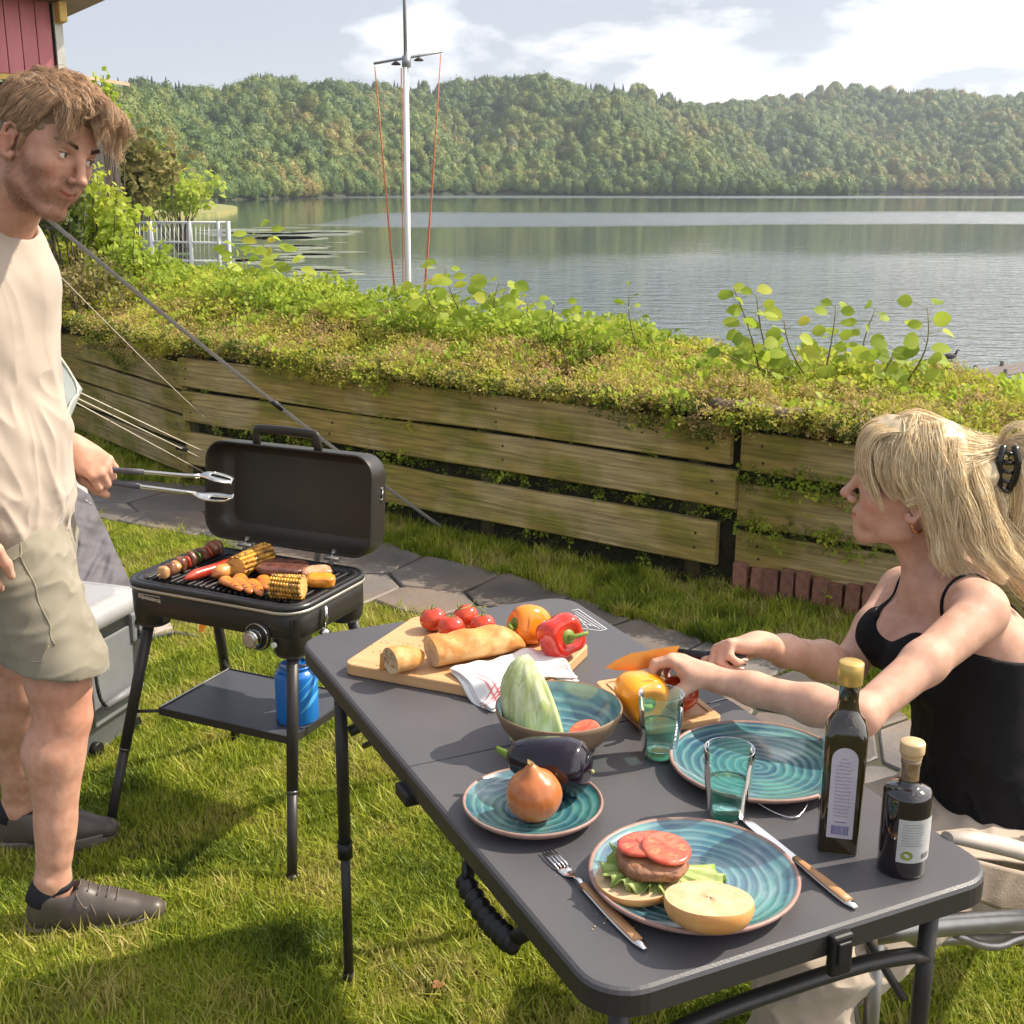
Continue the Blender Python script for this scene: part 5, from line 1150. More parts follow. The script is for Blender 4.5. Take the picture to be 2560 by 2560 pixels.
def of(u, v):
    rr_ = r * (1 + .012 * np.cos(9 * v) * np.sin(u)); x = rr_ * np.sin(u) ** .9; z = r * .93 * np.cos(u) + .34 * r * np.exp(-(u / .26) ** 2) - .06 * r * np.exp(-((PI - u) / .25) ** 2); return x * np.cos(v), x * np.sin(v), z
o = ob('onion_body', surf(of, 44, 54), oni, e); orient(o, basis((-.10, -.08, 1)), (0, 0, r * .93)); g = G(); rg = np.random.default_rng(2)
for k in range(9):
    a_ = k * .7; g.tube([(0, 0, r * 1.1), (.002 * math.cos(a_), .002 * math.sin(a_), r * 1.24), (.007 * math.cos(a_) * rg.random(), .007 * math.sin(a_), r * 1.36)], [.002, .0012, .0004], 5)
for k in range(16):
    a_ = k * .39; g.tube([(0, 0, -r * .90), (.007 * math.cos(a_), .007 * math.sin(a_), -r * .97)], [.0008, .0004], 4)
o = ob('dry_neck', g, mat('dry_onion', (.48, .34, .16), rough=.8), e); orient(o, basis((-.10, -.08, 1)), (0, 0, r * .93))
# burger
bun = mat('bun_crust', (.58, .27, .08), (.64, .36, .13), scale=16, rough=.5, lo=.4, hi=.6); bunc = mat('bun_cut', (.62, .45, .28), (.52, .35, .19), scale=34, rough=.85, bump=.001, bscale=110); patty = mat('patty_meat', (.20, .075, .035), (.36, .17, .08), scale=70, rough=.45, bump=.004, bscale=110, coat=.3)
lett = mat('lettuce', (.36, .50, .10), (.55, .62, .25), scale=25, rough=.4, tl=.4)
pc = np.array([pA.location[0], pA.location[1]]); PZ = TZ + .0125
def bunhalf(px, py, label, R, r=.052, h=.024, z=0., ob_c=None):
    c = gz(px, py, PZ + h); e = thing('bun_half', label, 'bun', (c[0], c[1], PZ + z))
    V, F = ICO3; d_ = 1 + .03 * vnoise(V * 2.4, 5, 2); 
    g = surf(lambda u, v: (r * (1 + .035 * np.cos(2 * v + .5) + .02 * np.cos(3 * v)) * np.sin(np.maximum(u, PI / 2 - .0)) * np.cos(v), r * (1 + .035 * np.cos(2 * v + .5)) * np.sin(np.maximum(u, PI / 2)) * np.sin(v), h * np.where(u < PI / 2, 1.0, 1 - np.abs(np.cos(u)) ** .8)), 24, 48)
    P = g.v[0].reshape(24, 48, 3); nn = 11
    prof = [(1.0, 1.0), (1.012, .93), (1.02, .8), (1.0, .55), (.93, .3), (.78, .1), (.5, .0), (.01, .0)]; th = np.linspace(0, 2 * PI, 48, endpoint=False)
    out = lambda s: np.c_[r * s * (1 + .03 * np.cos(2 * th + .5) + .015 * np.cos(5 * th)) * np.cos(th), r * s * (1 + .03 * np.cos(2 * th + .5)) * np.sin(th)]
    g = G(); g.grid(np.array([np.c_[out(s), np.full(48, h * z_)] for s, z_ in prof]), wrap_v=True); o = ob('crust', g, bun, e); orient(o, R, (0, 0, 0))
    g = G(); rr_ = np.linspace(.001, 1, 9); g.grid(np.array([np.c_[out(s), h + .0015 * np.sin(th * 3 + s * 9) * (1 - s) + .0006 * np.sin(th * 11 + s * 30) * (s < .99)] for s in rr_]), wrap_v=True); o = ob('cut_side', g, bunc, e); orient(o, R, (0, 0, 0)); return e
b1 = bunhalf(1597, 2190, 'lower bun half under the burger patty and lettuce', basis((-.05, -.03, 1)), .052, .018)
b2_ = bunhalf(1772, 2262, 'upper bun half lying cut side up beside the burger', basis((.04, .20, 1), (0, 1, 0)), .0545, .030, .006)
cp_ = np.array(b1.location); cp_ = cp_ + np.array([.018, .012, .0])
e = thing('burger_patty', 'grilled meat patty topped with tomato slices on the lower bun', 'patty', cp_ + np.array([0, 0, .021])); V, F = ICO4; s = np.sign(V) * np.abs(V) ** .75; d_ = 1 + .05 * vnoise(V * 6, 3, 3) + .03 * vnoise(V * 17, 5, 2)
ob('meat', G().add(s * d_[:, None] * np.array([.044, .044, .0125]) + np.array([0, 0, .013]), F), patty, e)
for i, (dx, dy, dz, nx, ny, rr_, lb_) in enumerate(((-.014, .008, .033, -.08, .05, .031, 'tomato slice on the left of the patty top'), (.016, -.006, .0355, .10, -.12, .032, 'tomato slice on the right of the patty top drooping forward'), (.006, .019, .0315, .05, .12, .028, 'tomato slice at the back of the patty top'))):
    tslice(cp_ + np.array([dx, dy, dz + .018]), rr_, .0065, basis((nx, ny, 1)), lb_)
def frill(c, a0, a1, r0, r1, z0, z1, seed, label, n=46):
    r_ = np.random.default_rng(seed); e = thing('lettuce_leaf', label, 'lettuce', (c[0], c[1], c[2])); th = np.radians(np.linspace(a0, a1, n)); m_ = 9; P = np.zeros((m_, n, 3)); ph = r_.uniform(0, 6)
    for i in range(m_):
        u = i / (m_ - 1); amp = .006 * u ** 1.3
        rad = r0 + (r1 - r0) * u * (1 + .12 * np.sin(th * 5 + ph)); z = z0 + (z1 - z0) * u + amp * np.sin(th * 17 + ph + u) + amp * .7 * np.sin(th * 31 + 2 * u); P[i] = np.c_[rad * np.cos(th) + amp * .6 * np.sin(th * 23), rad * np.sin(th), z]
    ob('leaf', G().grid(P), lett, e, solid=.0007)
frill(cp_ + np.array([0, 0, .0]), 120, 235, .02, .062, .026, .024, 1, 'curly lettuce leaf sticking out left of the patty'); frill(cp_ + np.array([.006, 0, 0]), -75, 20, .02, .080, .024, .006, 2, 'curly lettuce leaf spreading right of the patty onto the plate'); frill(cp_ + np.array([.0, -.006, -.002]), 225, 290, .02, .050, .024, .022, 3, 'small lettuce piece hanging over the front of the lower bun')

g = G(); r_ = np.random.default_rng(14); V, F = ico(1)
for _ in range(90):
    c = gz(r_.uniform(930, 1090), r_.uniform(1600, 1680), ZB + .001) if _ < 60 else gz(r_.uniform(1480, 1900), r_.uniform(2240, 2330), TZ + .001)
    g.add(V * r_.uniform(.0005, .0016) * np.array([1.3, 1, .7]) + c, F)
props(ob('bread_crumbs', g, crumb), 'small bread crumbs scattered on the board and near the burger plate', 'crumbs', kind='stuff')
# ================================================================== grill
GC = np.array([-.655, 2.86]); GY = math.radians(-25); GU = np.array([math.cos(GY), math.sin(GY)]); GV = np.array([-math.sin(GY), math.cos(GY)])
def gw(x, y, z): q = GC + GU * x + GV * y; return np.array([q[0], q[1], z])
grm = mat('grill_enamel', (.028, .024, .021), (.024, .021, .019), scale=40, rough=.38, spec=.5, bump=.0002, bscale=600)
grd = mat('grill_black', (.016, .016, .018), rough=.30, spec=.6, bump=.0002, bscale=500, col2=(.022, .021, .022), scale=30)
gin = mat('lid_inside', (.050, .040, .029), (.036, .029, .022), scale=5, rough=.42, bump=.0004, bscale=200)
chrome = mat('chrome', (.75, .73, .70), rough=.12, metal=1.)
grill = thing('gas_grill', 'black portable gas grill with open lid on four splayed legs', 'grill', (GC[0], GC[1], 0), GY)
W, D = .52, .334
def ringprism(rows, name, mt_, parent, cap0=True, cap1=True, smooth=True, n=7):
    P = np.array([[(x, y, z) for x, y in rrect(w_, d_, r_, n)] for w_, d_, r_, z in rows]); g = G(); g.grid(P, wrap_v=True); k = P.shape[1]
    if cap0: g.f += [tuple(range(k - 1, -1, -1))]
    if cap1: g.f += [tuple((len(rows) - 1) * k + j for j in range(k))]
    return ob(name, g, mt_, parent, smooth)
ringprism([(W - .012, D - .012, .055, .552), (W - .006, D - .006, .058, .556), (W - .006, D - .006, .058, .615), (W - .012, D - .012, .056, .617)], 'body', grm, grill)
for sx in (-1, 1):
    for sy in (-1, 1):
        cx_, cy_ = sx * (W / 2 - .053), sy * (D / 2 - .053); rows = []
        g = G(); zb = .512 if not (sx == 1 and sy == -1) else .500; pr_ = []
        for z, s in ((zb, .80), (zb + .012, .93), (.555, 1.0), (.600, 1.0)):
            pr_.append([(cx_ + sx * (-.034 + .047 * s) * a_ * (1) if False else cx_ + x * s, cy_ + y * s, z) for x, y in rrect(.090, .090, .040, 6)])
        g.grid(np.array(pr_), wrap_v=True); k = len(pr_[0]); g.f += [tuple(range(k - 1, -1, -1))]; ob('leg_socket', g, grm, grill)
        fx, fy = (sx * .290, sy * .275)
        if sx < 0 and sy < 0: fx = -.262
        top = np.array([cx_ + sx * .004, cy_ + sy * .004, zb + .03]); ft = np.array([fx, fy, .0]); t_ = lambda q: top + (ft - top) * q
        g = G(); g.tube([top, t_(.62)], [.0150, .0135], 14); lg = ob('leg', g, frame_m, grill)
        g = G(); g.tube([t_(.60), t_(.985)], [.0128, .0118], 14); ob('lower_tube', g, frame_m, lg)
        g = G(); g.tube([t_(.615), t_(.628)], .0142, 14); ob('joint_ring', g, mat('joint', (.10, .10, .10), rough=.3, metal=.6), lg)
        g = G(); g.tube([t_(.96), t_(1.0)], [.0132, .0136], 14); ob('foot', g, blackp, lg)
ringprism([(W - .006, D - .006, .060, .6172), (W + .002, D + .002, .063, .620), (W + .004, D + .004, .064, .627), (W - .002, D - .002, .060, .633), (W - .012, D - .012, .055, .634), (W - .020, D - .020, .05, .6335), (W - .028, D - .028, .045, .629), (W - .034, D - .034, .043, .632), (W - .040, D - .040, .042, .634), (W - .052, D - .052, .036, .633), (W - .062, D - .062, .03, .627), (W - .07, D - .07, .03, .622)], 'grill_plate', grd, grill, cap0=False, cap1=True)
gl = mat('rim_steel', (.50, .46, .40), rough=.35, metal=.7)
P = np.array([[(x, y, z) for x, y in rrect(w_, d_, r_, 8)] for w_, d_, r_, z in ((W + .004, D + .004, .064, .6135), (W + .0062, D + .0062, .065, .6150), (W + .0062, D + .0062, .065, .6190), (W + .003, D + .003, .064, .6205))]); g = G(); g.grid(P, wrap_v=True); ob('steel_rim', g, gl, grill)
for i in range(25):
    x = -.212 + i * (.424 / 24); g = G(); g.box((x, 0, .6285), (.0075, D - .092, .008)); ob('grate_bar', g, grd, grill, False, bev=.0015, seg=1)
# burnt spots on the hot side, knob, logo, igniter
bx, bz_ = .148, .553
g = G(); th = np.linspace(0, 2 * PI, 40, endpoint=False)
def disc(r, y0, y1, name, mt_, x=bx, z=bz_, seg=32, bev=.0015, par=None):
    g = G(); pts2 = [(x + r * math.cos(a_), z + r * math.sin(a_)) for a_ in np.linspace(0, 2 * PI, seg, endpoint=False)]; k = seg
    g.add([(px_, y0, pz_) for px_, pz_ in pts2] + [(px_, y1, pz_) for px_, pz_ in pts2], [tuple(range(k - 1, -1, -1)), tuple(range(k, 2 * k))] + [(i, (i + 1) % k, k + (i + 1) % k, k + i) for i in range(k)]); return ob(name, g, mt_, par or grill, False, bev=bev)
yf = -D / 2 + .003
disc(.0360, yf + .002, yf - .006, 'knob_plate', grm, bev=.003); disc(.0325, yf - .006, yf - .0085, 'knob_ring', chrome); kb = disc(.0300, yf - .0085, yf - .010, 'knob_base', blackp); disc(.0225, yf - .0095, yf - .034, 'knob', chrome, seg=20, bev=.003, par=grill); disc(.0165, yf - .034, yf - .038, 'knob_cap', mat('knob_face', (.62, .61, .58), (.5, .48, .46), scale=200, rough=.25, metal=.7), seg=24)
disc(.0068, yf + .0015, yf - .007, 'igniter', mat('igniter_white', (.72, .70, .66), rough=.3), x=.193, z=.537, seg=18)
g = G(); r_ = np.random.default_rng(5); x = -.205
gl_ = [(0, .0115), (.009, .0115), (.0175, .009), (.026, .0105), (.0345, .009), (.043, .0105), (.0515, .009), (.060, .0125)]
for i, (dx, h) in enumerate(gl_):      # worn white lettering, no longer readable
    g.box((x + dx + .0035, yf - .0004, .5975 + (.001 if i == 0 else -.0005 * i)), (.0072, .0008, h * .8)); 
g.box((x + .034, yf - .0004, .6045), (.066, .0008, .0022))
ob('lettering', g, mat('logo_print', (.55, .50, .43), (.08, .07, .06), scale=420, rough=.5, lo=.5, hi=.62), grill, False)
# lid: a rounded tray, opening towards the camera, hinged at the back edge
LW, LH, LD = .514, .262, .088; tilt = math.radians(6)
def lidpt(x, h, d): # h up from the hinge, d behind the opening
    y = .158 + d * math.cos(tilt) + h * math.sin(tilt); z = .658 + h * math.cos(tilt) - d * math.sin(tilt); return (x, y, z)
def lidring(w_, h_, r_, d): return [lidpt(x, y + LH / 2, d) for x, y in rrect(w_, h_, r_, 9)]
rows = [lidring(LW - .010, LH - .010, .050, .001), lidring(LW - .002, LH - .002, .053, -.001), lidring(LW, LH, .054, .002), lidring(LW, LH, .054, .030), lidring(LW - .004, LH - .004, .054, LD - .02), lidring(LW - .02, LH - .02, .05, LD - .004), lidring(LW - .05, LH - .05, .04, LD)]
g = G(); g.grid(np.array(rows), wrap_v=True); k = len(rows[0]); g.f += [tuple((len(rows) - 1) * k + j for j in range(k))]; lid = ob('lid', g, grm, grill)
rows = [lidring(LW - .010, LH - .010, .050, .001), lidring(LW - .014, LH - .014, .048, .020), lidring(LW - .020, LH - .020, .046, LD - .030), lidring(LW - .042, LH - .042, .040, LD - .020), lidring(LW - .062, LH - .058, .036, LD - .012), lidring(LW - .074, LH - .070, .032, LD - .010)]
g = G(); g.grid(np.array(rows), wrap_v=True); ob('lid_lining', g, gin, lid)
rows = [[np.array(lidpt(0, LH / 2, LD - .0095)) * (1 - f_) + np.array(p_) * f_ for p_ in lidring(LW - .072, LH - .068, .032, LD - .0095)] for f_ in (1, .8, .5, .1)]; g = G(); g.grid(np.array(rows), wrap_v=True); g.f += [tuple(3 * k + j for j in range(k))]; ob('lid_floor', g, gin, lid)
g = G(); q = [lidpt(x, h, d) for x, h, d in ((-.100, LH - .004, .012), (-.098, LH + .034, .006), (-.090, LH + .042, .004), (.080, LH + .042, .004), (.088, LH + .034, .006), (.090, LH - .004, .012))]; g.tube(chaikin(q, 2), .0075, 10, sx=1.6, up=(0, 1, 0)); ob('lid_handle', g, grm, lid)
for x in (-.125, .145):
    g = G(); g.tube([(x, .150, .634), lidpt(x, .012, .01)], .006, 8); g.tube([(x - .022, .158, .650), (x + .022, .158, .650)], .0065, 10); ob('hinge', g, gl, grill)
g = G(); 
for dz in (-.014, .014): g.tube([lidpt(LW / 2 - .003, LH * .62 + dz, .05), lidpt(LW / 2 + .003, LH * .62 + dz, .05)], .0042, 10)
g.tube([lidpt(LW / 2 + .001, LH * .62 - .014, .05), lidpt(LW / 2 + .001, LH * .62 + .014, .05)], .0022, 6); ob('lid_catch', g, chrome, lid)
# latch on the right side, hose
g = G(); g.tube([(W / 2 + .006, -.06, .61), (W / 2 + .010, -.062, .585), (W / 2 + .006, -.065, .56)], .005, 8); g.tube([(W / 2 + .004, -.075, .555), (W / 2 + .02, -.075, .545)], .011, 10); ob('side_latch', g, chrome, grill)
hose_m = mat('braided_hose', (.35, .33, .31), (.10, .10, .10), scale=300, rough=.6)
sf = -.64
g = G(); hq = chaikin([(W / 2 + .02, -.075, .545), (W / 2 + .10, -.05, .56), (W / 2 + .14, .0, .50), (W / 2 + .10, -.01, .40), (.235, -.04, .45), (.178, -.06, .44)], 3); g.tube(hq, .0055, 8); ob('gas_hose', g, hose_m, grill)
# shelf
shc = np.array([-.64, 2.835]) - GC; su, sv = shc @ GU, shc @ GV
shelf_m = mat('shelf_grey', (.060, .063, .075), (.055, .057, .068), scale=8, rough=.40); g = G(); g.prism([(su + x, sv + y) for x, y in rrect(.395, .275, .004, 2)], .298, .303); ob('shelf', g, shelf_m, grill, False)
g = G()
for a_, b2, c_, d_ in ((-.1985, 0, .004, .283), (.1985, 0, .004, .283)): g.box((su + a_, sv, .296), (c_, d_, .020))
for y_ in (-.1395, .1395): g.box((su, sv + y_, .296), (.401, .004, .020))
ob('shelf_frame', g, frame_m, grill, False, bev=.001)
g = G(); g.box((su - .1985, sv, .3066), (.0042, .27, .0012)); ob('shelf_edge', g, mat('bare_edge', (.62, .60, .56), rough=.3, metal=.7), grill, False)
for sx in (-1, 1):
    for sy in (-1, 1):
        g = G(); t1 = 1 - .30 / .53; cx_, cy_ = sx * (W / 2 - .049), sy * (D / 2 - .049); f_ = np.array([sx * (.262 if (sx < 0 and sy < 0) else .29), sy * .275]); q = np.array([cx_, cy_]) + (f_ - np.array([cx_, cy_])) * t1; g.tube([(q[0], q[1], .296), (su + sx * .195, sv + sy * .136, .296)], .0045, 8); ob('shelf_bracket', g, frame_m, grill)
# gas cartridge
gb = mat('gas_blue', (.010, .15, .55), (.014, .20, .62), scale=9, rough=.28, coat=.3); gb2 = mat('gas_light_blue', (.10, .42, .80), rough=.3); gc = gw(.170, -.055, .303); gas = thing('gas_cartridge', 'blue gas cartridge standing on the grill shelf', 'gas bottle', gc)
Rg = .052; g = G(); g.lathe([(.0005, .002), (.046, .002), (.050, .0), (Rg, .004), (Rg, .118), (.050, .124), (.042, .131), (.036, .136), (.040, .139), (.041, .142), (.036, .143), (.032, .139), (.0005, .137)], 48); o = ob('can', g, gb, gas)
g = G(); g.lathe([(.0005, .137), (.014, .138), (.014, .150), (.010, .155), (.0005, .156)], 20); ob('valve', g, mat('valve_blue', (.02, .12, .42), rough=.4), gas)
def ribbon(pts_, r): 
    P = np.array([[(r * math.cos(math.radians(a_)), r * math.sin(math.radians(a_)), z) for a_, z in row] for row in pts_]); g = G(); g.grid(P); return g
aa = np.linspace(-75, 5, 14)
for k, (z0, h_) in enumerate(((.030, .016), (.062, .012), (.088, .008))): ob('swoosh', ribbon([[(a_, z0 + (a_ + 75) * .00045 + .01 * math.sin((a_ + 75) / 60)) for a_ in aa], [(a_, z0 + h_ * math.sin((a_ + 75) / 80 * PI) + (a_ + 75) * .00045 + .01 * math.sin((a_ + 75) / 60)) for a_ in aa]], Rg + .0004), gb2, gas)
# food on the grill
GZ = .6335
sm = lambda n_, a_, b2, sc, **k: mat(n_, a_, b2, scale=sc, coat=.4, rough=.35, **k)
saus_m = sm('browned_sausage', (.60, .27, .07), (.30, .10, .02), 22, bump=.0006, bscale=90, lo=.42, hi=.6); mer_m = sm('red_sausage', (.50, .06, .02), (.34, .03, .015), 30); corn_m = sm('grilled_corn', (.78, .42, .04), (.55, .24, .03), 60, lo=.4, hi=.6, col3=(.16, .08, .02), scale3=70); meat_m = sm('grilled_meat', (.22, .085, .045), (.09, .04, .025), 40, bump=.002, bscale=70); steak_m = sm('steak', (.20, .075, .055), (.08, .03, .02), 60, bump=.0025, bscale=60); carrot_m = sm('grilled_carrot', (.76, .26, .04), (.50, .14, .03), 30, bump=.0008, bscale=80, lo=.4, hi=.62); pump_m = sm('grilled_pumpkin', (.80, .34, .03), (.62, .20, .02), 30, bump=.001, bscale=60); redp_m = sm('grilled_red_pepper', (.52, .05, .02), (.25, .03, .01), 30); grnp_m = sm('grilled_green_pepper', (.08, .14, .02), (.04, .07, .01), 30); onp_m = sm('grilled_onion', (.60, .38, .16), (.40, .18, .06), 30); fat_m = sm('roasted_rind', (.66, .38, .24), (.42, .16, .07), 30)
def gobj(x, y, z): return gw(x, y, z)
def sausage(name, p, r, m_, lab, cat, bend=0.):
    p = [np.array(gobj(*a_)) for a_ in p]; q = chaikin(p, 3); n_ = len(q); t_ = np.linspace(0, 1, n_); rr = r * np.clip(np.minimum(t_, 1 - t_) * 9, 0, 1) ** .45 + .0006; g = G(); g.tube(q, rr, 16); e = ob(name, g, m_, None); e.location = (0, 0, 0); return props(e, lab, cat)
sausage('sausage', [(-.040, -.090, GZ + .016), (-.036, -.04, GZ + .016), (-.028, .01, GZ + .017), (-.030, .055, GZ + .016)], .0190, saus_m, 'fat browned bratwurst in the middle of the grill', 'sausage')
sausage('sausage', [(-.095, -.128, GZ + .0115), (-.092, -.075, GZ + .011), (-.075, -.02, GZ + .011), (-.075, .05, GZ + .011), (-.085, .095, GZ + .011)], .0132, mer_m, 'thin curved red sausage between the skewer and the bratwurst', 'sausage')
sausage('sausage', [(-.050, .055, GZ + .010), (-.055, .09, GZ + .010), (-.048, .125, GZ + .010)], .0095, mer_m, 'end of a red sausage behind the bratwurst', 'sausage')
def corn(p0, p1, r, lab):
    a_, b2 = np.array(gobj(*p0)), np.array(gobj(*p1)); L_ = np.linalg.norm(b2 - a_); R_ = basis(b2 - a_); e = thing('corn_cob', lab, 'corn', a_); nk, nr = 13, int(L_ / .0068)
    core = G(); core.tube([(0, 0, 0), (0, 0, L_)], r * .86, 20); o = ob('cob', core, mat('corn_core', (.62, .40, .14), (.5, .28, .08), scale=80, rough=.7), e); orient(o, R_, (0, 0, 0)); g = G(); V, F = ico(1); rg = np.random.default_rng(1)
    for i in range(nr):
        for j in range(nk):
            a0 = 2 * PI * j / nk + .08 * i * .3; z = (i + .5) * L_ / nr; ex_ = np.array([math.cos(a0), math.sin(a0), 0]); et = np.array([-math.sin(a0), math.cos(a0), 0]); s = np.array([.0052, r * PI / nk * 1.02, L_ / nr * .56]); P = (V * s); P = P[:, :1] * ex_ + P[:, 1:2] * et + P[:, 2:] * np.array([0, 0, 1.]); g.add(P + ex_ * (r * .93) + np.array([0, 0, z]), F)
    o = ob('kernels', g, corn_m, e); props(o, kind='stuff'); orient(o, R_, (0, 0, 0)); return e
corn((-.012, -.030, GZ + .024), (-.018, .104, GZ + .024), .0270, 'corn cob lying at the back left of the carrots'); corn((.150, -.105, GZ + .023), (.226, -.085, GZ + .025), .0275, 'short bright corn cob at the front of the grill')
# skewer
e = thing('skewer', 'grilled skewer of meat, onion and pepper at the left of the grill', 'skewer', gobj(-.165, -.13, GZ)); O_ = np.array(e.location); a_, b2 = np.array(gobj(-.158, -.132, GZ + .018)), np.array(gobj(-.178, .118, GZ + .018)); ms = [onp_m, meat_m, onp_m, meat_m, redp_m, meat_m, grnp_m, meat_m, redp_m, meat_m, meat_m]; V, F = ICO3; nm = ['onion_piece', 'meat_piece', 'onion_piece', 'meat_piece', 'pepper_piece', 'meat_piece', 'pepper_piece', 'meat_piece', 'pepper_piece', 'meat_piece', 'meat_piece']
for i, m_ in enumerate(ms):
    t1 = (i + .4) / len(ms); p = a_ + (b2 - a_) * t1 - O_; s = np.sign(V) * np.abs(V) ** .7; d_ = 1 + .13 * vnoise(V * 2.6 + i, i, 3); th_ = .012 if m_ in (meat_m, onp_m) else .006; R_ = basis(b2 - a_) @ Rz(i * 1.1); rr_ = .0205 if m_ is meat_m else (.0165 if m_ is not onp_m else .0165); P = s * d_[:, None] * np.array([rr_, rr_ * .92, th_]); ob(nm[i], G().add(P @ R_.T + p + np.array([0, 0, .001 * math.sin(i * 3)]), F), m_, e)
g = G(); g.tube([a_ - (b2 - a_) * .06 - O_, b2 + (b2 - a_) * .05 - O_], .0015, 6); ob('stick', g, mat('skewer_wood', (.50, .36, .2), rough=.7), e)
# steak, carrots, pumpkin, bacon
def slab(c_, s_, rz, m_, name, lab, cat, seed, tilt_=(0, 0)):
    V, F = ICO4; s = np.sign(V) * np.abs(V) ** .6; d_ = 1 + .10 * vnoise(V * 2.2, seed, 3) + .025 * vnoise(V * 12, seed + 1, 2); P = s * d_[:, None] * np.array(s_); g = G(); g.add(P, F); o = ob(name, g, m_); o.location = Vector(gobj(*c_).tolist()); o.rotation_euler = (tilt_[0], tilt_[1], GY + rz); return props(o, lab, cat)
slab((.078, .040, GZ + .016), (.060, .046, .0155), .3, steak_m, 'steak', 'dark seared steak behind the front corn cob', 'steak', 3)
slab((.175, .045, GZ + .016), (.036, .020, .013), .9, fat_m, 'pork_rind', 'pinkish roasted piece of pork at the back right of the grill', 'meat', 9, (.3, 0))
slab((.215, .000, GZ + .015), (.036, .022, .014), .5, pump_m, 'pumpkin_piece', 'orange pumpkin piece at the right end of the grill', 'pumpkin', 5, (.2, 0))
for i, (x, y, L_, rz, lb_) in enumerate(((.030, -.100, .105, -.55, 'grilled carrot half at the left end of the fan'), (.062, -.098, .115, -.62, 'grilled carrot half with dark char lines in the middle of the fan'), (.098, -.098, .110, -.66, 'grilled carrot half beside the front corn cob'), (.095, -.060, .090, -.75, 'short grilled carrot half behind the fan'), (.040, -.065, .080, -.4, 'grilled carrot half lying across the back of the fan'))):
    q = np.linspace(-.5, .5, 9); rr = .0135 - .007 * (q + .5); rr[0] *= .6; rr[-1] *= .5; g = G(); g.tube(np.c_[q * L_, .003 * np.sin(q * 5 + i), .010 + 0 * q], rr * 1.35, 14, sx=.62, up=(0, 1, 0)); e = thing('carrot_half', lb_, 'carrot', gobj(x, y, GZ - .001), GY + rz); ob('carrot_body', g, carrot_m, e)
    g = G(); 
    for k in range(5): xx = (-.38 + k * .17) * L_; g.tube([(xx - .004, -.009 + .001 * k, .0165), (xx + .002, .0, .0188 - .0008 * k), (xx + .006, .008 - .001 * k, .0160)], .0011, 6, sx=.5)
    ob('char_mark', g, mat('char', (.10, .04, .02), rough=.7), e)
g = G(); hr2 = np.random.default_rng(12); c_ = gobj(-.07, .145, GZ + .006)
for _ in range(9): d = hr2.normal(size=3); d[2] = abs(d[2]) * .6; d /= np.linalg.norm(d); p = c_ + d * .028; g.tube([c_, p], .0008, 4); [g.add(leaf_shape(1, .35, .2, n=4)[0] * .012 @ rot_from(d + hr2.normal(0, .5, 3), hr2.normal(size=3)).T + c_ + (p - c_) * u_, leaf_shape(1, .35, .2, n=4)[1]) for u_ in (.4, .6, .8, 1)]
props(ob('herb_sprig', g, grnp_m), 'small green herb sprig at the back edge of the grill', 'herb')
# ================================================================== cooler
clg = mat('cooler_grey', (.20, .205, .215), (.17, .175, .185), scale=12, rough=.5, bump=.0003, bscale=300); cll = mat('cooler_lid', (.34, .34, .35), (.30, .30, .31), scale=10, rough=.45)
cf = np.array([-1.185, 3.04]); cxa, cya = np.array([.951, -.309]), np.array([.309, .951]); cyaw = math.atan2(-.309, .951); cc = cf - cxa * .26 + cya * .17
cool = thing('cool_box', 'grey cool box with black rope handle behind the man\'s legs', 'cooler', (cc[0], cc[1], 0), cyaw)
ringprism([(.46, .29, .03, .005), (.48, .31, .035, .02), (.52, .345, .04, .37)], 'box_body', clg, cool); ringprism([(.525, .35, .042, .372), (.54, .365, .045, .376), (.54, .365, .045, .405), (.515, .34, .05, .425), (.44, .27, .06, .432)], 'lid', cll, cool)
for y_ in (-.11, .11):
    g = G(); g.box((.262, y_, .33), (.03, .05, .09)); ob('handle_lug', g, clg, cool, False, bev=.008); g = G(); q = chaikin([(.270, y_, .345), (.286, y_, .30), (.290, y_ * .98, .20), (.288, y_ * .75, .165)], 2); g.tube(q, .0052, 8); ob('rope', g, mat('black_rope', (.015, .015, .016), (.16, .16, .15), scale=260, rough=.8, lo=.55, hi=.6), cool)
    g = G(); g.tube([(.262, y_, .348), (.284, y_, .348)], .013, 12); ob('rope_knob', g, blackp, cool)
g = G(); g.tube([(.288, -.085, .162), (.288, .085, .162)], .012, 12); ob('handle_grip', g, clg, cool)
g = G(); g.box((.262, .0, .22), (.008, .20, .24)); ob('side_panel', g, clg, cool, False, bev=.004); g = G(); g.tube([(.15, -.176, .36), (.15, -.182, .30), (.15, -.180, .25)], .012, 8, sx=1.6); ob('latch', g, blackp, cool)
for y_ in (-.09, .09): g = G(); g.tube([(.24, y_, .03), (.262, y_, .03)], .02, 12); ob('wheel', g, blackp, cool)
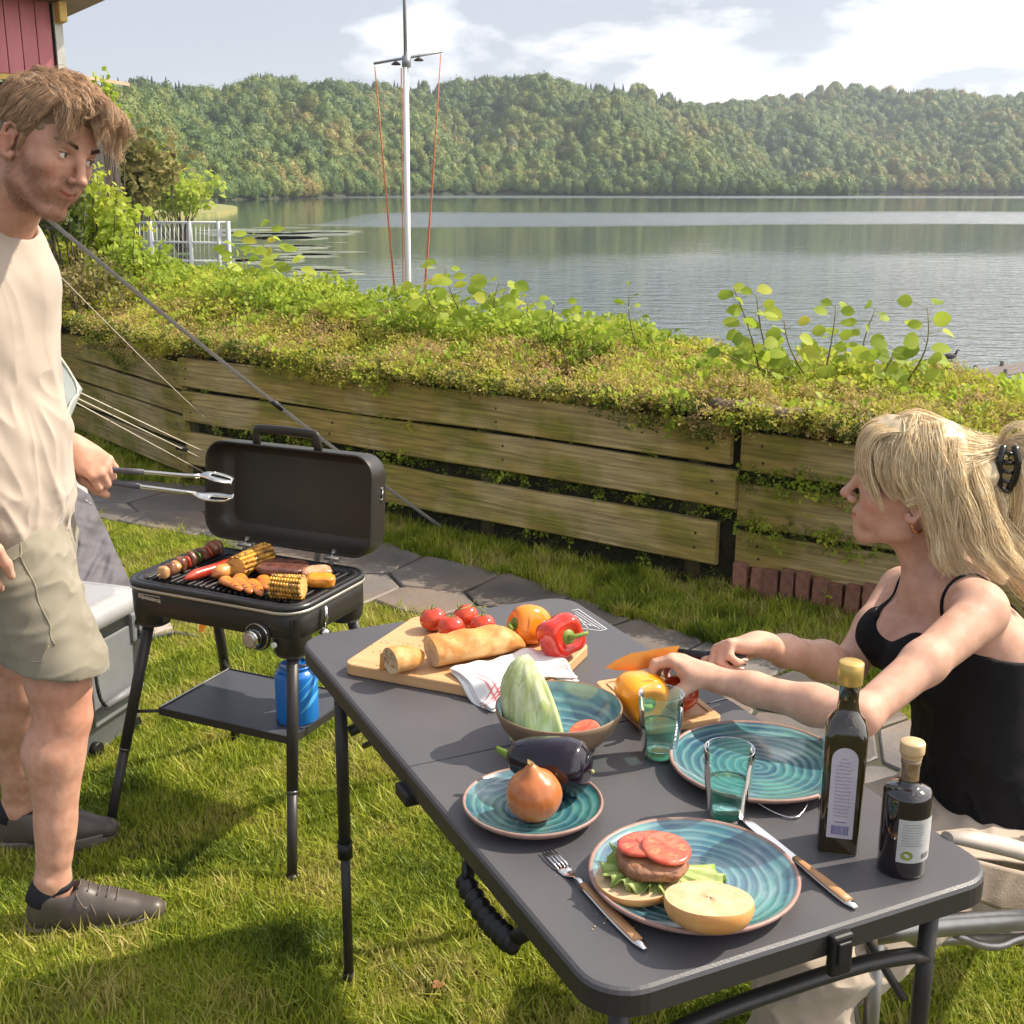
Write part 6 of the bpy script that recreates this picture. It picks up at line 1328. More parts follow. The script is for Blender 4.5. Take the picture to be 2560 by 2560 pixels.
# ================================================================== tent and its lines
tf = mat('tent_fabric', (.115, .105, .120), (.085, .080, .092), scale=3, rough=.75, bump=.003, bscale=14, sheen=.1); tl2 = mat('tent_light_fabric', (.34, .34, .34), (.30, .30, .30), scale=3, rough=.7, bump=.002, bscale=10)
tent = thing('tent', 'grey fabric tent or awning behind the standing man', 'tent', (0, 0, 0))
def cloth(top, bot, n, m_, seed, wr, name, mt_, par, solid=.002):
    top = np.array(top); bot = np.array(bot); P = np.zeros((n, m_, 3)); tt = np.linspace(0, 1, len(top)); u = np.linspace(0, 1, n)
    for i in range(n):
        a_ = np.array([np.interp(u[i], tt, top[:, k]) for k in range(3)]); b2 = np.array([np.interp(u[i], np.linspace(0, 1, len(bot)), bot[:, k]) for k in range(3)])
        for j in range(m_): v_ = j / (m_ - 1); P[i, j] = a_ * (1 - v_) + b2 * v_
    q = P.reshape(-1, 3); dv = vnoise(np.c_[q[:, 0] * 44, q[:, 1] * 14, q[:, 2] * 15] * 1.0, seed, 4) * wr; dv = dv - np.abs(vnoise(np.c_[q[:, 0] * 40, q[:, 1] * 8, q[:, 2] * 20], seed + 3, 2)) * wr * .7
    P = (q + np.c_[dv * .3, -dv, dv * .2]).reshape(P.shape); return ob(name, G().grid(P), mt_, par, solid=solid)
T = lambda x, y, Y: gy(x, y, Y)
# curved slanting wall: inner edge hidden by the man, outer edge falls to the right
top = [T(60, 1130, 3.8), T(120, 1170, 3.8), T(185, 1192, 3.85), T(226, 1238, 3.9)]; bot = [T(60, 1560, 3.45), T(170, 1600, 3.5), T(270, 1590, 3.6), T(350, 1580, 3.75)]
side = [T(226, 1238, 3.9), T(258, 1310, 3.88), T(300, 1400, 3.84), T(330, 1465, 3.8), T(350, 1580, 3.75)]
left = [T(60, 1130, 3.8), T(60, 1250, 3.7), T(60, 1360, 3.6), T(60, 1460, 3.5), T(60, 1560, 3.45)]
cloth(left, side, 90, 100, 4, .030, 'wall', tf, tent)
cloth([T(60, 1040, 3.9), T(60, 1145, 3.82)], [T(210, 1195, 3.93), T(228, 1262, 3.87)], 30, 40, 7, .008, 'light_panel', tl2, tent)
cloth([T(60, 760, 4.1), T(60, 960, 4.0)], [T(206, 973, 4.12), T(152, 1100, 4.0)], 24, 30, 2, .003, 'roof_panel', mat('roof_fabric', (.42, .46, .44), rough=.6, tl=.3), tent)
g = G(); q = chaikin([T(120, 850, 4.1), T(206, 973, 4.12), T(172, 1010, 4.06), T(166, 1060, 4.02)], 2); g.tube(q, .004, 6); ob('piping', g, mat('pale_piping', (.72, .68, .50), rough=.5), tent)
gs_ = [gz(x, y, .012) for x, y in ((345, 1545), (410, 1528), (432, 1575), (345, 1600))]; g = G(); cg = np.array(gs_); g.prism(cg[:, :2], .008, .02); ob('ground_flap', g, mat('flap_edge', (.44, .36, .32), rough=.7), tent, False)
g = G(); g.tube([gz(300, 1618, .01), gz(350, 1603, .012), gz(440, 1582, .015), gz(495, 1592, .01)], [.012, .012, .008, .006], 6, sx=.4); ob('ground_strap', g, tf, tent)
g = G(); c_ = gz(505, 1580, .02); g.add([c_ + (-.012, 0, 0), c_ + (.008, 0, 0), c_ + (.022, .01, .07), c_ + (.0, .01, .075)], [(0, 1, 2, 3)]); g.add([c_ + (.0, .01, .075), c_ + (.022, .01, .07), c_ + (.032, .03, .068), c_ + (.012, .03, .074)], [(0, 1, 2, 3)]); ob('orange_tag', g, mat('orange_tag', (.80, .22, .03), rough=.5), tent, False, solid=.002)
strap_m = mat('grey_strap', (.44, .40, .42), (.36, .33, .35), scale=60, rough=.6)
g = G(); a_, b2 = gy(60, 498, 4.3), gz(1120, 1330, 0.); q = np.linspace(0, 1, 24)[:, None]; p = a_ + (b2 - a_) * q + np.array([0, 0, -.03]) * np.sin(q * PI); g.tube(p, .0105, 6, sx=.25, up=(.3, -.6, .8)); st = props(ob('tent_strap', g, strap_m, smooth=False), 'wide grey tension strap running from the tent down to the grass', 'strap')
g = G(); k = 12; d = (b2 - a_) / np.linalg.norm(b2 - a_); g.tube([p[k] - d * .03, p[k] + d * .03], .013, 8, sx=.5); ob('buckle', g, blackp, st)
rope2 = mat('pale_cord', (.52, .46, .38), rough=.7)
def cord(p0, p1, r, lab, sag=.02):
    q = np.linspace(0, 1, 12)[:, None]; p = p0 + (p1 - p0) * q + np.array([0, 0, -sag]) * np.sin(q * PI); g = G(); g.tube(p, r, 6); return props(ob('guy_line', g, rope2), lab, 'rope')
cord(gy(100, 640, 4.4), gz(640, 1160, 0.02), .0022, 'single thin guy line crossing the hedge and planks left of the strap')
l1 = cord(gy(150, 985, 4.1), gz(560, 1208, .03), .003, 'upper of the three low guy lines left of the grill lid', .0); cord(gy(150, 975, 4.1), gz(575, 1180, .1), .003, 'middle of the three low guy lines with a small slider', .0); cord(gy(150, 958, 4.1), gz(585, 1165, .13), .003, 'highest low guy line ending behind the grill lid', .0)
c_ = (gy(150, 975, 4.1) + gz(575, 1180, .1)) / 2 + (gz(575, 1180, .1) - gy(150, 975, 4.1)) * .12; g = G(); g.tube([c_ - (.02, .02, -.01), c_ + (.02, .02, -.01)], .010, 8, sx=.5); props(ob('line_slider', g, blackp), 'small dark slider on the low guy lines', 'slider')
# tongs are made with the man; chair of the woman
chair = thing('camping_chair', 'beige camping armchair with grey metal frame under the seated woman', 'chair')
bei = mat('beige_fabric', (.40, .32, .25), (.34, .27, .21), scale=20, rough=.85, bump=.001, bscale=200); arm_m = mat('armrest_cream', (.46, .40, .35), (.40, .35, .30), scale=20, rough=.5)
cfr = mat('chair_frame', (.34, .33, .32), (.28, .27, .26), scale=30, rough=.35, metal=.75)
def Cc(x, y, Y): return gy(x, y, Y)
g = G(); a_, b2 = Cc(2368, 2092, 1.50), Cc(2900, 2200, 1.78); q = np.linspace(0, 1, 9)[:, None]; g.tube(a_ + (b2 - a_) * q + np.array([0, 0, .004]) * np.sin(q * 9), np.r_[.007, .012, np.full(7, .0135)], 14, sx=1.5, up=(1, 0, 0) if False else (0, 0, 1)); ob('armrest', g, arm_m, chair)
g = G(); P = [Cc(2395, 2200, 1.56), Cc(2395, 2310, 1.56)]; 
cloth([Cc(2400, 2140, 1.60), Cc(2560, 2180, 1.72), Cc(2760, 2215, 1.85)], [Cc(2410, 2240, 1.62), Cc(2500, 2275, 1.70), Cc(2760, 2300, 1.85)], 24, 12, 3, .004, 'seat_side', bei, chair, .004)
cloth([Cc(2330, 2130, 1.66), Cc(2760, 2185, 1.9)], [Cc(2250, 2060, 2.15), Cc(2700, 2080, 2.3)], 16, 16, 5, .004, 'seat', bei, chair, .006)
for nm_, pts2, r_ in (('frame_rail', [Cc(2180, 2335, 1.50), Cc(2300, 2315, 1.52), Cc(2700, 2290, 1.70)], .0165), ('lower_rail', [Cc(2050, 2385, 1.62), Cc(2140, 2352, 1.68), Cc(2640, 2345, 1.95)], .010), ('curved_strut', [Cc(2390, 2335, 1.56), Cc(2440, 2362, 1.58), Cc(2500, 2368, 1.60), Cc(2540, 2345, 1.62), Cc(2640, 2330, 1.66)], .007), ('front_leg', [Cc(2193, 2330, 1.56), Cc(2160, 2800, 1.60)], .0125), ('thin_leg', [Cc(2110, 2372, 1.60), Cc(2155, 2620, 1.56)], .0065), ('cross_strut', [Cc(2235, 2318, 1.58), Cc(2300, 2362, 1.62)], .008)):
    g = G(); p = chaikin(pts2, 2) if len(pts2) > 2 else np.array(pts2); g.tube(p, r_, 10); ob(nm_, g, cfr, chair)
# ================================================================== figures: smooth union of tapered limbs, meshed on a grid
class SDF:
    def __init__(s, lo, hi, h):
        s.h = h; s.lo = np.array(lo, float); s.n = np.ceil((np.array(hi) - s.lo) / h).astype(int) + 1
        s.ax = [(s.lo[i] + h * np.arange(s.n[i])).astype(np.float32) for i in range(3)]
        s.F = np.full(tuple(s.n), .05, np.float32); s.M = np.eye(3); s.T = np.zeros(3); s.S = 1.
    def frame(s, M=None, T=None, S=1.): s.M = np.eye(3) if M is None else np.array(M); s.T = np.zeros(3) if T is None else np.array(T); s.S = S
    def _sl(s, lo, hi, pad):
        a = np.clip(np.floor((lo - pad - s.lo) / s.h).astype(int), 0, s.n); b = np.clip(np.ceil((hi + pad - s.lo) / s.h).astype(int) + 1, 0, s.n); return tuple(slice(a[i], b[i]) for i in range(3))
    def _p(s, sl): return s.ax[0][sl[0]][:, None, None], s.ax[1][sl[1]][None, :, None], s.ax[2][sl[2]][None, None, :]
    def _mix(s, sl, d, k, op):
        A = s.F[sl]
        if op == 'sub': d = -d
        if k <= 0: s.F[sl] = np.minimum(A, d) if op == 'add' else np.maximum(A, d); return
        if op == 'add': h = np.clip(.5 + .5 * (A - d) / k, 0, 1); s.F[sl] = A * (1 - h) + d * h - k * h * (1 - h)
        else: h = np.clip(.5 - .5 * (A - d) / k, 0, 1); s.F[sl] = A * (1 - h) + d * h + k * h * (1 - h)
    def cap(s, a, b, ra, rb=None, k=.01, flat=None, f=1., op='add'):
        rb = ra if rb is None else rb; a = s.M @ (np.array(a, float) * s.S) + s.T; b = s.M @ (np.array(b, float) * s.S) + s.T; ra *= s.S; rb *= s.S; k *= s.S; R = max(ra, rb)
        sl = s._sl(np.minimum(a, b) - R, np.maximum(a, b) + R, k + 2 * s.h)
        if any(q.stop <= q.start for q in sl): return s
        x, y, z = s._p(sl); x = x - a[0]; y = y - a[1]; z = z - a[2]; ba = b - a; l2 = ba @ ba + 1e-12
        h = np.clip((x * ba[0] + y * ba[1] + z * ba[2]) / l2, 0, 1); x = x - ba[0] * h; y = y - ba[1] * h; z = z - ba[2] * h
        if flat is not None:
            n = s.M @ np.array(flat, float); n /= np.linalg.norm(n); q = x * n[0] + y * n[1] + z * n[2]; e = (1 / f - 1); l = np.sqrt(x * x + y * y + z * z + (e * e + 2 * e) * q * q)
            d = (l - (ra + (rb - ra) * h)) * min(1, .5 + .5 * f)
        else: d = np.sqrt(x * x + y * y + z * z) - (ra + (rb - ra) * h)
        s._mix(sl, d.astype(np.float32), k, op); return s
    def chain(s, pts, rs, k=.01, **kw):
        for i in range(len(pts) - 1): s.cap(pts[i], pts[i + 1], rs[i], rs[i + 1], k, **kw)
        return s
    def ell(s, c, r, k=.01, R=None, op='add'):
        c = s.M @ (np.array(c, float) * s.S) + s.T; r = np.array(r, float) * s.S; k *= s.S; Q = s.M @ (np.eye(3) if R is None else np.array(R)); m_ = r.max()
        ext = np.sqrt(((Q * r) ** 2).sum(1)); sl = s._sl(c - ext, c + ext, k + 2 * s.h)
        if any(q.stop <= q.start for q in sl): return s
        x, y, z = s._p(sl); x = x - c[0]; y = y - c[1]; z = z - c[2]; k0 = 0; k1 = 0
        for i in range(3): q = x * Q[0, i] + y * Q[1, i] + z * Q[2, i]; k0 = k0 + (q / r[i]) ** 2; k1 = k1 + (q / r[i] ** 2) ** 2
        k0 = np.sqrt(k0); d = k0 * (k0 - 1) / (np.sqrt(k1) + 1e-9); s._mix(sl, d.astype(np.float32), k, op); return s
    def cut(s, c, n, k=.004):
        c = s.M @ (np.array(c, float) * s.S) + s.T; n = s.M @ np.array(n, float); n /= np.linalg.norm(n); sl = (slice(None),) * 3; x, y, z = s._p(sl)
        d = (x - c[0]) * n[0] + (y - c[1]) * n[1] + (z - c[2]) * n[2]; s.F = np.maximum(s.F, d.astype(np.float32)); return s
    def mesh(s, smooth=1):
        F = s.F; I = F < 0; n = s.n
        c = [I[i:n[0] - 1 + i, j:n[1] - 1 + j, k:n[2] - 1 + k] for i in (0, 1) for j in (0, 1) for k in (0, 1)]
        al = c[0].copy(); an = c[0].copy()
        for q in c[1:]: al &= q; an |= q
        act = np.argwhere(an & ~al); lin = (act[:, 0] * n[1] + act[:, 1]) * n[2] + act[:, 2]
        off = np.array([(i, j, k) for i in (0, 1) for j in (0, 1) for k in (0, 1)]); val = np.stack([F[act[:, 0] + o[0], act[:, 1] + o[1], act[:, 2] + o[2]] for o in off], 1)
        acc = np.zeros((len(act), 3)); cnt = np.zeros(len(act))
        for a in range(8):
            for b in range(a + 1, 8):
                if np.abs(off[a] - off[b]).sum() != 1: continue
                va, vb = val[:, a], val[:, b]; m_ = (va < 0) != (vb < 0); t_ = np.where(m_, va / np.where(m_, va - vb, 1), 0); acc += np.where(m_[:, None], off[a] + (off[b] - off[a]) * t_[:, None], 0); cnt += m_
        V = s.lo + (act + acc / cnt[:, None]) * s.h; Q = []
        for ax in range(3):
            o = [0, 0, 0]; o[ax] = 1; A = I[:n[0] - o[0], :n[1] - o[1], :n[2] - o[2]]; B = I[o[0]:, o[1]:, o[2]:]; e = np.argwhere(A != B); u, v = [i for i in range(3) if i != ax]
            e = e[(e[:, u] > 0) & (e[:, v] > 0) & (e[:, u] < n[u] - 1) & (e[:, v] < n[v] - 1)]; sg = I[e[:, 0], e[:, 1], e[:, 2]]; ids = []
            for du, dv in ((-1, -1), (0, -1), (0, 0), (-1, 0)): q = e.copy(); q[:, u] += du; q[:, v] += dv; ids.append(np.searchsorted(lin, (q[:, 0] * n[1] + q[:, 1]) * n[2] + q[:, 2]))
            q = np.stack(ids, 1); fl = sg if ax != 1 else ~sg; q[~fl] = q[~fl][:, ::-1]; Q.append(q)
        Q = np.concatenate(Q); 
        for _ in range(smooth):
            S_ = np.zeros_like(V); c_ = np.zeros(len(V))
            for a in range(4): np.add.at(S_, Q[:, a], V[Q[:, (a + 1) % 4]] + V[Q[:, a - 1]]); np.add.at(c_, Q[:, a], 2)
            V = V * .45 + .55 * S_ / np.maximum(c_, 1)[:, None]
        return V, Q
def normals(V, Q):
    n = np.cross(V[Q[:, 2]] - V[Q[:, 0]], V[Q[:, 3]] - V[Q[:, 1]]); N_ = np.zeros_like(V)
    for a in range(4): np.add.at(N_, Q[:, a], n)
    return N_ / (np.linalg.norm(N_, axis=1)[:, None] + 1e-12)
def frm(fwd, up, pitch=0., roll=0.):
    f = np.array(fwd, float); f /= np.linalg.norm(f); u = np.array(up, float); l = np.cross(u, f); l /= np.linalg.norm(l); u = np.cross(f, l); M = np.stack([f, l, u], 1)
    return M @ Ry(-pitch) @ Rx(roll)     # positive pitch looks up
def head(s, M, T, S, female=False):
    s.frame(M, T, S); k = .02
    s.ell((-.004, 0, .052), (.097, .075, .084), 0); s.ell((.030, 0, .030), (.066, .066, .080), .02); s.ell((.034, 0, -.022), (.052, .055, .070), .022)
    jw = .044 if female else .047
    for y in (-1, 1):
        s.cap((-.004, y * jw, -.020), (.004, y * jw * .96, -.058), .017, .015, .02); s.cap((.004, y * jw * .96, -.060), (.070, y * .014, -.094 if not female else -.088), .0150, .0155, .02)
        s.ell((.060, y * .043, -.008), (.022, .020, .020), .018); s.cap((.080, y * .034, .037), (.088, y * .010, .033), .0085 if not female else .006, .0085, .014)
        s.ell((.069, y * .027, -.045), (.021, .018, .024), .016)
    s.ell((.075, 0, -.090 if not female else -.083), (.016, .019, .015), .014)
    s.ell((.078, 0, -.048), (.019, .026, .020), .014); s.ell((.0735, 0, -.068), (.0165, .024, .016), .012)
    for y in (-1, 1):
        s.ell((.0955, y * .0330, .0165), (.018, .0175, .0125), .010, op='sub'); s.ell((.0745, y * .0320, .0165), (.0148, .0152, .0130), .005); s.ell((.0925, y * .0325, .0160), (.0085, .0128, .0038), .002, op='sub')
    # nose
    nt_ = (.117, 0, -.017) if not female else (.1165, 0, -.014)
    s.cap((.088, 0, .030), (.098, 0, .016), .0085, .0080, .010); s.cap((.098, 0, .016), nt_, .0078, .0092, .008); s.ell(nt_, (.0100, .0105, .0088), .005)
    for y in (-1, 1): s.ell((.1025, y * .0115, -.0225), (.0095, .0062, .0072), .005); s.ell((.1055, y * .0062, -.0290), (.0050, .0032, .0034), .002, op='sub')
    # lips, corners drawn back into a smile
    for (z, r_, fx) in ((-.0480, .0050, .0945), (-.0575, .0056, .0925)):
        pts = [np.array([fx - (y / .027) ** 2 * .017, y, z + (y / .027) ** 2 * (.0075 if z > -.05 else .0125)]) for y in np.linspace(-.0255, .0255, 9)]
        s.chain(pts, [r_ * (1 - .70 * abs(y / .0255) ** 1.5) for y in np.linspace(-.0255, .0255, 9)], .0045)
    pts = [np.array([.0985 - (y / .027) ** 2 * .0165, y, -.0528 + (y / .027) ** 2 * .0098]) for y in np.linspace(-.024, .024, 9)]; s.chain(pts, [.0016] * 9, .0022, op='sub')
    s.cap((.102, 0, -.033), (.098, 0, -.042), .0022, .0022, .004, op='sub')
    for y in (-1, 1):     # ears
        R_ = Rz(y * math.radians(22)) @ Rx(0); c = np.array([-.006, y * .073, .004])
        E = [(.012, 0, -.022), (.010, .004, -.030), (.002, .008, -.030), (-.008, .010, -.016), (-.013, .013, .004), (-.010, .014, .022), (.000, .012, .031), (.010, .008, .028), (.013, .004, .016), (.006, .002, .006)]
        s.chain([c + np.array([q[0], y * q[1], q[2]]) for q in E], [.0055, .0062, .0055, .0042, .0040, .0040, .0040, .0038, .0034, .0030], .004)
        s.ell(c + np.array([-.001, y * .004, .002]), (.012, .0045, .024), .004); s.ell(c + np.array([.003, y * .0095, -.003]), (.0065, .0055, .0105), .003, op='sub'); s.cap(c + np.array([.004, y * .002, -.012]), c + np.array([.009, y * .001, -.004]), .0038, .0034, .003)
        s.chain([c + np.array(q) * (1, y, 1) for q in ((-.006, .009, -.012), (-.006, .010, .004), (-.001, .009, .016))], [.0022, .0026, .002], .003)
    s.frame()
def eye_parts(par, M, T, S, look, iris=(.16, .26, .24)):
    wh = mat('eye_white', (.72, .68, .64), rough=.12, coat=.8); ir = mat('iris_%0.2f' % iris[0], iris, rough=.1, coat=.8); pu = mat('pupil', (.005, .005, .005), rough=.08)
    for y in (-1, 1):
        c = M @ (np.array([.0765, y * .0320, .0165]) * S) + T; V, F = ICO3; e = ob('eye', G().add(V * .0122 * S, F), wh, par, loc=c); d = M @ np.array(look, float); d /= np.linalg.norm(d); R_ = basis(d)
        g = G(); g.lathe([(.0002, .01245 * S), (.0035 * S, .0121 * S), (.0058 * S, .0109 * S)], 18); o = ob('iris', g, ir, e); orient(o, R_, (0, 0, 0)); g = G(); g.lathe([(.0002, .01262 * S), (.0024 * S, .0123 * S)], 14); o = ob('pupil', g, pu, e); orient(o, R_, (0, 0, 0))
def hand(s, W_, d, pn, side, curl, thumb, L_=.185, k=.006, spread=.07, fk=None):
    """wrist W_, direction d towards the fingers, pn palm normal (the way the palm looks), side +1/-1 thumb side;
    curl: bend angles per finger (index..little), thumb: list of directions"""
    d = np.array(d, float); d /= np.linalg.norm(d); pn = np.array(pn, float); pn -= d * (pn @ d); pn /= np.linalg.norm(pn); t = np.cross(d, pn) * side    # towards the thumb
    f = L_ / .185; P = lambda a, b, c: np.array(W_) + (d * a + t * b + pn * c) * f
    s.cap(P(-.012, 0, 0), P(.018, 0, 0), .0215 * f, .0275 * f, .015, flat=pn, f=.74)
    for b, w_ in ((.026, .0125), (.009, .0135), (-.009, .013), (-.025, .0115)): s.cap(P(.012, b * .62, 0), P(.082 - abs(b - .006) * .35, b, .001), .0145 * f, w_ * f * .92, .012, flat=pn, f=.88)
    s.ell(P(.035, .024, .010), (.026 * f, .018 * f, .015 * f), .012, R=np.stack([d, t, pn], 1)); s.ell(P(.035, -.022, .009), (.030 * f, .014 * f, .013 * f), .012, R=np.stack([d, t, pn], 1))
    tips = []
    for i, (b, l, r_) in enumerate(((.0265, .072, .0088), (.0090, .080, .0090), (-.0090, .074, .0086), (-.0255, .058, .0076))):
        base = P(.082 - abs(b - .006) * .35, b, .0005); a0 = curl[i]; dirs = []; ang = 0; sp = (b / .026) * spread
        dd = d + t * sp; dd /= np.linalg.norm(dd); p = base; pts = [base]; rs = [r_ * 1.12 * f]
        for j, (fr, fa) in enumerate(((.44, a0[0]), (.31, a0[1]), (.25, a0[2]))):
            ang += math.radians(fa); p = p + (dd * math.cos(ang) + pn * math.sin(ang)) * l * fr * f; pts.append(p); rs.append(r_ * (1.0, .92, .74)[j] * f)
        s.chain(pts, rs, .0035); tips.append((pts, rs, dd, ang))
    pts = [P(.018, .020, .006)]; rs = [.0150 * f]; p = pts[0]
    for j, (l, th) in enumerate(zip((.042, .034, .026), thumb)): v = d * th[0] + t * th[1] + pn * th[2]; v /= np.linalg.norm(v); p = p + v * l * f; pts.append(p); rs.append((.0118, .0098, .0078)[j] * f)
    s.chain(pts, rs, .007); return tips, pts, (d, t, pn)
def nails(par, tips, thumb_pts, pn):
    nm = mat('finger_nail', (.72, .46, .40), rough=.22, coat=.4)
    for pts, rs, dd, ang in tips:
        v = pts[-1] - pts[-2]; v /= np.linalg.norm(v); up = -(pn - v * (pn @ v)); up /= np.linalg.norm(up) + 1e-9; V, F = ICO2; R_ = np.stack([v, np.cross(up, v), up], 1)
        ob('nail', G().add(V * np.array([.0062, .0048, .0016]) @ R_.T + pts[-1] + up * (rs[-1] * .86) + v * .001, F), nm, par)
def skin_mat(name, c1, c2):
    m = mat(name, c1, c2, scale=38, rough=.56, sss=.22, sub=(1, .32, .16), attr='col', lo=.35, hi=.65, bump=.00028, bscale=420, spec=.34); return m
def tint(V, base, blobs):
    C = np.tile(np.array(base, float), (len(V), 1))
    for c, r, col, st in blobs:
        d = np.linalg.norm((V - np.array(c)) / np.array(r), axis=1); w_ = np.clip(1 - d, 0, 1); w_ = (w_ * w_ * (3 - 2 * w_) * st)[:, None]; C = C * (1 - w_) + np.array(col) * w_
    return C
def strands(name, bundles, mt_, par, seed=1, width=.0011, seg=14):
    "bundles: list of (points, radii, count, wave, wavelen); every strand is a thin three sided hair"
    r = np.random.default_rng(seed); VV = []; FF = []; CC_ = []; n0 = 0
    for pts, rad, cnt, wav, wl in bundles:
        pts = chaikin(np.array(pts, float), 2); m_ = len(pts); rad = np.interp(np.linspace(0, 1, seg), np.linspace(0, 1, len(rad)), rad)
        ll = np.r_[0, np.cumsum(np.linalg.norm(np.diff(pts, axis=0), axis=1))]; 
        for _ in range(cnt):
            end = r.uniform(.72, 1.0) if r.random() < .5 else 1.0; st = 0 if r.random() < .7 else r.uniform(0, .15); u = np.linspace(st, end, seg); P = np.stack([np.interp(u * ll[-1], ll, pts[:, i]) for i in range(3)], 1)
            t = np.gradient(P, axis=0); t /= np.linalg.norm(t, axis=1)[:, None] + 1e-9; a = np.cross(t, [.31, .77, .55]); a /= np.linalg.norm(a, axis=1)[:, None] + 1e-9; b = np.cross(t, a)
            q = r.normal(0, .5, 2); q = q / max(1, np.linalg.norm(q)); ph = r.uniform(0, 6.28); wv = wav * (1 + .3 * r.normal()); s_ = u * ll[-1]
            o = rad[:, None] * (q[0] * a + q[1] * b) + (wv * np.sin(s_ / wl * 6.28 + ph * .35 + q[0] * 2) * u)[:, None] * a + (wv * .6 * np.cos(s_ / wl * 6.28 + ph) * u)[:, None] * b + np.cumsum(r.normal(0, .00035, (seg, 3)), 0)
            P = P + o; w_ = width * r.uniform(.6, 1.3) * (1 - .75 * np.linspace(0, 1, seg) ** 3); th = r.uniform(0, 6.28); c1 = (np.cos(th) * a + np.sin(th) * b); c2 = np.cross(t, c1)
            V = np.stack([P + c1 * w_[:, None] * .5, P - c1 * w_[:, None] * .5 + c2 * w_[:, None] * .3, P - c1 * w_[:, None] * .25 - c2 * w_[:, None] * .45], 1).reshape(-1, 3); VV.append(V)
            i = np.arange(seg - 1)[:, None] * 3 + n0; 
            for a_, b_ in ((0, 1), (1, 2), (2, 0)): FF.append(np.concatenate([i + a_, i + b_, i + 3 + b_, i + 3 + a_], 1))
            v_ = np.clip(r.normal(1, .20), .5, 1.5); CC_.append(np.full((seg * 3, 3), v_)); n0 += seg * 3
    me = meshdata(name, np.concatenate(VV), np.concatenate(FF), mt_, True, np.concatenate(CC_)); o = bpy.data.objects.new(name, me); COL.objects.link(o)
    if par: o.parent = par
    o['kind'] = 'stuff'; return o
def body_obj(name, V, Q, mt_, par, cols=None, origin=(0, 0, 0)):
    me = meshdata(name, V - np.array(origin), Q, mt_, True, cols); o = bpy.data.objects.new(name, me); COL.objects.link(o); o.parent = par; return o
def wrinkle(V, Nn, dirs, amp, wl, seed, mask=None):
    "folds running along dirs: displace along the normal by ridged noise squeezed across the folds"
    d = np.array(dirs, float); d /= np.linalg.norm(d); q = V / wl; along = (q @ d)[:, None] * d; q = q - along * .82
    n = vnoise(q * 2.2, seed, 3); n = (1 - np.abs(n)) ** 2 - .5; a = amp * n
    if mask is not None: a = a * mask
    return V + Nn * a[:, None]
# ================================================================== the standing man
man = thing('person', 'standing bearded man in beige t-shirt and khaki shorts holding grill tongs', 'person', (-1.03, 2.46, 0))
MO = np.array([-1.03, 2.46, 0.])
HM = frm((math.cos(math.radians(-30)), math.sin(math.radians(-30)), 0), (0, 0, 1), math.radians(-19.5), math.radians(-13)); HS = .97; HT_ = gy(211, 458, 2.30) - HM @ (np.array([.124, 0, -.017]) * HS)
s = SDF((-1.36, 2.10, .02), (-.74, 2.80, 1.80), .0027)
head(s, HM, HT_, HS)
hp = lambda *q: HM @ (np.array(q) * HS) + HT_
nk = np.array([-1.015, 2.44, 1.47])
s.cap(hp(-.028, 0, -.035), nk, .054, .060, .03); s.cap(hp(-.004, 0, -.070), nk + (-.002, .0, -.02), .030, .038, .03); s.cap(hp(-.03, -.045, -.03), nk + (.03, -.05, -.02), .018, .018, .02)
# torso under the shirt
for a, b_, r1, r2 in (((-1.07, 2.46, 1.34), (-1.10, 2.46, 1.10), .10, .10), ((-1.10, 2.46, 1.10), (-1.07, 2.46, .86), .10, .115)): s.cap(a, b_, r1, r2, .04)
# legs
nhip, nknee, nank = np.array([-1.02, 2.38, .84]), gy(150, 1742, 2.36), gy(132, 2200, 2.31)
fhip, fknee, fank = np.array([-1.07, 2.57, .84]), np.array([-1.150, 2.615, .47]), np.array([-1.20, 2.655, .10])
for hip, kn, an in ((nhip, nknee, nank), (fhip, fknee, fank)):
    s.cap(hip + (-.02, 0, 0), kn + (0, 0, .03), .078, .058, .03); s.cap(kn + (.0, 0, .03), kn + (.005, 0, -.04), .060, .053, .03); s.cap(kn + (.018, 0, .012), kn + (.014, 0, -.015), .040, .038, .02)
    cf = kn + (an - kn) * .30 + np.array([-.012, 0, 0]); s.cap(kn + (-.004, 0, -.04), cf, .051, .057, .03); s.cap(cf, kn + (an - kn) * .72, .056, .037, .03); s.cap(kn + (an - kn) * .68, an, .038, .034, .02); s.cap(kn + (.018, 0, -.05), an + (.012, 0, .06), .032, .024, .03)
    s.ell(an + (0, -.026, .004), (.014, .012, .016), .01); s.ell(an + (0, .026, .010), (.014, .012, .016), .01); s.cap(an, an + (.005, 0, -.05), .035, .036, .02)
# far arm with tongs
fsh, felb, fwr = np.array([-1.15, 2.61, 1.37]), np.array([-1.23, 2.64, 1.10]), gy(182, 1118, 2.585)
s.chain([fsh, felb, felb + (fwr - felb) * .35, fwr], [.058, .046, .045, .030], .02)
tg0, tg1 = gy(215, 1178, 2.56), gy(578, 1192, 2.60)
hd_ = gy(258, 1172, 2.555) - fwr; tipsL, thL, frL = hand(s, fwr + np.array([.004, 0, -.004]), hd_, np.array([.15, .55, -.85]), -1, ((62, 55, 35), (66, 58, 35), (62, 55, 32), (58, 50, 30)), ((.75, .30, .75), (.92, -.12, .55), (.98, -.18, .05)), .19)
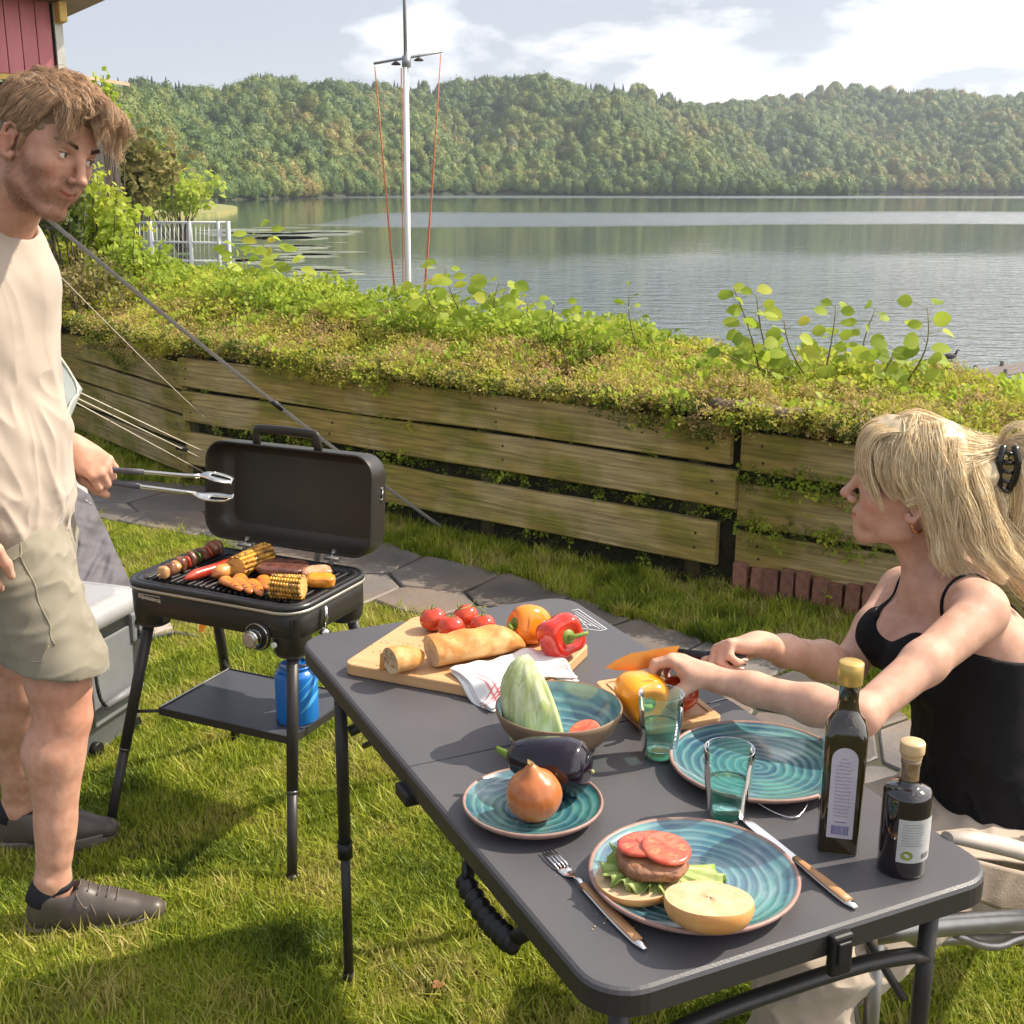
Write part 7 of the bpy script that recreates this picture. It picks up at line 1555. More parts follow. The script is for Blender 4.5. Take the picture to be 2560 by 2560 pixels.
# near arm hanging down at the picture edge
nsh, nelb, nwr = np.array([-1.09, 2.27, 1.38]), np.array([-1.20, 2.225, 1.09]), gy(-92, 1325, 2.20)
s.chain([nsh, nelb, nelb + (nwr - nelb) * .35, nwr], [.058, .046, .045, .030], .02)
tipsR, thR, frR = hand(s, nwr, gy(-48, 1490, 2.20) - nwr, (-.25, .9, -.1), 1, ((16, 22, 16), (20, 26, 18), (24, 28, 18), (28, 30, 18)), ((.75, .55, .15), (.95, .30, .15), (1, .1, .15)), .19)
Vb, Qb = s.mesh(2); del s
Hh = (Vb - HT_) @ HM / HS        # head coordinates of every vertex
sk = np.array([1., 1., 1.]); blobs = []
C = np.ones((len(Vb), 3)); inhead = Vb[:, 2] > 1.42
def hblob(c, r, col, st): 
    d = np.linalg.norm((Hh - np.array(c)) / np.array(r), axis=1); w_ = np.clip(1 - d, 0, 1); w_ = (w_ * w_ * (3 - 2 * w_) * st * inhead)[:, None]; C[:] = C * (1 - w_) + np.array(col) * w_
stub = (.50, .44, .42)
beard = ((Hh[:, 2] < -.012 - .45 * np.clip(.085 - Hh[:, 0], 0, .1) + .30 * np.clip(.055 - Hh[:, 0], 0, .07)) & (Hh[:, 0] > -.012) & (Hh[:, 2] > -.125)) & inhead
bw = sstep(.0, .02, -.010 - Hh[:, 2] + .55 * np.clip(.045 - Hh[:, 0], 0, .06)) * sstep(-.02, .01, Hh[:, 0]) * sstep(-.132, -.10, Hh[:, 2]) * inhead
bn = .55 + .45 * np.clip(vnoise(Hh * 520, 3, 2), -1, 1); C *= np.clip(1 - (bw * (.20 + .16 * bn))[:, None] * np.array([.9, 1, 1.02]), .2, 1)
for y in (-1, 1):
    hblob((.078, y * .045, -.022), (.03, .03, .03), (1.05, .72, .66), .35); hblob((-.01, y * .08, 0), (.03, .03, .04), (1.05, .70, .62), .5)
for t_ in np.linspace(-1, 1, 9): hblob((.098 - abs(t_) ** 2 * .017, t_ * .024, -.0530 + t_ * t_ * .006), (.012, .008, .0095), (.82, .42, .40), .8); hblob((.097 - abs(t_) ** 2 * .0165, t_ * .024, -.0528 + t_ * t_ * .007), (.011, .006, .0022), (.28, .12, .10), .9)
hblob((.115, 0, -.018), (.02, .02, .02), (1.08, .74, .68), .4)
leg = (Vb[:, 2] < .62); ln = vnoise(Vb * 300 * np.array([1, 1, .4]), 9, 2); C *= 1 - (leg * .10 * np.clip(ln, 0, 1))[:, None]
redk = np.exp(-(((Vb - (nknee + (.05, -.02, -.02))) / .08) ** 2).sum(1)); C = C * (1 - .35 * redk[:, None]) + np.array([1.1, .75, .66]) * .35 * redk[:, None]
skin1 = skin_mat('tanned_skin', (.60, .335, .24), (.50, .26, .18))
body = body_obj('body', Vb, Qb, skin1, man, C, MO)
eye_parts(body, HM, HT_ - MO, HS, (1, .42, .16), (.13, .10, .055))
nails(body, [([p - MO for p in a], b, c, d) for a, b, c, d in tipsL + tipsR], None, frL[2])
hair1 = mat('brown_hair', (.40, .245, .14), (.54, .355, .215), scale=60, rough=.42, attr='col', spec=.5, aniso=.4)
# t-shirt
s = SDF((-1.40, 2.08, .78), (-.80, 2.84, 1.56), .0036)
fx = lambda x, y, Y=2.45: gy(x, y, Y)
rowf = [(112, 640), (132, 720), (147, 800), (150, 900), (149, 1000), (165, 1080), (176, 1170), (180, 1250), (172, 1292)]
prev = None
for px_, py_ in rowf:
    f_ = fx(px_ - 20, py_, 2.44); r_ = .118 + .014 * (py_ > 1160); c = f_ - np.array([r_, 0, 0])
    if prev is not None: s.cap(prev, c, r_, r_, .03); s.cap(prev + (-.035, .07, 0), c + (-.035, .07, 0), r_ * .93, r_ * .93, .05); s.cap(prev + (-.035, -.075, 0), c + (-.035, -.075, 0), r_ * .93, r_ * .93, .05)
    prev = c
s.cap(nsh + (.0, .05, .03), nk + (-.0, -.02, -.01), .055, .060, .04); s.cap(fsh + (.0, -.05, .03), nk + (-.0, .02, -.01), .055, .060, .04); s.cap(nk + (-.01, 0, -.03), nk + (.01, 0, -.09), .085, .10, .04)
s.cap(nsh, nsh + (nelb - nsh) * .72, .072, .074, .04); s.cap(fsh, fsh + (felb - fsh) * .72, .072, .074, .04)
for sh, el in ((nsh, nelb), (fsh, felb)): s.cap(sh + (el - sh) * .74, sh + (el - sh) * 1.3, .12, .12, .0, op='sub')
s.cut((-1.05, 0, .866), (-.10, 0, -1)); s.cap(hp(-.03, 0, -.035), nk + (.006, 0, .012), .062, .070, .006, op='sub')
V, Q = s.mesh(2); del s; Nn = normals(V, Q); lowm = np.clip((1.36 - V[:, 2]) / .25, .35, 1)
V = wrinkle(V, Nn, (.55, .2, -1), .014, .090, 4, lowm); V = wrinkle(V, normals(V, Q), (1, .2, -.55), .008, .07, 8, np.clip((1.02 - V[:, 2]) / .12, 0, 1.2)); V = wrinkle(V, normals(V, Q), (.15, 0, -1), .004, .06, 18, lowm)
shirt_m = mat('beige_jersey', (.44, .36, .295), (.40, .325, .265), scale=8, rough=.88, bump=.0006, bscale=500, sheen=.25)
sh = body_obj('t_shirt', V, Q, shirt_m, man, None, MO)
g = G(); th = np.linspace(0, 2 * PI, 40, endpoint=False); cax = basis(hp(-.03, 0, -.035) - (nk + (.006, 0, .012)), (1, 0, 0)); ctr = nk + (.010, 0, .020); ring = [ctr + cax @ np.array([math.cos(a_) * .078, math.sin(a_) * .075, -.010 * math.cos(a_)]) for a_ in th]; P = []
for i, p in enumerate(ring): 
    rd = (p - ctr) / np.linalg.norm(p - ctr); P.append([p + rd * .004 * math.cos(b_) + cax[:, 2] * .011 * math.sin(b_) for b_ in np.linspace(0, 2 * PI, 8, endpoint=False)])
g.grid(np.array(P) - MO, wrap_u=True, wrap_v=True); ob('collar', g, shirt_m, sh)
g = G(); p0 = gy(196, 1290, 2.36)
# shorts
s = SDF((-1.38, 2.14, .50), (-.78, 2.80, 1.02), .0034)
s.cap((-1.062, 2.44, .93), (-1.057, 2.43, .82), .094, .124, .03); s.cap((-1.067, 2.51, .93), (-1.067, 2.51, .82), .090, .116, .04)
hc = gy(152, 1640, 2.35); kt = np.array([hc[0] - .008, 2.36, .60]); s.cap((-1.038, 2.388, .83), kt, .114, .096, .03); s.cap(kt, kt + (.03, 0, -.15), .094, .093, .01)
fk = fknee + (.005, 0, .14); s.cap((-1.08, 2.56, .83), fk, .114, .098, .03); s.cap(fk, fk + (-.02, 0, -.15), .098, .098, .01)
s.cap(nhip, nknee, .092, .080, .0, op='sub') if False else None
s.cap(kt + (-.006, 0, .01), kt + (.03, 0, -.2), .078, .084, .0, op='sub'); s.cap(fk + (.02, 0, .09), fk + (-.02, 0, -.2), .088, .088, .0, op='sub')
s.cut((kt[0], 2.36, .598), (-.16, -.05, -1)); V, Q = s.mesh(2); del s; Nn = normals(V, Q)
V = wrinkle(V, Nn, (1, .3, .22), .0065, .050, 21, .4 + .6 * sstep(.60, .72, V[:, 2])); V = wrinkle(V, normals(V, Q), (.35, .2, 1), .004, .07, 5)
C = np.ones((len(V), 3)); khaki = mat('khaki_cotton', (.27, .24, .18), (.22, .195, .145), scale=9, rough=.85, bump=.0005, bscale=600, sheen=.15)
so_ = body_obj('shorts', V, Q, khaki, man, None, MO)
from mathutils.bvhtree import BVHTree
def drape(V, Q, pts, off=.001):
    "put points on the cloth as seen from outside (nearest surface)"
    T_ = BVHTree.FromPolygons(V.tolist(), Q.tolist()); o = []
    for p in pts: l, n_, i, d_ = T_.find_nearest(Vector(p)); o.append(np.array(l) + np.array(n_) * off)
    return np.array(o)
def seam(V, Q, pxs, Yd, r_, name, mt_, par, n=40, off=.0006):
    p = chaikin([gy(x, y, Yd) for x, y in pxs], 2); d = np.linspace(0, len(p) - 1, n); p = np.stack([np.interp(d, np.arange(len(p)), p[:, k]) for k in range(3)], 1); q = drape(V, Q, p, off)
    
    for _ in range(6): q[1:-1] = (q[:-2] + 2 * q[1:-1] + q[2:]) / 4
    q = drape(V, Q, q, off); q[1:-1] = (q[:-2] + 2 * q[1:-1] + q[2:]) / 4; g = G(); g.tube(q - MO, r_, 6); return ob(name, g, mt_, par)
pale = mat('pale_stitch', (.34, .30, .21), rough=.8)
seam(V, Q, [(62, 1320), (72, 1390), (95, 1450), (125, 1530), (146, 1590), (156, 1632)], 2.24, .0011, 'side_seam', pale, so_)
seam(V, Q, [(62, 1668), (104, 1655), (140, 1636)], 2.24, .0012, 'hem_stitch', pale, so_)
seam(V, Q, [(20, 1408), (60, 1404), (84, 1404)], 2.24, .0012, 'pocket_stitch', pale, so_)
# socks, shoes
sock_m = mat('black_sock', (.012, .012, .018), (.02, .02, .028), scale=200, rough=.9); shoe_m = mat('grey_leather', (.105, .085, .072), (.075, .060, .052), scale=7, rough=.38, bump=.0006, bscale=80, lo=.4, hi=.62); sole_m = mat('shoe_sole', (.17, .14, .125), rough=.7); lace_m = mat('laces', (.22, .17, .14), (.05, .04, .04), scale=500, rough=.8)
def shoe(heel, toe, ank, name_i):
    heel = np.array(heel); toe = np.array(toe); L_ = .305; d = (toe - heel); d[2] = 0; d /= np.linalg.norm(d); M = frm(d, (0, 0, 1)); T0 = heel
    s = SDF(np.minimum(T0, T0 + d * .32) - (.09, .09, .03), np.maximum(T0, T0 + d * .32) + (.09, .09, .15), .0027); s.frame(M, T0)
    s.cap((.045, 0, .045), (.10, 0, .045), .040, .040, .02, flat=(0, 1, 0), f=.82); s.cap((.10, .0, .042), (.20, .002, .036), .040, .036, .03); s.cap((.20, .002, .034), (.262, -.004, .032), .040, .0295, .02, flat=(0, 0, 1), f=.86)
    s.cap((.045, 0, .05), (.055, 0, .082), .038, .036, .02, flat=(0, 1, 0), f=.86); s.cap((.055, 0, .08), (.16, 0, .055), .034, .032, .03); s.cap((.085, 0, .085), (.115, 0, .078), .026, .028, .02)
    s.cap((.035, 0, .10), (.085, 0, .10), .033, .030, .006, op='sub'); s.cut((0, 0, .017), (0, 0, -1)); V, Q = s.mesh(2); par = ob('shoe', meshdata('shoe', V - MO, Q, shoe_m), None, man)
    out = [(.0, -.030), (.03, -.037), (.08, -.036), (.13, -.036), (.19, -.044), (.235, -.041), (.27, -.026), (.288, -.005), (.288, .012), (.27, .030), (.235, .042), (.19, .044), (.13, .034), (.08, .034), (.03, .035), (.0, .028), (-.007, 0)]; out = chaikin(np.array(out), 2, True); rows = []
    for z, f in ((-.004, .97), (.0, 1.0), (.008, 1.0), (.014, .985), (.021, 1.03), (.0235, 1.02), (.024, .9)):
        c = np.array([.14, 0]); q = c + (out - c) * f; lift = .012 * np.clip((q[:, 0] - .19) / .09, 0, 1) ** 1.5; P = np.c_[q, z + lift + 0 * q[:, 0]]; rows.append(P @ M.T + T0 - MO)
    g = G(); g.grid(np.array(rows), wrap_v=True); k = len(out); g.f += [tuple(range(k - 1, -1, -1)), tuple(6 * k + j for j in range(k))]; ob('sole', g, sole_m, par)
    g = G(); T_ = BVHTree.FromPolygons(V.tolist(), Q.tolist())
    def on(x, y, off=.0012):
        p = M @ np.array([x, y, .2]) + T0; l, n_, i, dd = T_.ray_cast(Vector(p), Vector((0, 0, -1))); l = np.array(l if l is not None else p - (0, 0, .12)); return l + (0, 0, off) - MO
    for i in range(5):
        x = .115 + i * .019; w_ = .019 + .001 * i; g = G(); g.tube([on(x, -w_), on(x + .004, -w_ * .5, .003), on(x + .004, 0, .004), on(x + .004, w_ * .5, .003), on(x, w_)], .0017, 6); ob('lace', g, lace_m, par)
    for sy in (-1, 1):
        g = G(); a_ = on(.112, 0, .004); q = [a_, a_ + M @ np.array([-.004, sy * .018, .012]), a_ + M @ np.array([.006, sy * .040, .0]), a_ + M @ np.array([.020, sy * .045, -.022]), a_ + M @ np.array([.022, sy * .034, -.018]), a_ + M @ np.array([.006, sy * .010, .002])]; g.tube(chaikin(q, 2), .0017, 6); ob('lace_loop', g, lace_m, par)
        g = G(); q = [a_, a_ + M @ np.array([.02, sy * .022, -.002]), a_ + M @ np.array([.034, sy * .040, -.022]), a_ + M @ np.array([.040, sy * .044, -.040])]; g.tube(chaikin(q, 2), .0016, 6); ob('lace_end', g, lace_m, par)
    g = G(); g.tube([M @ np.array([.040, 0, .075]) + T0 - MO, M @ np.array([.046, 0, .095]) + T0 - MO, ank - MO + (0, 0, .002)], [.0395, .038, .0385], 26); ob('sock', g, sock_m, man)
    g = G(); g.tube([ank - MO + (0, 0, -.004), ank - MO + (0, 0, .010)], [.0392, .0385], 26); ob('sock_cuff', g, sock_m, man)
shoe((-1.046, 2.295, .003), (-.753, 2.345, .003), nank + (.002, 0, -.012), 0); shoe((-1.258, 2.645, .003), (-.96, 2.69, .003), fank + (.002, 0, -.010), 1)
# hair: short sides, long wavy top swept forward into a fringe
s = SDF(HT_ - .17, HT_ + .19, .0034); s.frame(HM, HT_, HS); s.ell((-.010, 0, .060), (.104, .083, .089), 0); s.ell((.045, 0, .105), (.052, .056, .032), .03)
s.cap((-.03, 0, -.05), (-.06, 0, .0), .05, .06, .03); s.ell((.118, 0, .005), (.070, .11, .080), .012, op='sub'); s.ell((.035, 0, -.062), (.075, .12, .074), .012, op='sub'); s.ell((-.006, .09, .0), (.024, .04, .034), .008, op='sub'); s.ell((-.006, -.09, .0), (.024, .04, .034), .008, op='sub'); V, Q = s.mesh(2)
V = V + normals(V, Q) * (.0022 * vnoise(V * 190, 3, 3))[:, None]; Hc_ = np.ones((len(V), 3)) * (.50 + .1 * vnoise(V * 90, 1, 2))[:, None]; hcap = body_obj('hair', V, Q, hair1, man, Hc_, MO); del s
hb_ = []; r = np.random.default_rng(31); hh = lambda x, y, z: HM @ (np.array([x, y, z]) * HS) + HT_ - MO
for i in range(230):      # top, combed forward and to the side, ends falling over the forehead
    y0 = r.uniform(-.062, .062); x0 = r.uniform(-.085, .055); l = .05 + .05 * r.random(); z0 = .146 - .9 * y0 ** 2 / .075 - 3.2 * max(0, -x0 - .01) ** 2 - .12 * max(0, x0)
    lift = r.uniform(.004, .020); x1 = x0 + l * .55; x2 = x0 + l * 1.15; dr = max(0, x2 - .075)
    hb_.append(([hh(x0, y0, z0 - .012), hh(x0 + .012, y0 * 1.03, z0 + lift * .7), hh(x1, y0 * 1.12 + .004, z0 + lift - .006 - .12 * max(0, x1 - .03)), hh(min(x2, (.125 if y0 > -.02 else .092) + .015 * r.random()), y0 * 1.15, z0 - .008 - .45 * max(0, x2 - .05) - dr * .35)], [.004, .008, .009, .005], 26, .0050, .040))
for i in range(42):      # fringe standing forward over the forehead
    y0 = r.uniform(-.050, .058); x0 = r.uniform(.045, .075); z0 = .128 - y0 ** 2 * 10; nr_ = np.clip((-.012 - y0) / .03, 0, 1); fw_ = r.uniform(.120, .156) - .040 * nr_; d_ = r.uniform(.004, .044) * (1 - .7 * nr_)
    hb_.append(([hh(x0, y0, z0 - .012), hh(x0 + .026, y0 * 1.05, z0 + .014), hh(fw_ - .018, y0 * 1.1, z0 + .004), hh(fw_, y0 * 1.1 + r.normal(0, .006), z0 - d_ * .55), hh(fw_ - .006 + r.normal(0, .006), y0 * 1.05 + r.normal(0, .010), z0 - d_)], [.004, .008, .008, .007, .004], 24, .0045, .035))
for sy in (-1, 1):
    for i in range(46): x_ = r.uniform(.0, .060); z_ = .098 + .2 * (.06 - x_) * r.random(); hb_.append(([hh(x_ + .012, sy * (.066 + .006 * r.random()), z_ + .012), hh(x_ + .004, sy * .078, z_ - .010), hh(x_ - .008, sy * .080, z_ - .030 - .012 * r.random())], [.005, .006, .003], 13, .0016, .03))
    for i in range(190):   # sides and back
        a_ = r.uniform(math.radians(62), math.radians(172)); zt = r.uniform(.02, .128); rr_ = lambda z: math.sqrt(max(.05, 1 - ((z - .055) / .095) ** 2)); f = lambda a1, z, o: hh((.103 + o) * math.cos(a1) * rr_(z) - .010, sy * (.080 + o) * math.sin(a1) * rr_(z), z)
        zb = zt - r.uniform(.028, .05); 
        if zb < .022 and a_ < math.radians(118): zb = .024 + .015 * r.random(); zt = max(zt, zb + .02)
        hb_.append(([f(a_, zt, -.002), f(a_ + .05, (zt + zb) / 2, .005), f(a_ + .10, zb, .003)], [.006, .009, .006], 22, .001, .03))
    for i in range(10): y_ = .074; hb_.append(([hh(.018 + r.uniform(-.006, .006), sy * .074, .045), hh(.020, sy * .077, .022), hh(.019, sy * .075, -.002 - .01 * r.random())], [.005, .005, .002], 12, .0005, .03))
strands('hair_strands', hb_, hair1, hcap, 3, .0009, 10)
eb = []
for sy in (-1, 1):
    for i in range(9): u = i / 8; x_ = .0995 - .020 * u ** 1.6; y_ = sy * (.014 + .034 * u); z_ = .0375 + .006 * math.sin(u * 2.4); eb.append(([hh(x_ - .004, y_, z_ - .002), hh(x_, y_ + sy * .004, z_ + .001), hh(x_ - .002, y_ + sy * .010, z_ + .001 - .002 * u)], [.003, .004, .002], 26, .0003, .02))
    for i in range(7): u = i / 6; x_ = .0895 - .006 * u ** 2 - .004 * (1 - u) ** 2; y_ = sy * (.022 + .021 * u); eb.append(([hh(x_, y_, .0225), hh(x_ + .005, y_ + sy * .001, .0225)], [.0006, .0003], 4, .0, .02))
strands('eyebrows', eb, mat('dark_brow', (.10, .05, .025), (.12, .06, .03), rough=.6, attr='col'), hcap, 4, .0009, 5)
# stubble: short separate hairs on jaw, chin and lip
cand = np.where(bw > .35)[0]; cand = cand[r.random(len(cand)) < min(1, 3600 / max(1, len(cand)))]; NB2 = normals(Vb, Qb); sb = []
for i_ in cand: p_ = Vb[i_] - MO + r.normal(0, .0008, 3); d_ = NB2[i_] * .0022 + HM @ np.array([.0005, 0, -.0022]) + r.normal(0, .0005, 3); sb.append(([p_, p_ + d_ * .6, p_ + d_ * 1.3], [0, 0], 1, 0, .02))
strands('stubble', sb, mat('stubble_hair', (.20, .11, .06), (.30, .18, .10), scale=60, rough=.6, attr='col'), body, 6, .00042, 3)
# ---- tongs
tm = mat('tong_steel', (.68, .66, .62), rough=.24, metal=1.); tgrip = mat('tong_grip', (.075, .070, .085), rough=.5); O_ = gy(150, 1180, 2.56)
tongs = thing('grill_tongs', 'long steel grill tongs with dark grips held in the man\'s hand', 'tongs', O_)
def tp(x, y, Y=2.565): return gy(x, y, Y) - O_
for nm_, P in (('upper_arm', [(148, 1178), (215, 1168), (290, 1176), (360, 1180), (470, 1190), (500, 1190)]), ('lower_arm', [(148, 1182), (215, 1198), (290, 1208), (350, 1216), (440, 1228), (490, 1234)])):
    up = nm_[0] == 'u'; q = [tp(x, y, 2.565 + (x - 150) * .00008) for x, y in P]; g = G(); g.tube(chaikin(q, 2), .0048, 10, sx=.45, up=(0, 0, 1)); arm_ = ob(nm_, g, tm, tongs)
    g = G(); q = [tp(x, y, 2.565 + (x - 150) * .00008) for x, y in (P[0:4] if up else P[0:4])]; q = chaikin(q, 2)[:12 if up else 12]; g.tube(q, .0066, 10, sx=.7); ob('grip', g, tgrip, arm_)
    hx = [(494, 1190), (520, 1182), (550, 1186), (575, 1196), (584, 1206)] if up else [(484, 1233), (510, 1245), (540, 1252), (566, 1250), (580, 1240)]; 
    # scalloped spoon end: a curved leaf shell with slots
    A = np.array([tp(x, y, 2.60) for x, y in hx]); A = chaikin(A, 2); n_ = len(A); P3 = np.zeros((n_, 11, 3)); dirv = A[-1] - A[0]; dirv /= np.linalg.norm(dirv); wv = np.cross(dirv, CF); wv /= np.linalg.norm(wv)
    for i in range(n_):
        u = i / (n_ - 1); w_ = .0075 + .0185 * math.sin(min(1, u * 1.02) ** .8 * PI * .86)
        for j in range(11): v_ = (j - 5) / 5; P3[i, j] = A[i] + np.array([0, -1, 0]) * w_ * 1.25 * v_ + np.array([0, 0, 1]) * (.35 * w_ * (1 if up else -1) * (1 - v_ * v_) ) - np.array([0, 0, 1]) * (.008 if up else -.008) * math.sin(u * PI)
    g = G(); fs = [(i * 11 + j, (i + 1) * 11 + j, (i + 1) * 11 + j + 1, i * 11 + j + 1) for i in range(n_ - 1) for j in range(10) if not (j in (2, 3, 6, 7) and .25 < i / n_ < .8)]; g.add(P3.reshape(-1, 3), fs); ob('spoon_end', g, tm, arm_, solid=.0016)
g = G(); g.tube([tp(142, 1180), tp(152, 1180)], .009, 10); ob('joint', g, tm, tongs)
# ================================================================== the seated woman
wom = thing('person', 'seated blonde woman in black strappy top and beige skirt cutting vegetables at the table', 'person', (.85, 2.03, 0))
WO = np.array([.85, 2.03, 0.])
WM = frm((math.cos(math.radians(164.9)), math.sin(math.radians(164.9)), 0), (0, 0, 1), math.radians(4.5), math.radians(-2.7)); WS = .98; WT = gy(2114, 1231, 2.165) - WM @ (np.array([.1165, 0, -.014]) * WS); print('WT', WT)
s = SDF((.17, 1.58, .30), (1.16, 2.46, 1.20), .0029)
head(s, WM, WT, WS, True)
wp = lambda x, y, z: WM @ (np.array([x, y, z]) * WS) + WT
nb = np.array([.800, 2.12, .865])
s.cap(wp(-.034, 0, -.035), nb, .041, .045, .03); s.cap(wp(.005, 0, -.070), nb + (-.028, .01, -.01), .026, .032, .03)
nsh, fsh2 = gy(2455, 1535, 1.945), gy(2252, 1475, 2.30)
s.cap(nb + (0, 0, -.02), nsh + (0, .02, .006), .050, .047, .04); s.cap(nb + (0, 0, -.02), fsh2 + (.01, -.02, .006), .048, .046, .04)
ch, wa, pe = np.array([.835, 2.10, .735]), np.array([.865, 2.06, .585]), np.array([.885, 2.03, .455])
s.cap(nb + (.005, 0, -.04), ch, .075, .090, .05); s.cap(ch + (.01, -.075, .03), wa + (0, -.05, 0), .088, .085, .05); s.cap(ch + (-.01, .075, .03), wa + (0, .05, 0), .085, .080, .05)
s.cap(wa + (0, -.04, 0), pe + (0, -.05, 0), .090, .100, .05); s.cap(wa + (0, .04, 0), pe + (0, .05, 0), .088, .10, .05)
for q in ((.742, 2.045, .735), (.718, 2.145, .748)): s.ell(q, (.062, .060, .060), .035)
# arms
nel, nw = gy(2150, 1792, 1.73), gz(1785, 1697, .788)
s.chain([nsh, nsh + (nel - nsh) * .5, nel], [.0430, .0345, .0285], .02); s.chain([nel, nel + (nw - nel) * .30, nel + (nw - nel) * .72, nw], [.0290, .0305, .0245, .0205], .02)
fel, fw = gy(2118, 1668, 2.14), gz(1898, 1610, .815)
s.chain([fsh2, fsh2 + (fel - fsh2) * .5, fel], [.0445, .0375, .0325], .02); s.chain([fel, fel + (fw - fel) * .30, fel + (fw - fel) * .72, fw], [.0330, .0350, .0265, .0215], .02)
# near hand rests on the vegetables, fingers bent over them; far hand grips the knife
t1_, h1_, f1_ = hand(s, nw, gz(1700, 1652, .806) - nw, (-.30, -.10, -1), 1, ((38, 48, 26), (40, 50, 26), (36, 50, 28), (32, 50, 30)), ((.45, .40, .80), (.62, .05, .80), (.85, -.2, .55)), .170, spread=.10)
t2_, h2_, f2_ = hand(s, fw, gz(1765, 1622, .818) - fw, (.25, -.55, -.80), -1, ((30, 45, 25), (58, 66, 40), (66, 68, 42), (70, 68, 42)), ((.70, .45, .45), (.90, .10, .30), (.98, .0, .10)), .170)
V, Q = s.mesh(2); del s
Hh = (V - WT) @ WM / WS; C = np.ones((len(V), 3)); inhead = V[:, 2] > .90
for y in (-1, 1):
    hblob((.070, y * .044, -.022), (.036, .03, .032), (1.06, .74, .70), .45); hblob((.088, y * .033, .022), (.02, .016, .012), (.80, .62, .58), .5)
for t_ in np.linspace(-1, 1, 9): hblob((.098 - abs(t_) ** 2 * .017, t_ * .023, -.0530 + t_ * t_ * .006), (.012, .008, .010), (.98, .50, .50), .8); hblob((.097 - abs(t_) ** 2 * .0165, t_ * .023, -.0528 + t_ * t_ * .007), (.011, .006, .0022), (.42, .20, .18), .9)
hblob((.114, 0, -.018), (.02, .02, .02), (1.05, .80, .76), .5)
hm_ = np.exp(-(((V - f1_[0] * .09 - nw) / .05) ** 2).sum(1)); C = C * (1 - .25 * hm_[:, None]) + np.array([1.08, .76, .68]) * .25 * hm_[:, None]
skin2 = skin_mat('fair_skin', (.60, .36, .265), (.51, .285, .20))
wb = body_obj('body', V, Q, skin2, wom, C, WO); VB_, QB_ = V, Q
eye_parts(wb, WM, WT - WO, WS, (1, .05, .15), (.10, .20, .30)); nails(wb, [([p - WO for p in a], b, c, d) for a, b, c, d in t1_ + t2_], None, f1_[2])
# black top
s = SDF((.58, 1.80, .40), (1.14, 2.36, .90), .0034)
s.cap(ch + (.0, 0, .02), ch + (0, 0, .0), .098, .098, .03); s.cap(ch + (.01, -.075, .035), wa + (0, -.05, 0), .094, .091, .05); s.cap(ch + (-.01, .075, .035), wa + (0, .05, 0), .091, .086, .05)
s.cap(wa + (0, -.04, 0), pe + (0, -.05, .0), .098, .120, .05); s.cap(wa + (0, .04, 0), pe + (0, .05, .0), .096, .120, .05)
for q in ((.742, 2.045, .735), (.718, 2.145, .748)): s.ell(q, (.068, .066, .066), .035)
s.cut((.68, 2.08, .790), (-.36, -.05, 1)) if False else s.cut((.70, 2.08, .800), (.16, .05, 1)); s.cut((.85, 2.05, .482), (.05, 0, -1))
s.ell((.700, 2.085, .835), (.07, .050, .070), .012, op='sub'); s.ell((.90, 2.05, .86), (.09, .07, .075), .012, op='sub')
V, Q = s.mesh(2); del s; Nn = normals(V, Q); V = wrinkle(V, Nn, (.55, 1, .15), .0045, .05, 3, .3 + np.clip((.62 - V[:, 2]) / .1, 0, 1)); V = wrinkle(V, normals(V, Q), (1, .4, .5), .004, .045, 9, np.clip((.66 - V[:, 2]) / .1, 0, 1))
topm = mat('black_jersey', (.006, .006, .007), (.009, .008, .009), scale=10, rough=.8, bump=.0004, bscale=700, spec=.25); tank = body_obj('top', V, Q, topm, wom, None, WO)
BT = BVHTree.FromPolygons(VB_.tolist(), QB_.tolist())
def onbody(p, off=.003): l, n_, i, d_ = BT.find_nearest(Vector(p)); return np.array(l) + np.array(n_) * off - WO
def strap(pts, w_, name):
    q = chaikin(np.array(pts), 2); d = np.linspace(0, len(q) - 1, 30); q = np.stack([np.interp(d, np.arange(len(q)), q[:, k]) for k in range(3)], 1); q = np.array([onbody(p) for p in q]); q[1:-1] = (q[:-2] + 2 * q[1:-1] + q[2:]) / 4; g = G(); 
    n_ = np.array([q[i] + WO - np.array(BT.find_nearest(Vector(q[i] + WO - np.array([0, 0, 0])))[0]) for i in range(30)]); n_ /= np.linalg.norm(n_, axis=1)[:, None] + 1e-9; t = np.gradient(q, axis=0); t /= np.linalg.norm(t, axis=1)[:, None]; b = np.cross(t, n_)
    th = np.linspace(0, 2 * PI, 8, endpoint=False); P = q[:, None, :] + (np.cos(th)[None, :, None] * b[:, None, :] * w_ + np.sin(th)[None, :, None] * n_[:, None, :] * .0022); g.grid(P, wrap_v=True); ob(name, g, topm, tank)
zt = gy(2325, 1590, 2.03)
strap([gy(2345, 1640, 1.98), gy(2330, 1560, 2.0), gy(2375, 1490, 2.0), gy(2440, 1425, 2.02), gy(2500, 1440, 2.04), gy(2560, 1530, 2.05), gy(2600, 1640, 2.05)], .0045, 'strap')
strap([gy(2196, 1552, 2.13), gy(2208, 1500, 2.16), gy(2235, 1440, 2.19), gy(2262, 1395, 2.2), gy(2330, 1420, 2.22)], .0060, 'strap')
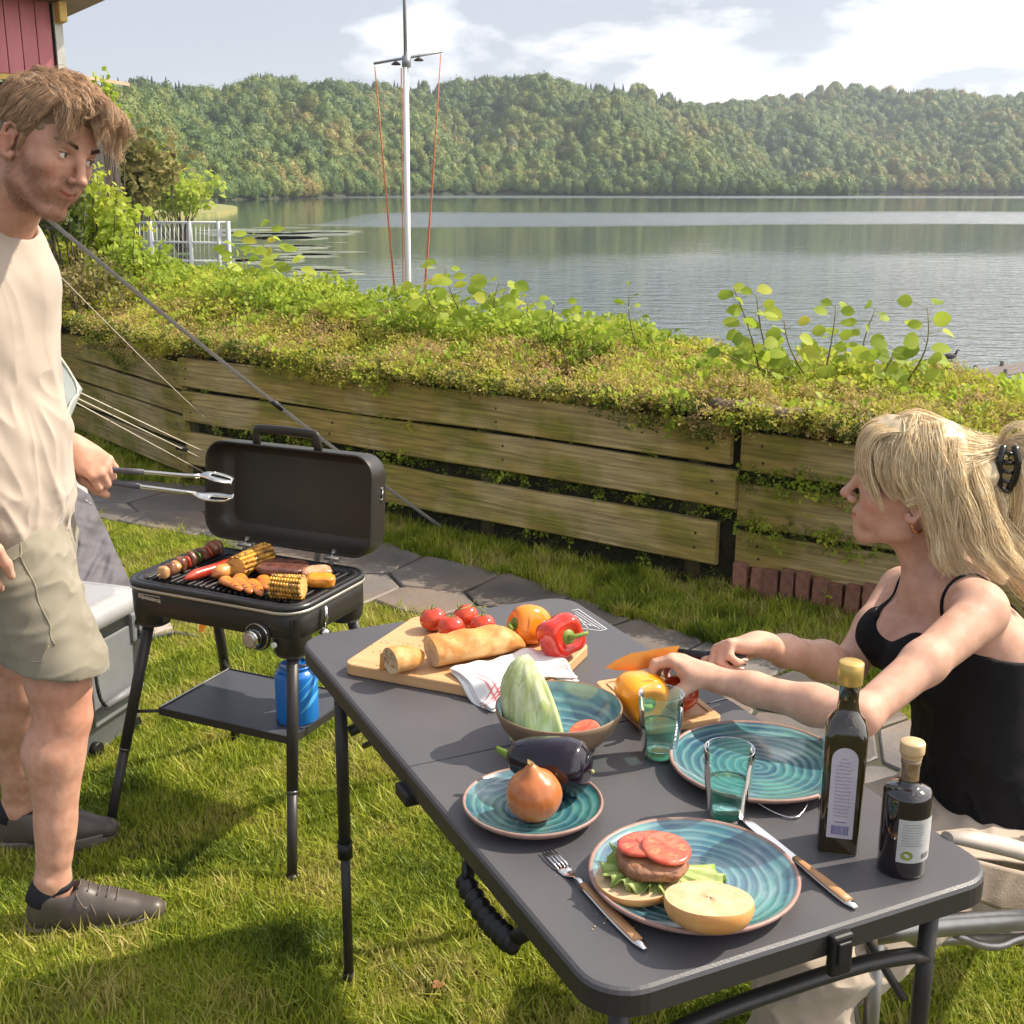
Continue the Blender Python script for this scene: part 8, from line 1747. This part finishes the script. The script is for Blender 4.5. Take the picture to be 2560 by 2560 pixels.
# beige skirt over hips and thighs, trouser leg below the table
s = SDF((.24, 1.28, -.0), (1.14, 2.34, .56), .0046)
s.cap(pe + (0, -.055, .085), pe + (0, -.06, -.02), .126, .132, .03); s.cap(pe + (0, .055, .085), pe + (0, .06, -.02), .124, .130, .03)
kn1, kn2 = np.array([.445, 1.585, .425]), np.array([.50, 1.90, .43])
s.cap(pe + (-.02, -.07, -.04), kn1, .098, .076, .04); s.cap(pe + (-.02, .07, -.04), kn2, .095, .074, .04)
s.cap(kn1, (.42, 1.52, .20), .076, .075, .03); s.cap((.42, 1.52, .20), (.44, 1.50, .03), .075, .082, .02); s.cap(kn2, (.52, 1.84, .20), .074, .074, .03); s.cap((.52, 1.84, .20), (.54, 1.82, .03), .074, .078, .02)
s.cut((.85, 2.03, .505), (-.05, 0, 1)); V, Q = s.mesh(2); del s; Nn = normals(V, Q); V = wrinkle(V, Nn, (1, .8, .1), .013, .09, 5); V = wrinkle(V, normals(V, Q), (.2, 1, -.2), .006, .05, 15)
skm = mat('beige_linen', (.45, .37, .29), (.40, .325, .255), scale=12, rough=.85, bump=.0006, bscale=500, sheen=.2); skt = body_obj('skirt', V, Q, skm, wom, None, WO)
g = G(); th = np.linspace(0, 2 * PI, 60, endpoint=False); rows = []
for z, r_ in () if True else ((.482, .118), (.484, .123), (.508, .121), (.510, .116)): rows.append(np.c_[pe[0] - WO[0] + r_ * np.cos(th), pe[1] - WO[1] + (r_ + .052) * np.sin(th), np.full(60, z)])

g = G(); a_ = gy(2300, 2010, 1.88) - WO
# earring
gold = mat('gold_earring', (.72, .42, .25), rough=.2, metal=1.); g = G(); c = wp(-.002, -.0, 0); ce = gy(2297, 1312, 2.078); th = np.linspace(0, 2 * PI, 30); g.tube(np.c_[ce[0] + .0125 * np.cos(th), ce[1] + .004 * np.cos(th), ce[2] + .0145 * np.sin(th)] - WO, .0028, 8, caps=False); ob('earring', g, gold, wom)
# kitchen knife: orange reflection painted into the blade colour, black handle in the far hand
kn = thing('kitchen_knife', 'kitchen knife with orange coated blade and black handle in the woman\'s hand', 'knife', gz(1650, 1655, .78)); KO = np.array(kn.location)
k0, k1, k2 = gz(1512, 1664, .772) - KO, gz(1655, 1643, .786) - KO, gz(1864, 1646, .800) - KO
blade_m = mat('orange_reflection_blade', (.80, .34, .06), (.74, .24, .05), scale=6, rough=.22, metal=.7); d = (k1 - k0) / np.linalg.norm(k1 - k0); up = np.array([0, .35, 1.]); up /= np.linalg.norm(up); nrm = np.cross(d, up); L_ = np.linalg.norm(k1 - k0)
prof = [(0, -.004), (.02, .007), (.045, .0145), (L_ + .03, .016), (L_ + .03, -.016), (.05, -.0155), (.02, -.011)]
V_ = [k0 + d * x + up * z + nrm * .0009 for x, z in prof] + [k0 + d * x + up * z - nrm * .0009 for x, z in prof]; k = len(prof); ob('blade', G().add(V_, [tuple(range(k)), tuple(range(2 * k - 1, k - 1, -1))] + [(i, k + i, k + (i + 1) % k, (i + 1) % k) for i in range(k)]), blade_m, kn, False)
g = G(); g.tube(np.array([k1 + d * .03, k1 + (k2 - k1) * .5, k2]), [.0115, .0125, .013], 12, sx=.62); ob('handle', g, blackp, kn)
# hair
hair2 = mat('blonde_hair', (.80, .62, .37), (.90, .75, .50), scale=50, rough=.40, attr='col', spec=.45, aniso=.4)
s = SDF(WT - .19, WT + .20, .0036); s.frame(WM, WT, WS); s.ell((-.010, 0, .058), (.104, .083, .092), 0); s.ell((.040, 0, .088), (.058, .068, .050), .03); s.cap((-.06, 0, .03), (-.075, 0, -.06), .060, .045, .03); s.ell((-.115, 0, .055), (.03, .035, .035), .02)
s.ell((.125, 0, -.015), (.075, .12, .085), .012, op='sub'); s.ell((.040, 0, -.070), (.070, .12, .070), .012, op='sub'); V, Q = s.mesh(2); V = V + normals(V, Q) * (.0018 * vnoise(V * 150, 3, 3))[:, None]; cap2 = body_obj('hair', V, Q, hair2, wom, np.ones((len(V), 3)) * (.62 + .1 * vnoise(V * 80, 1, 2))[:, None], WO); del s
r = np.random.default_rng(77); B = []; wh_ = lambda x, y, z: wp(x, y, z) - WO; pw_ = lambda x, y, Y: gy(x, y, Y) - WO
tail = wp(-.118, 0, .060)
tail = gy(2508, 1122, 2.13)
for sy in (-1, 1):
    for i in range(52):      # hair drawn back from the forehead line and temple to the clip
        a_ = i / 51; z0 = .134 - .125 * a_ ** 1.2; y0 = sy * (.006 + .077 * min(1, (a_ * 1.15) ** .6)); x0 = .062 - .050 * a_; m1 = wh_(x0 - .050, y0 * 1.05 + sy * .004, z0 + .010 + .010 * (1 - a_)); m2 = wh_(-.075, y0 * .85, .075 + (z0 - .05) * .55)
        B.append(([wh_(x0, y0, z0 - .006), wh_(x0 - .018, y0 * 1.04, z0 + .006), m1, m2, tail - WO + r.normal(0, .006, 3)], [.006, .009, .010, .009, .005], 52, .0012, .07))
    for i in range(30):      # long side strands: from the parting across the temple, past the ear to the shoulder
        a_ = i / 29; yy = sy * (.072 + .012 * r.random()); x0 = .055 - .045 * a_; 
        if sy < 0: continue
    for i in range(22):      # curtain fringe
        a_ = i / 21; ysd = sy; x0 = .050 + .015 * a_; y0 = sy * (.004 + .050 * (1 - a_)); 
        B.append(([wh_(x0 - .01, y0, .128), wh_(x0 + .030, y0 + sy * .008, .122), wh_(.104 - .012 * (1 - a_), sy * (.020 + .045 * (1 - a_)), .085), wh_(.106 - .028 * (1 - a_), sy * (.030 + .045 * (1 - a_)), .050 - .01 * a_), wh_(.094 - .045 * (1 - a_), sy * (.042 + .036 * (1 - a_)), .012 + .015 * a_ - .03 * (1 - a_))], [.004, .007, .008, .007, .003], 22, .0018, .08))
# near side (towards the camera) sheet of hair: drawn with points seen in the photograph
near = [([(2285, 1050, 2.08), (2262, 1110, 2.03), (2248, 1180, 2.02), (2262, 1230, 2.025), (2300, 1262, 2.03), (2330, 1320, 2.03), (2345, 1400, 2.02)], [.010, .014, .013, .011, .010, .011, .012], 190),
        ([(2300, 1045, 2.08), (2285, 1120, 2.03), (2290, 1190, 2.015), (2318, 1250, 2.015), (2345, 1330, 2.01), (2350, 1400, 2.0), (2375, 1435, 2.0)], [.012, .018, .017, .014, .014, .015, .010], 230),
        ([(2330, 1060, 2.06), (2330, 1130, 2.02), (2345, 1210, 2.01), (2370, 1290, 2.0), (2385, 1370, 2.0), (2395, 1430, 2.0), (2440, 1455, 1.99)], [.014, .020, .020, .018, .018, .017, .010], 260),
        ([(2370, 1100, 2.04), (2385, 1190, 2.01), (2410, 1270, 2.0), (2430, 1350, 2.0), (2450, 1415, 1.99), (2510, 1450, 1.98)], [.014, .022, .022, .020, .018, .012], 260),
        ([(2420, 1130, 2.05), (2440, 1220, 2.02), (2465, 1300, 2.01), (2490, 1370, 2.0), (2530, 1420, 2.0), (2590, 1470, 2.0)], [.014, .022, .024, .022, .020, .016], 260),
        ([(2455, 1150, 2.08), (2475, 1240, 2.06), (2500, 1320, 2.05), (2535, 1400, 2.05), (2580, 1470, 2.05), (2620, 1540, 2.05)], [.014, .024, .028, .028, .024, .018], 240),
        ([(2195, 1085, 2.12), (2172, 1120, 2.08), (2163, 1170, 2.08), (2168, 1200, 2.075), (2180, 1222, 2.07)], [.010, .012, .010, .006, .002], 60),
        ([(2230, 1065, 2.10), (2205, 1120, 2.05), (2198, 1180, 2.045), (2215, 1225, 2.04), (2240, 1250, 2.04)], [.010, .013, .011, .008, .003], 80),
        ([(2260, 1052, 2.09), (2232, 1115, 2.04), (2226, 1180, 2.03), (2245, 1235, 2.03), (2275, 1262, 2.035)], [.010, .013, .012, .009, .004], 120),
        ([(2508, 1120, 2.12), (2535, 1092, 2.11), (2580, 1100, 2.10), (2610, 1170, 2.10), (2615, 1270, 2.10), (2590, 1350, 2.1)], [.008, .018, .024, .026, .026, .018], 260),
        ([(2510, 1130, 2.12), (2545, 1110, 2.10), (2562, 1170, 2.09), (2560, 1250, 2.09), (2545, 1330, 2.09), (2530, 1380, 2.09)], [.006, .012, .014, .014, .012, .006], 120),
        ([(2500, 1110, 2.12), (2520, 1070, 2.11), (2550, 1058, 2.11), (2585, 1075, 2.11)], [.004, .008, .010, .012], 36)]
near = [([(x_, y_, Y_ + (.030 if y_ < 1380 else .02)) for x_, y_, Y_ in p_], r2_, c2_) if i_ < 9 else (p_, r2_, c2_) for i_, (p_, r2_, c2_) in enumerate(near)]
for pts, rad, cnt in near: [B.append(([pw_(*p) + np.array([r.normal(0, 1), 0, r.normal(0, .5)]) * np.interp(q_, range(len(rad)), rad) * .55 for q_, p in enumerate(pts)], list(np.array(rad) * .62), int(cnt * 2.3 / 12), .0026, .085 + .03 * r.random())) for _k in range(12)]
strands('hair_strands', B, hair2, cap2, 9, .00085, 13)
g = G(); clm = mat('black_clip', (.010, .009, .009), rough=.22, coat=.4)
c0 = pw_(2512, 1175, 2.095)
for dx in (-.008, .010): g = G(); q = chaikin([c0 + (dx, -.004, .045), c0 + (dx * 1.9, -.010, .020), c0 + (dx * 1.7, -.008, -.015), c0 + (dx * .5, 0, -.048)], 2); g.tube(q, [*np.linspace(.006, .0075, len(q) - 1), .004], 10, sx=.8); ob('claw_clip', g, clm, cap2)
for k in range(5): g = G(); z = .036 - k * .017; g.tube([c0 + (-.012, -.002, z), c0 + (.0, -.014, z - .003), c0 + (.014, -.002, z - .006)], .0035, 8); ob('clip_tooth', g, clm, cap2)
eb = []
for sy in (-1, 1):
    for i in range(8): u = i / 7; x_ = .0945 - .018 * u ** 1.6; y_ = sy * (.014 + .032 * u); z_ = .0385 + .006 * math.sin(u * 2.4); eb.append(([wh_(x_ - .004, y_, z_ - .001), wh_(x_, y_ + sy * .004, z_ + .001), wh_(x_ - .002, y_ + sy * .009, z_)], [.0012, .002, .001], 8, .0003, .02))
    for i in range(8): u = i / 7; x_ = .0895 - .006 * u ** 2 - .003 * (1 - u) ** 2; y_ = sy * (.022 + .021 * u); eb.append(([wh_(x_, y_, .0225), wh_(x_ + .009, y_ + sy * .002, .0245)], [.0004, .0002], 4, .0, .02))
strands('eyebrows', eb, mat('fair_brow', (.22, .12, .06), (.26, .15, .08), rough=.6, attr='col'), cap2, 4, .0008, 5)
# ------------------------------------------------------------------ air
hm = bpy.data.materials.new('air'); hm.use_nodes = True; t = hm.node_tree; t.nodes.clear()
o_ = N(t, 'ShaderNodeOutputMaterial'); pv = N(t, 'ShaderNodeVolumePrincipled'); pv.inputs['Color'].default_value = (.78, .86, 1.0, 1); pv.inputs['Density'].default_value = .00024; pv.inputs['Anisotropy'].default_value = .3
t.links.new(pv.outputs[0], o_.inputs['Volume'])
g = G(); g.box((0, 600, 72), (3600, 2800, 160)); props(ob('haze', g, hm, smooth=False), kind='stuff')
print('objects', len(bpy.data.objects))
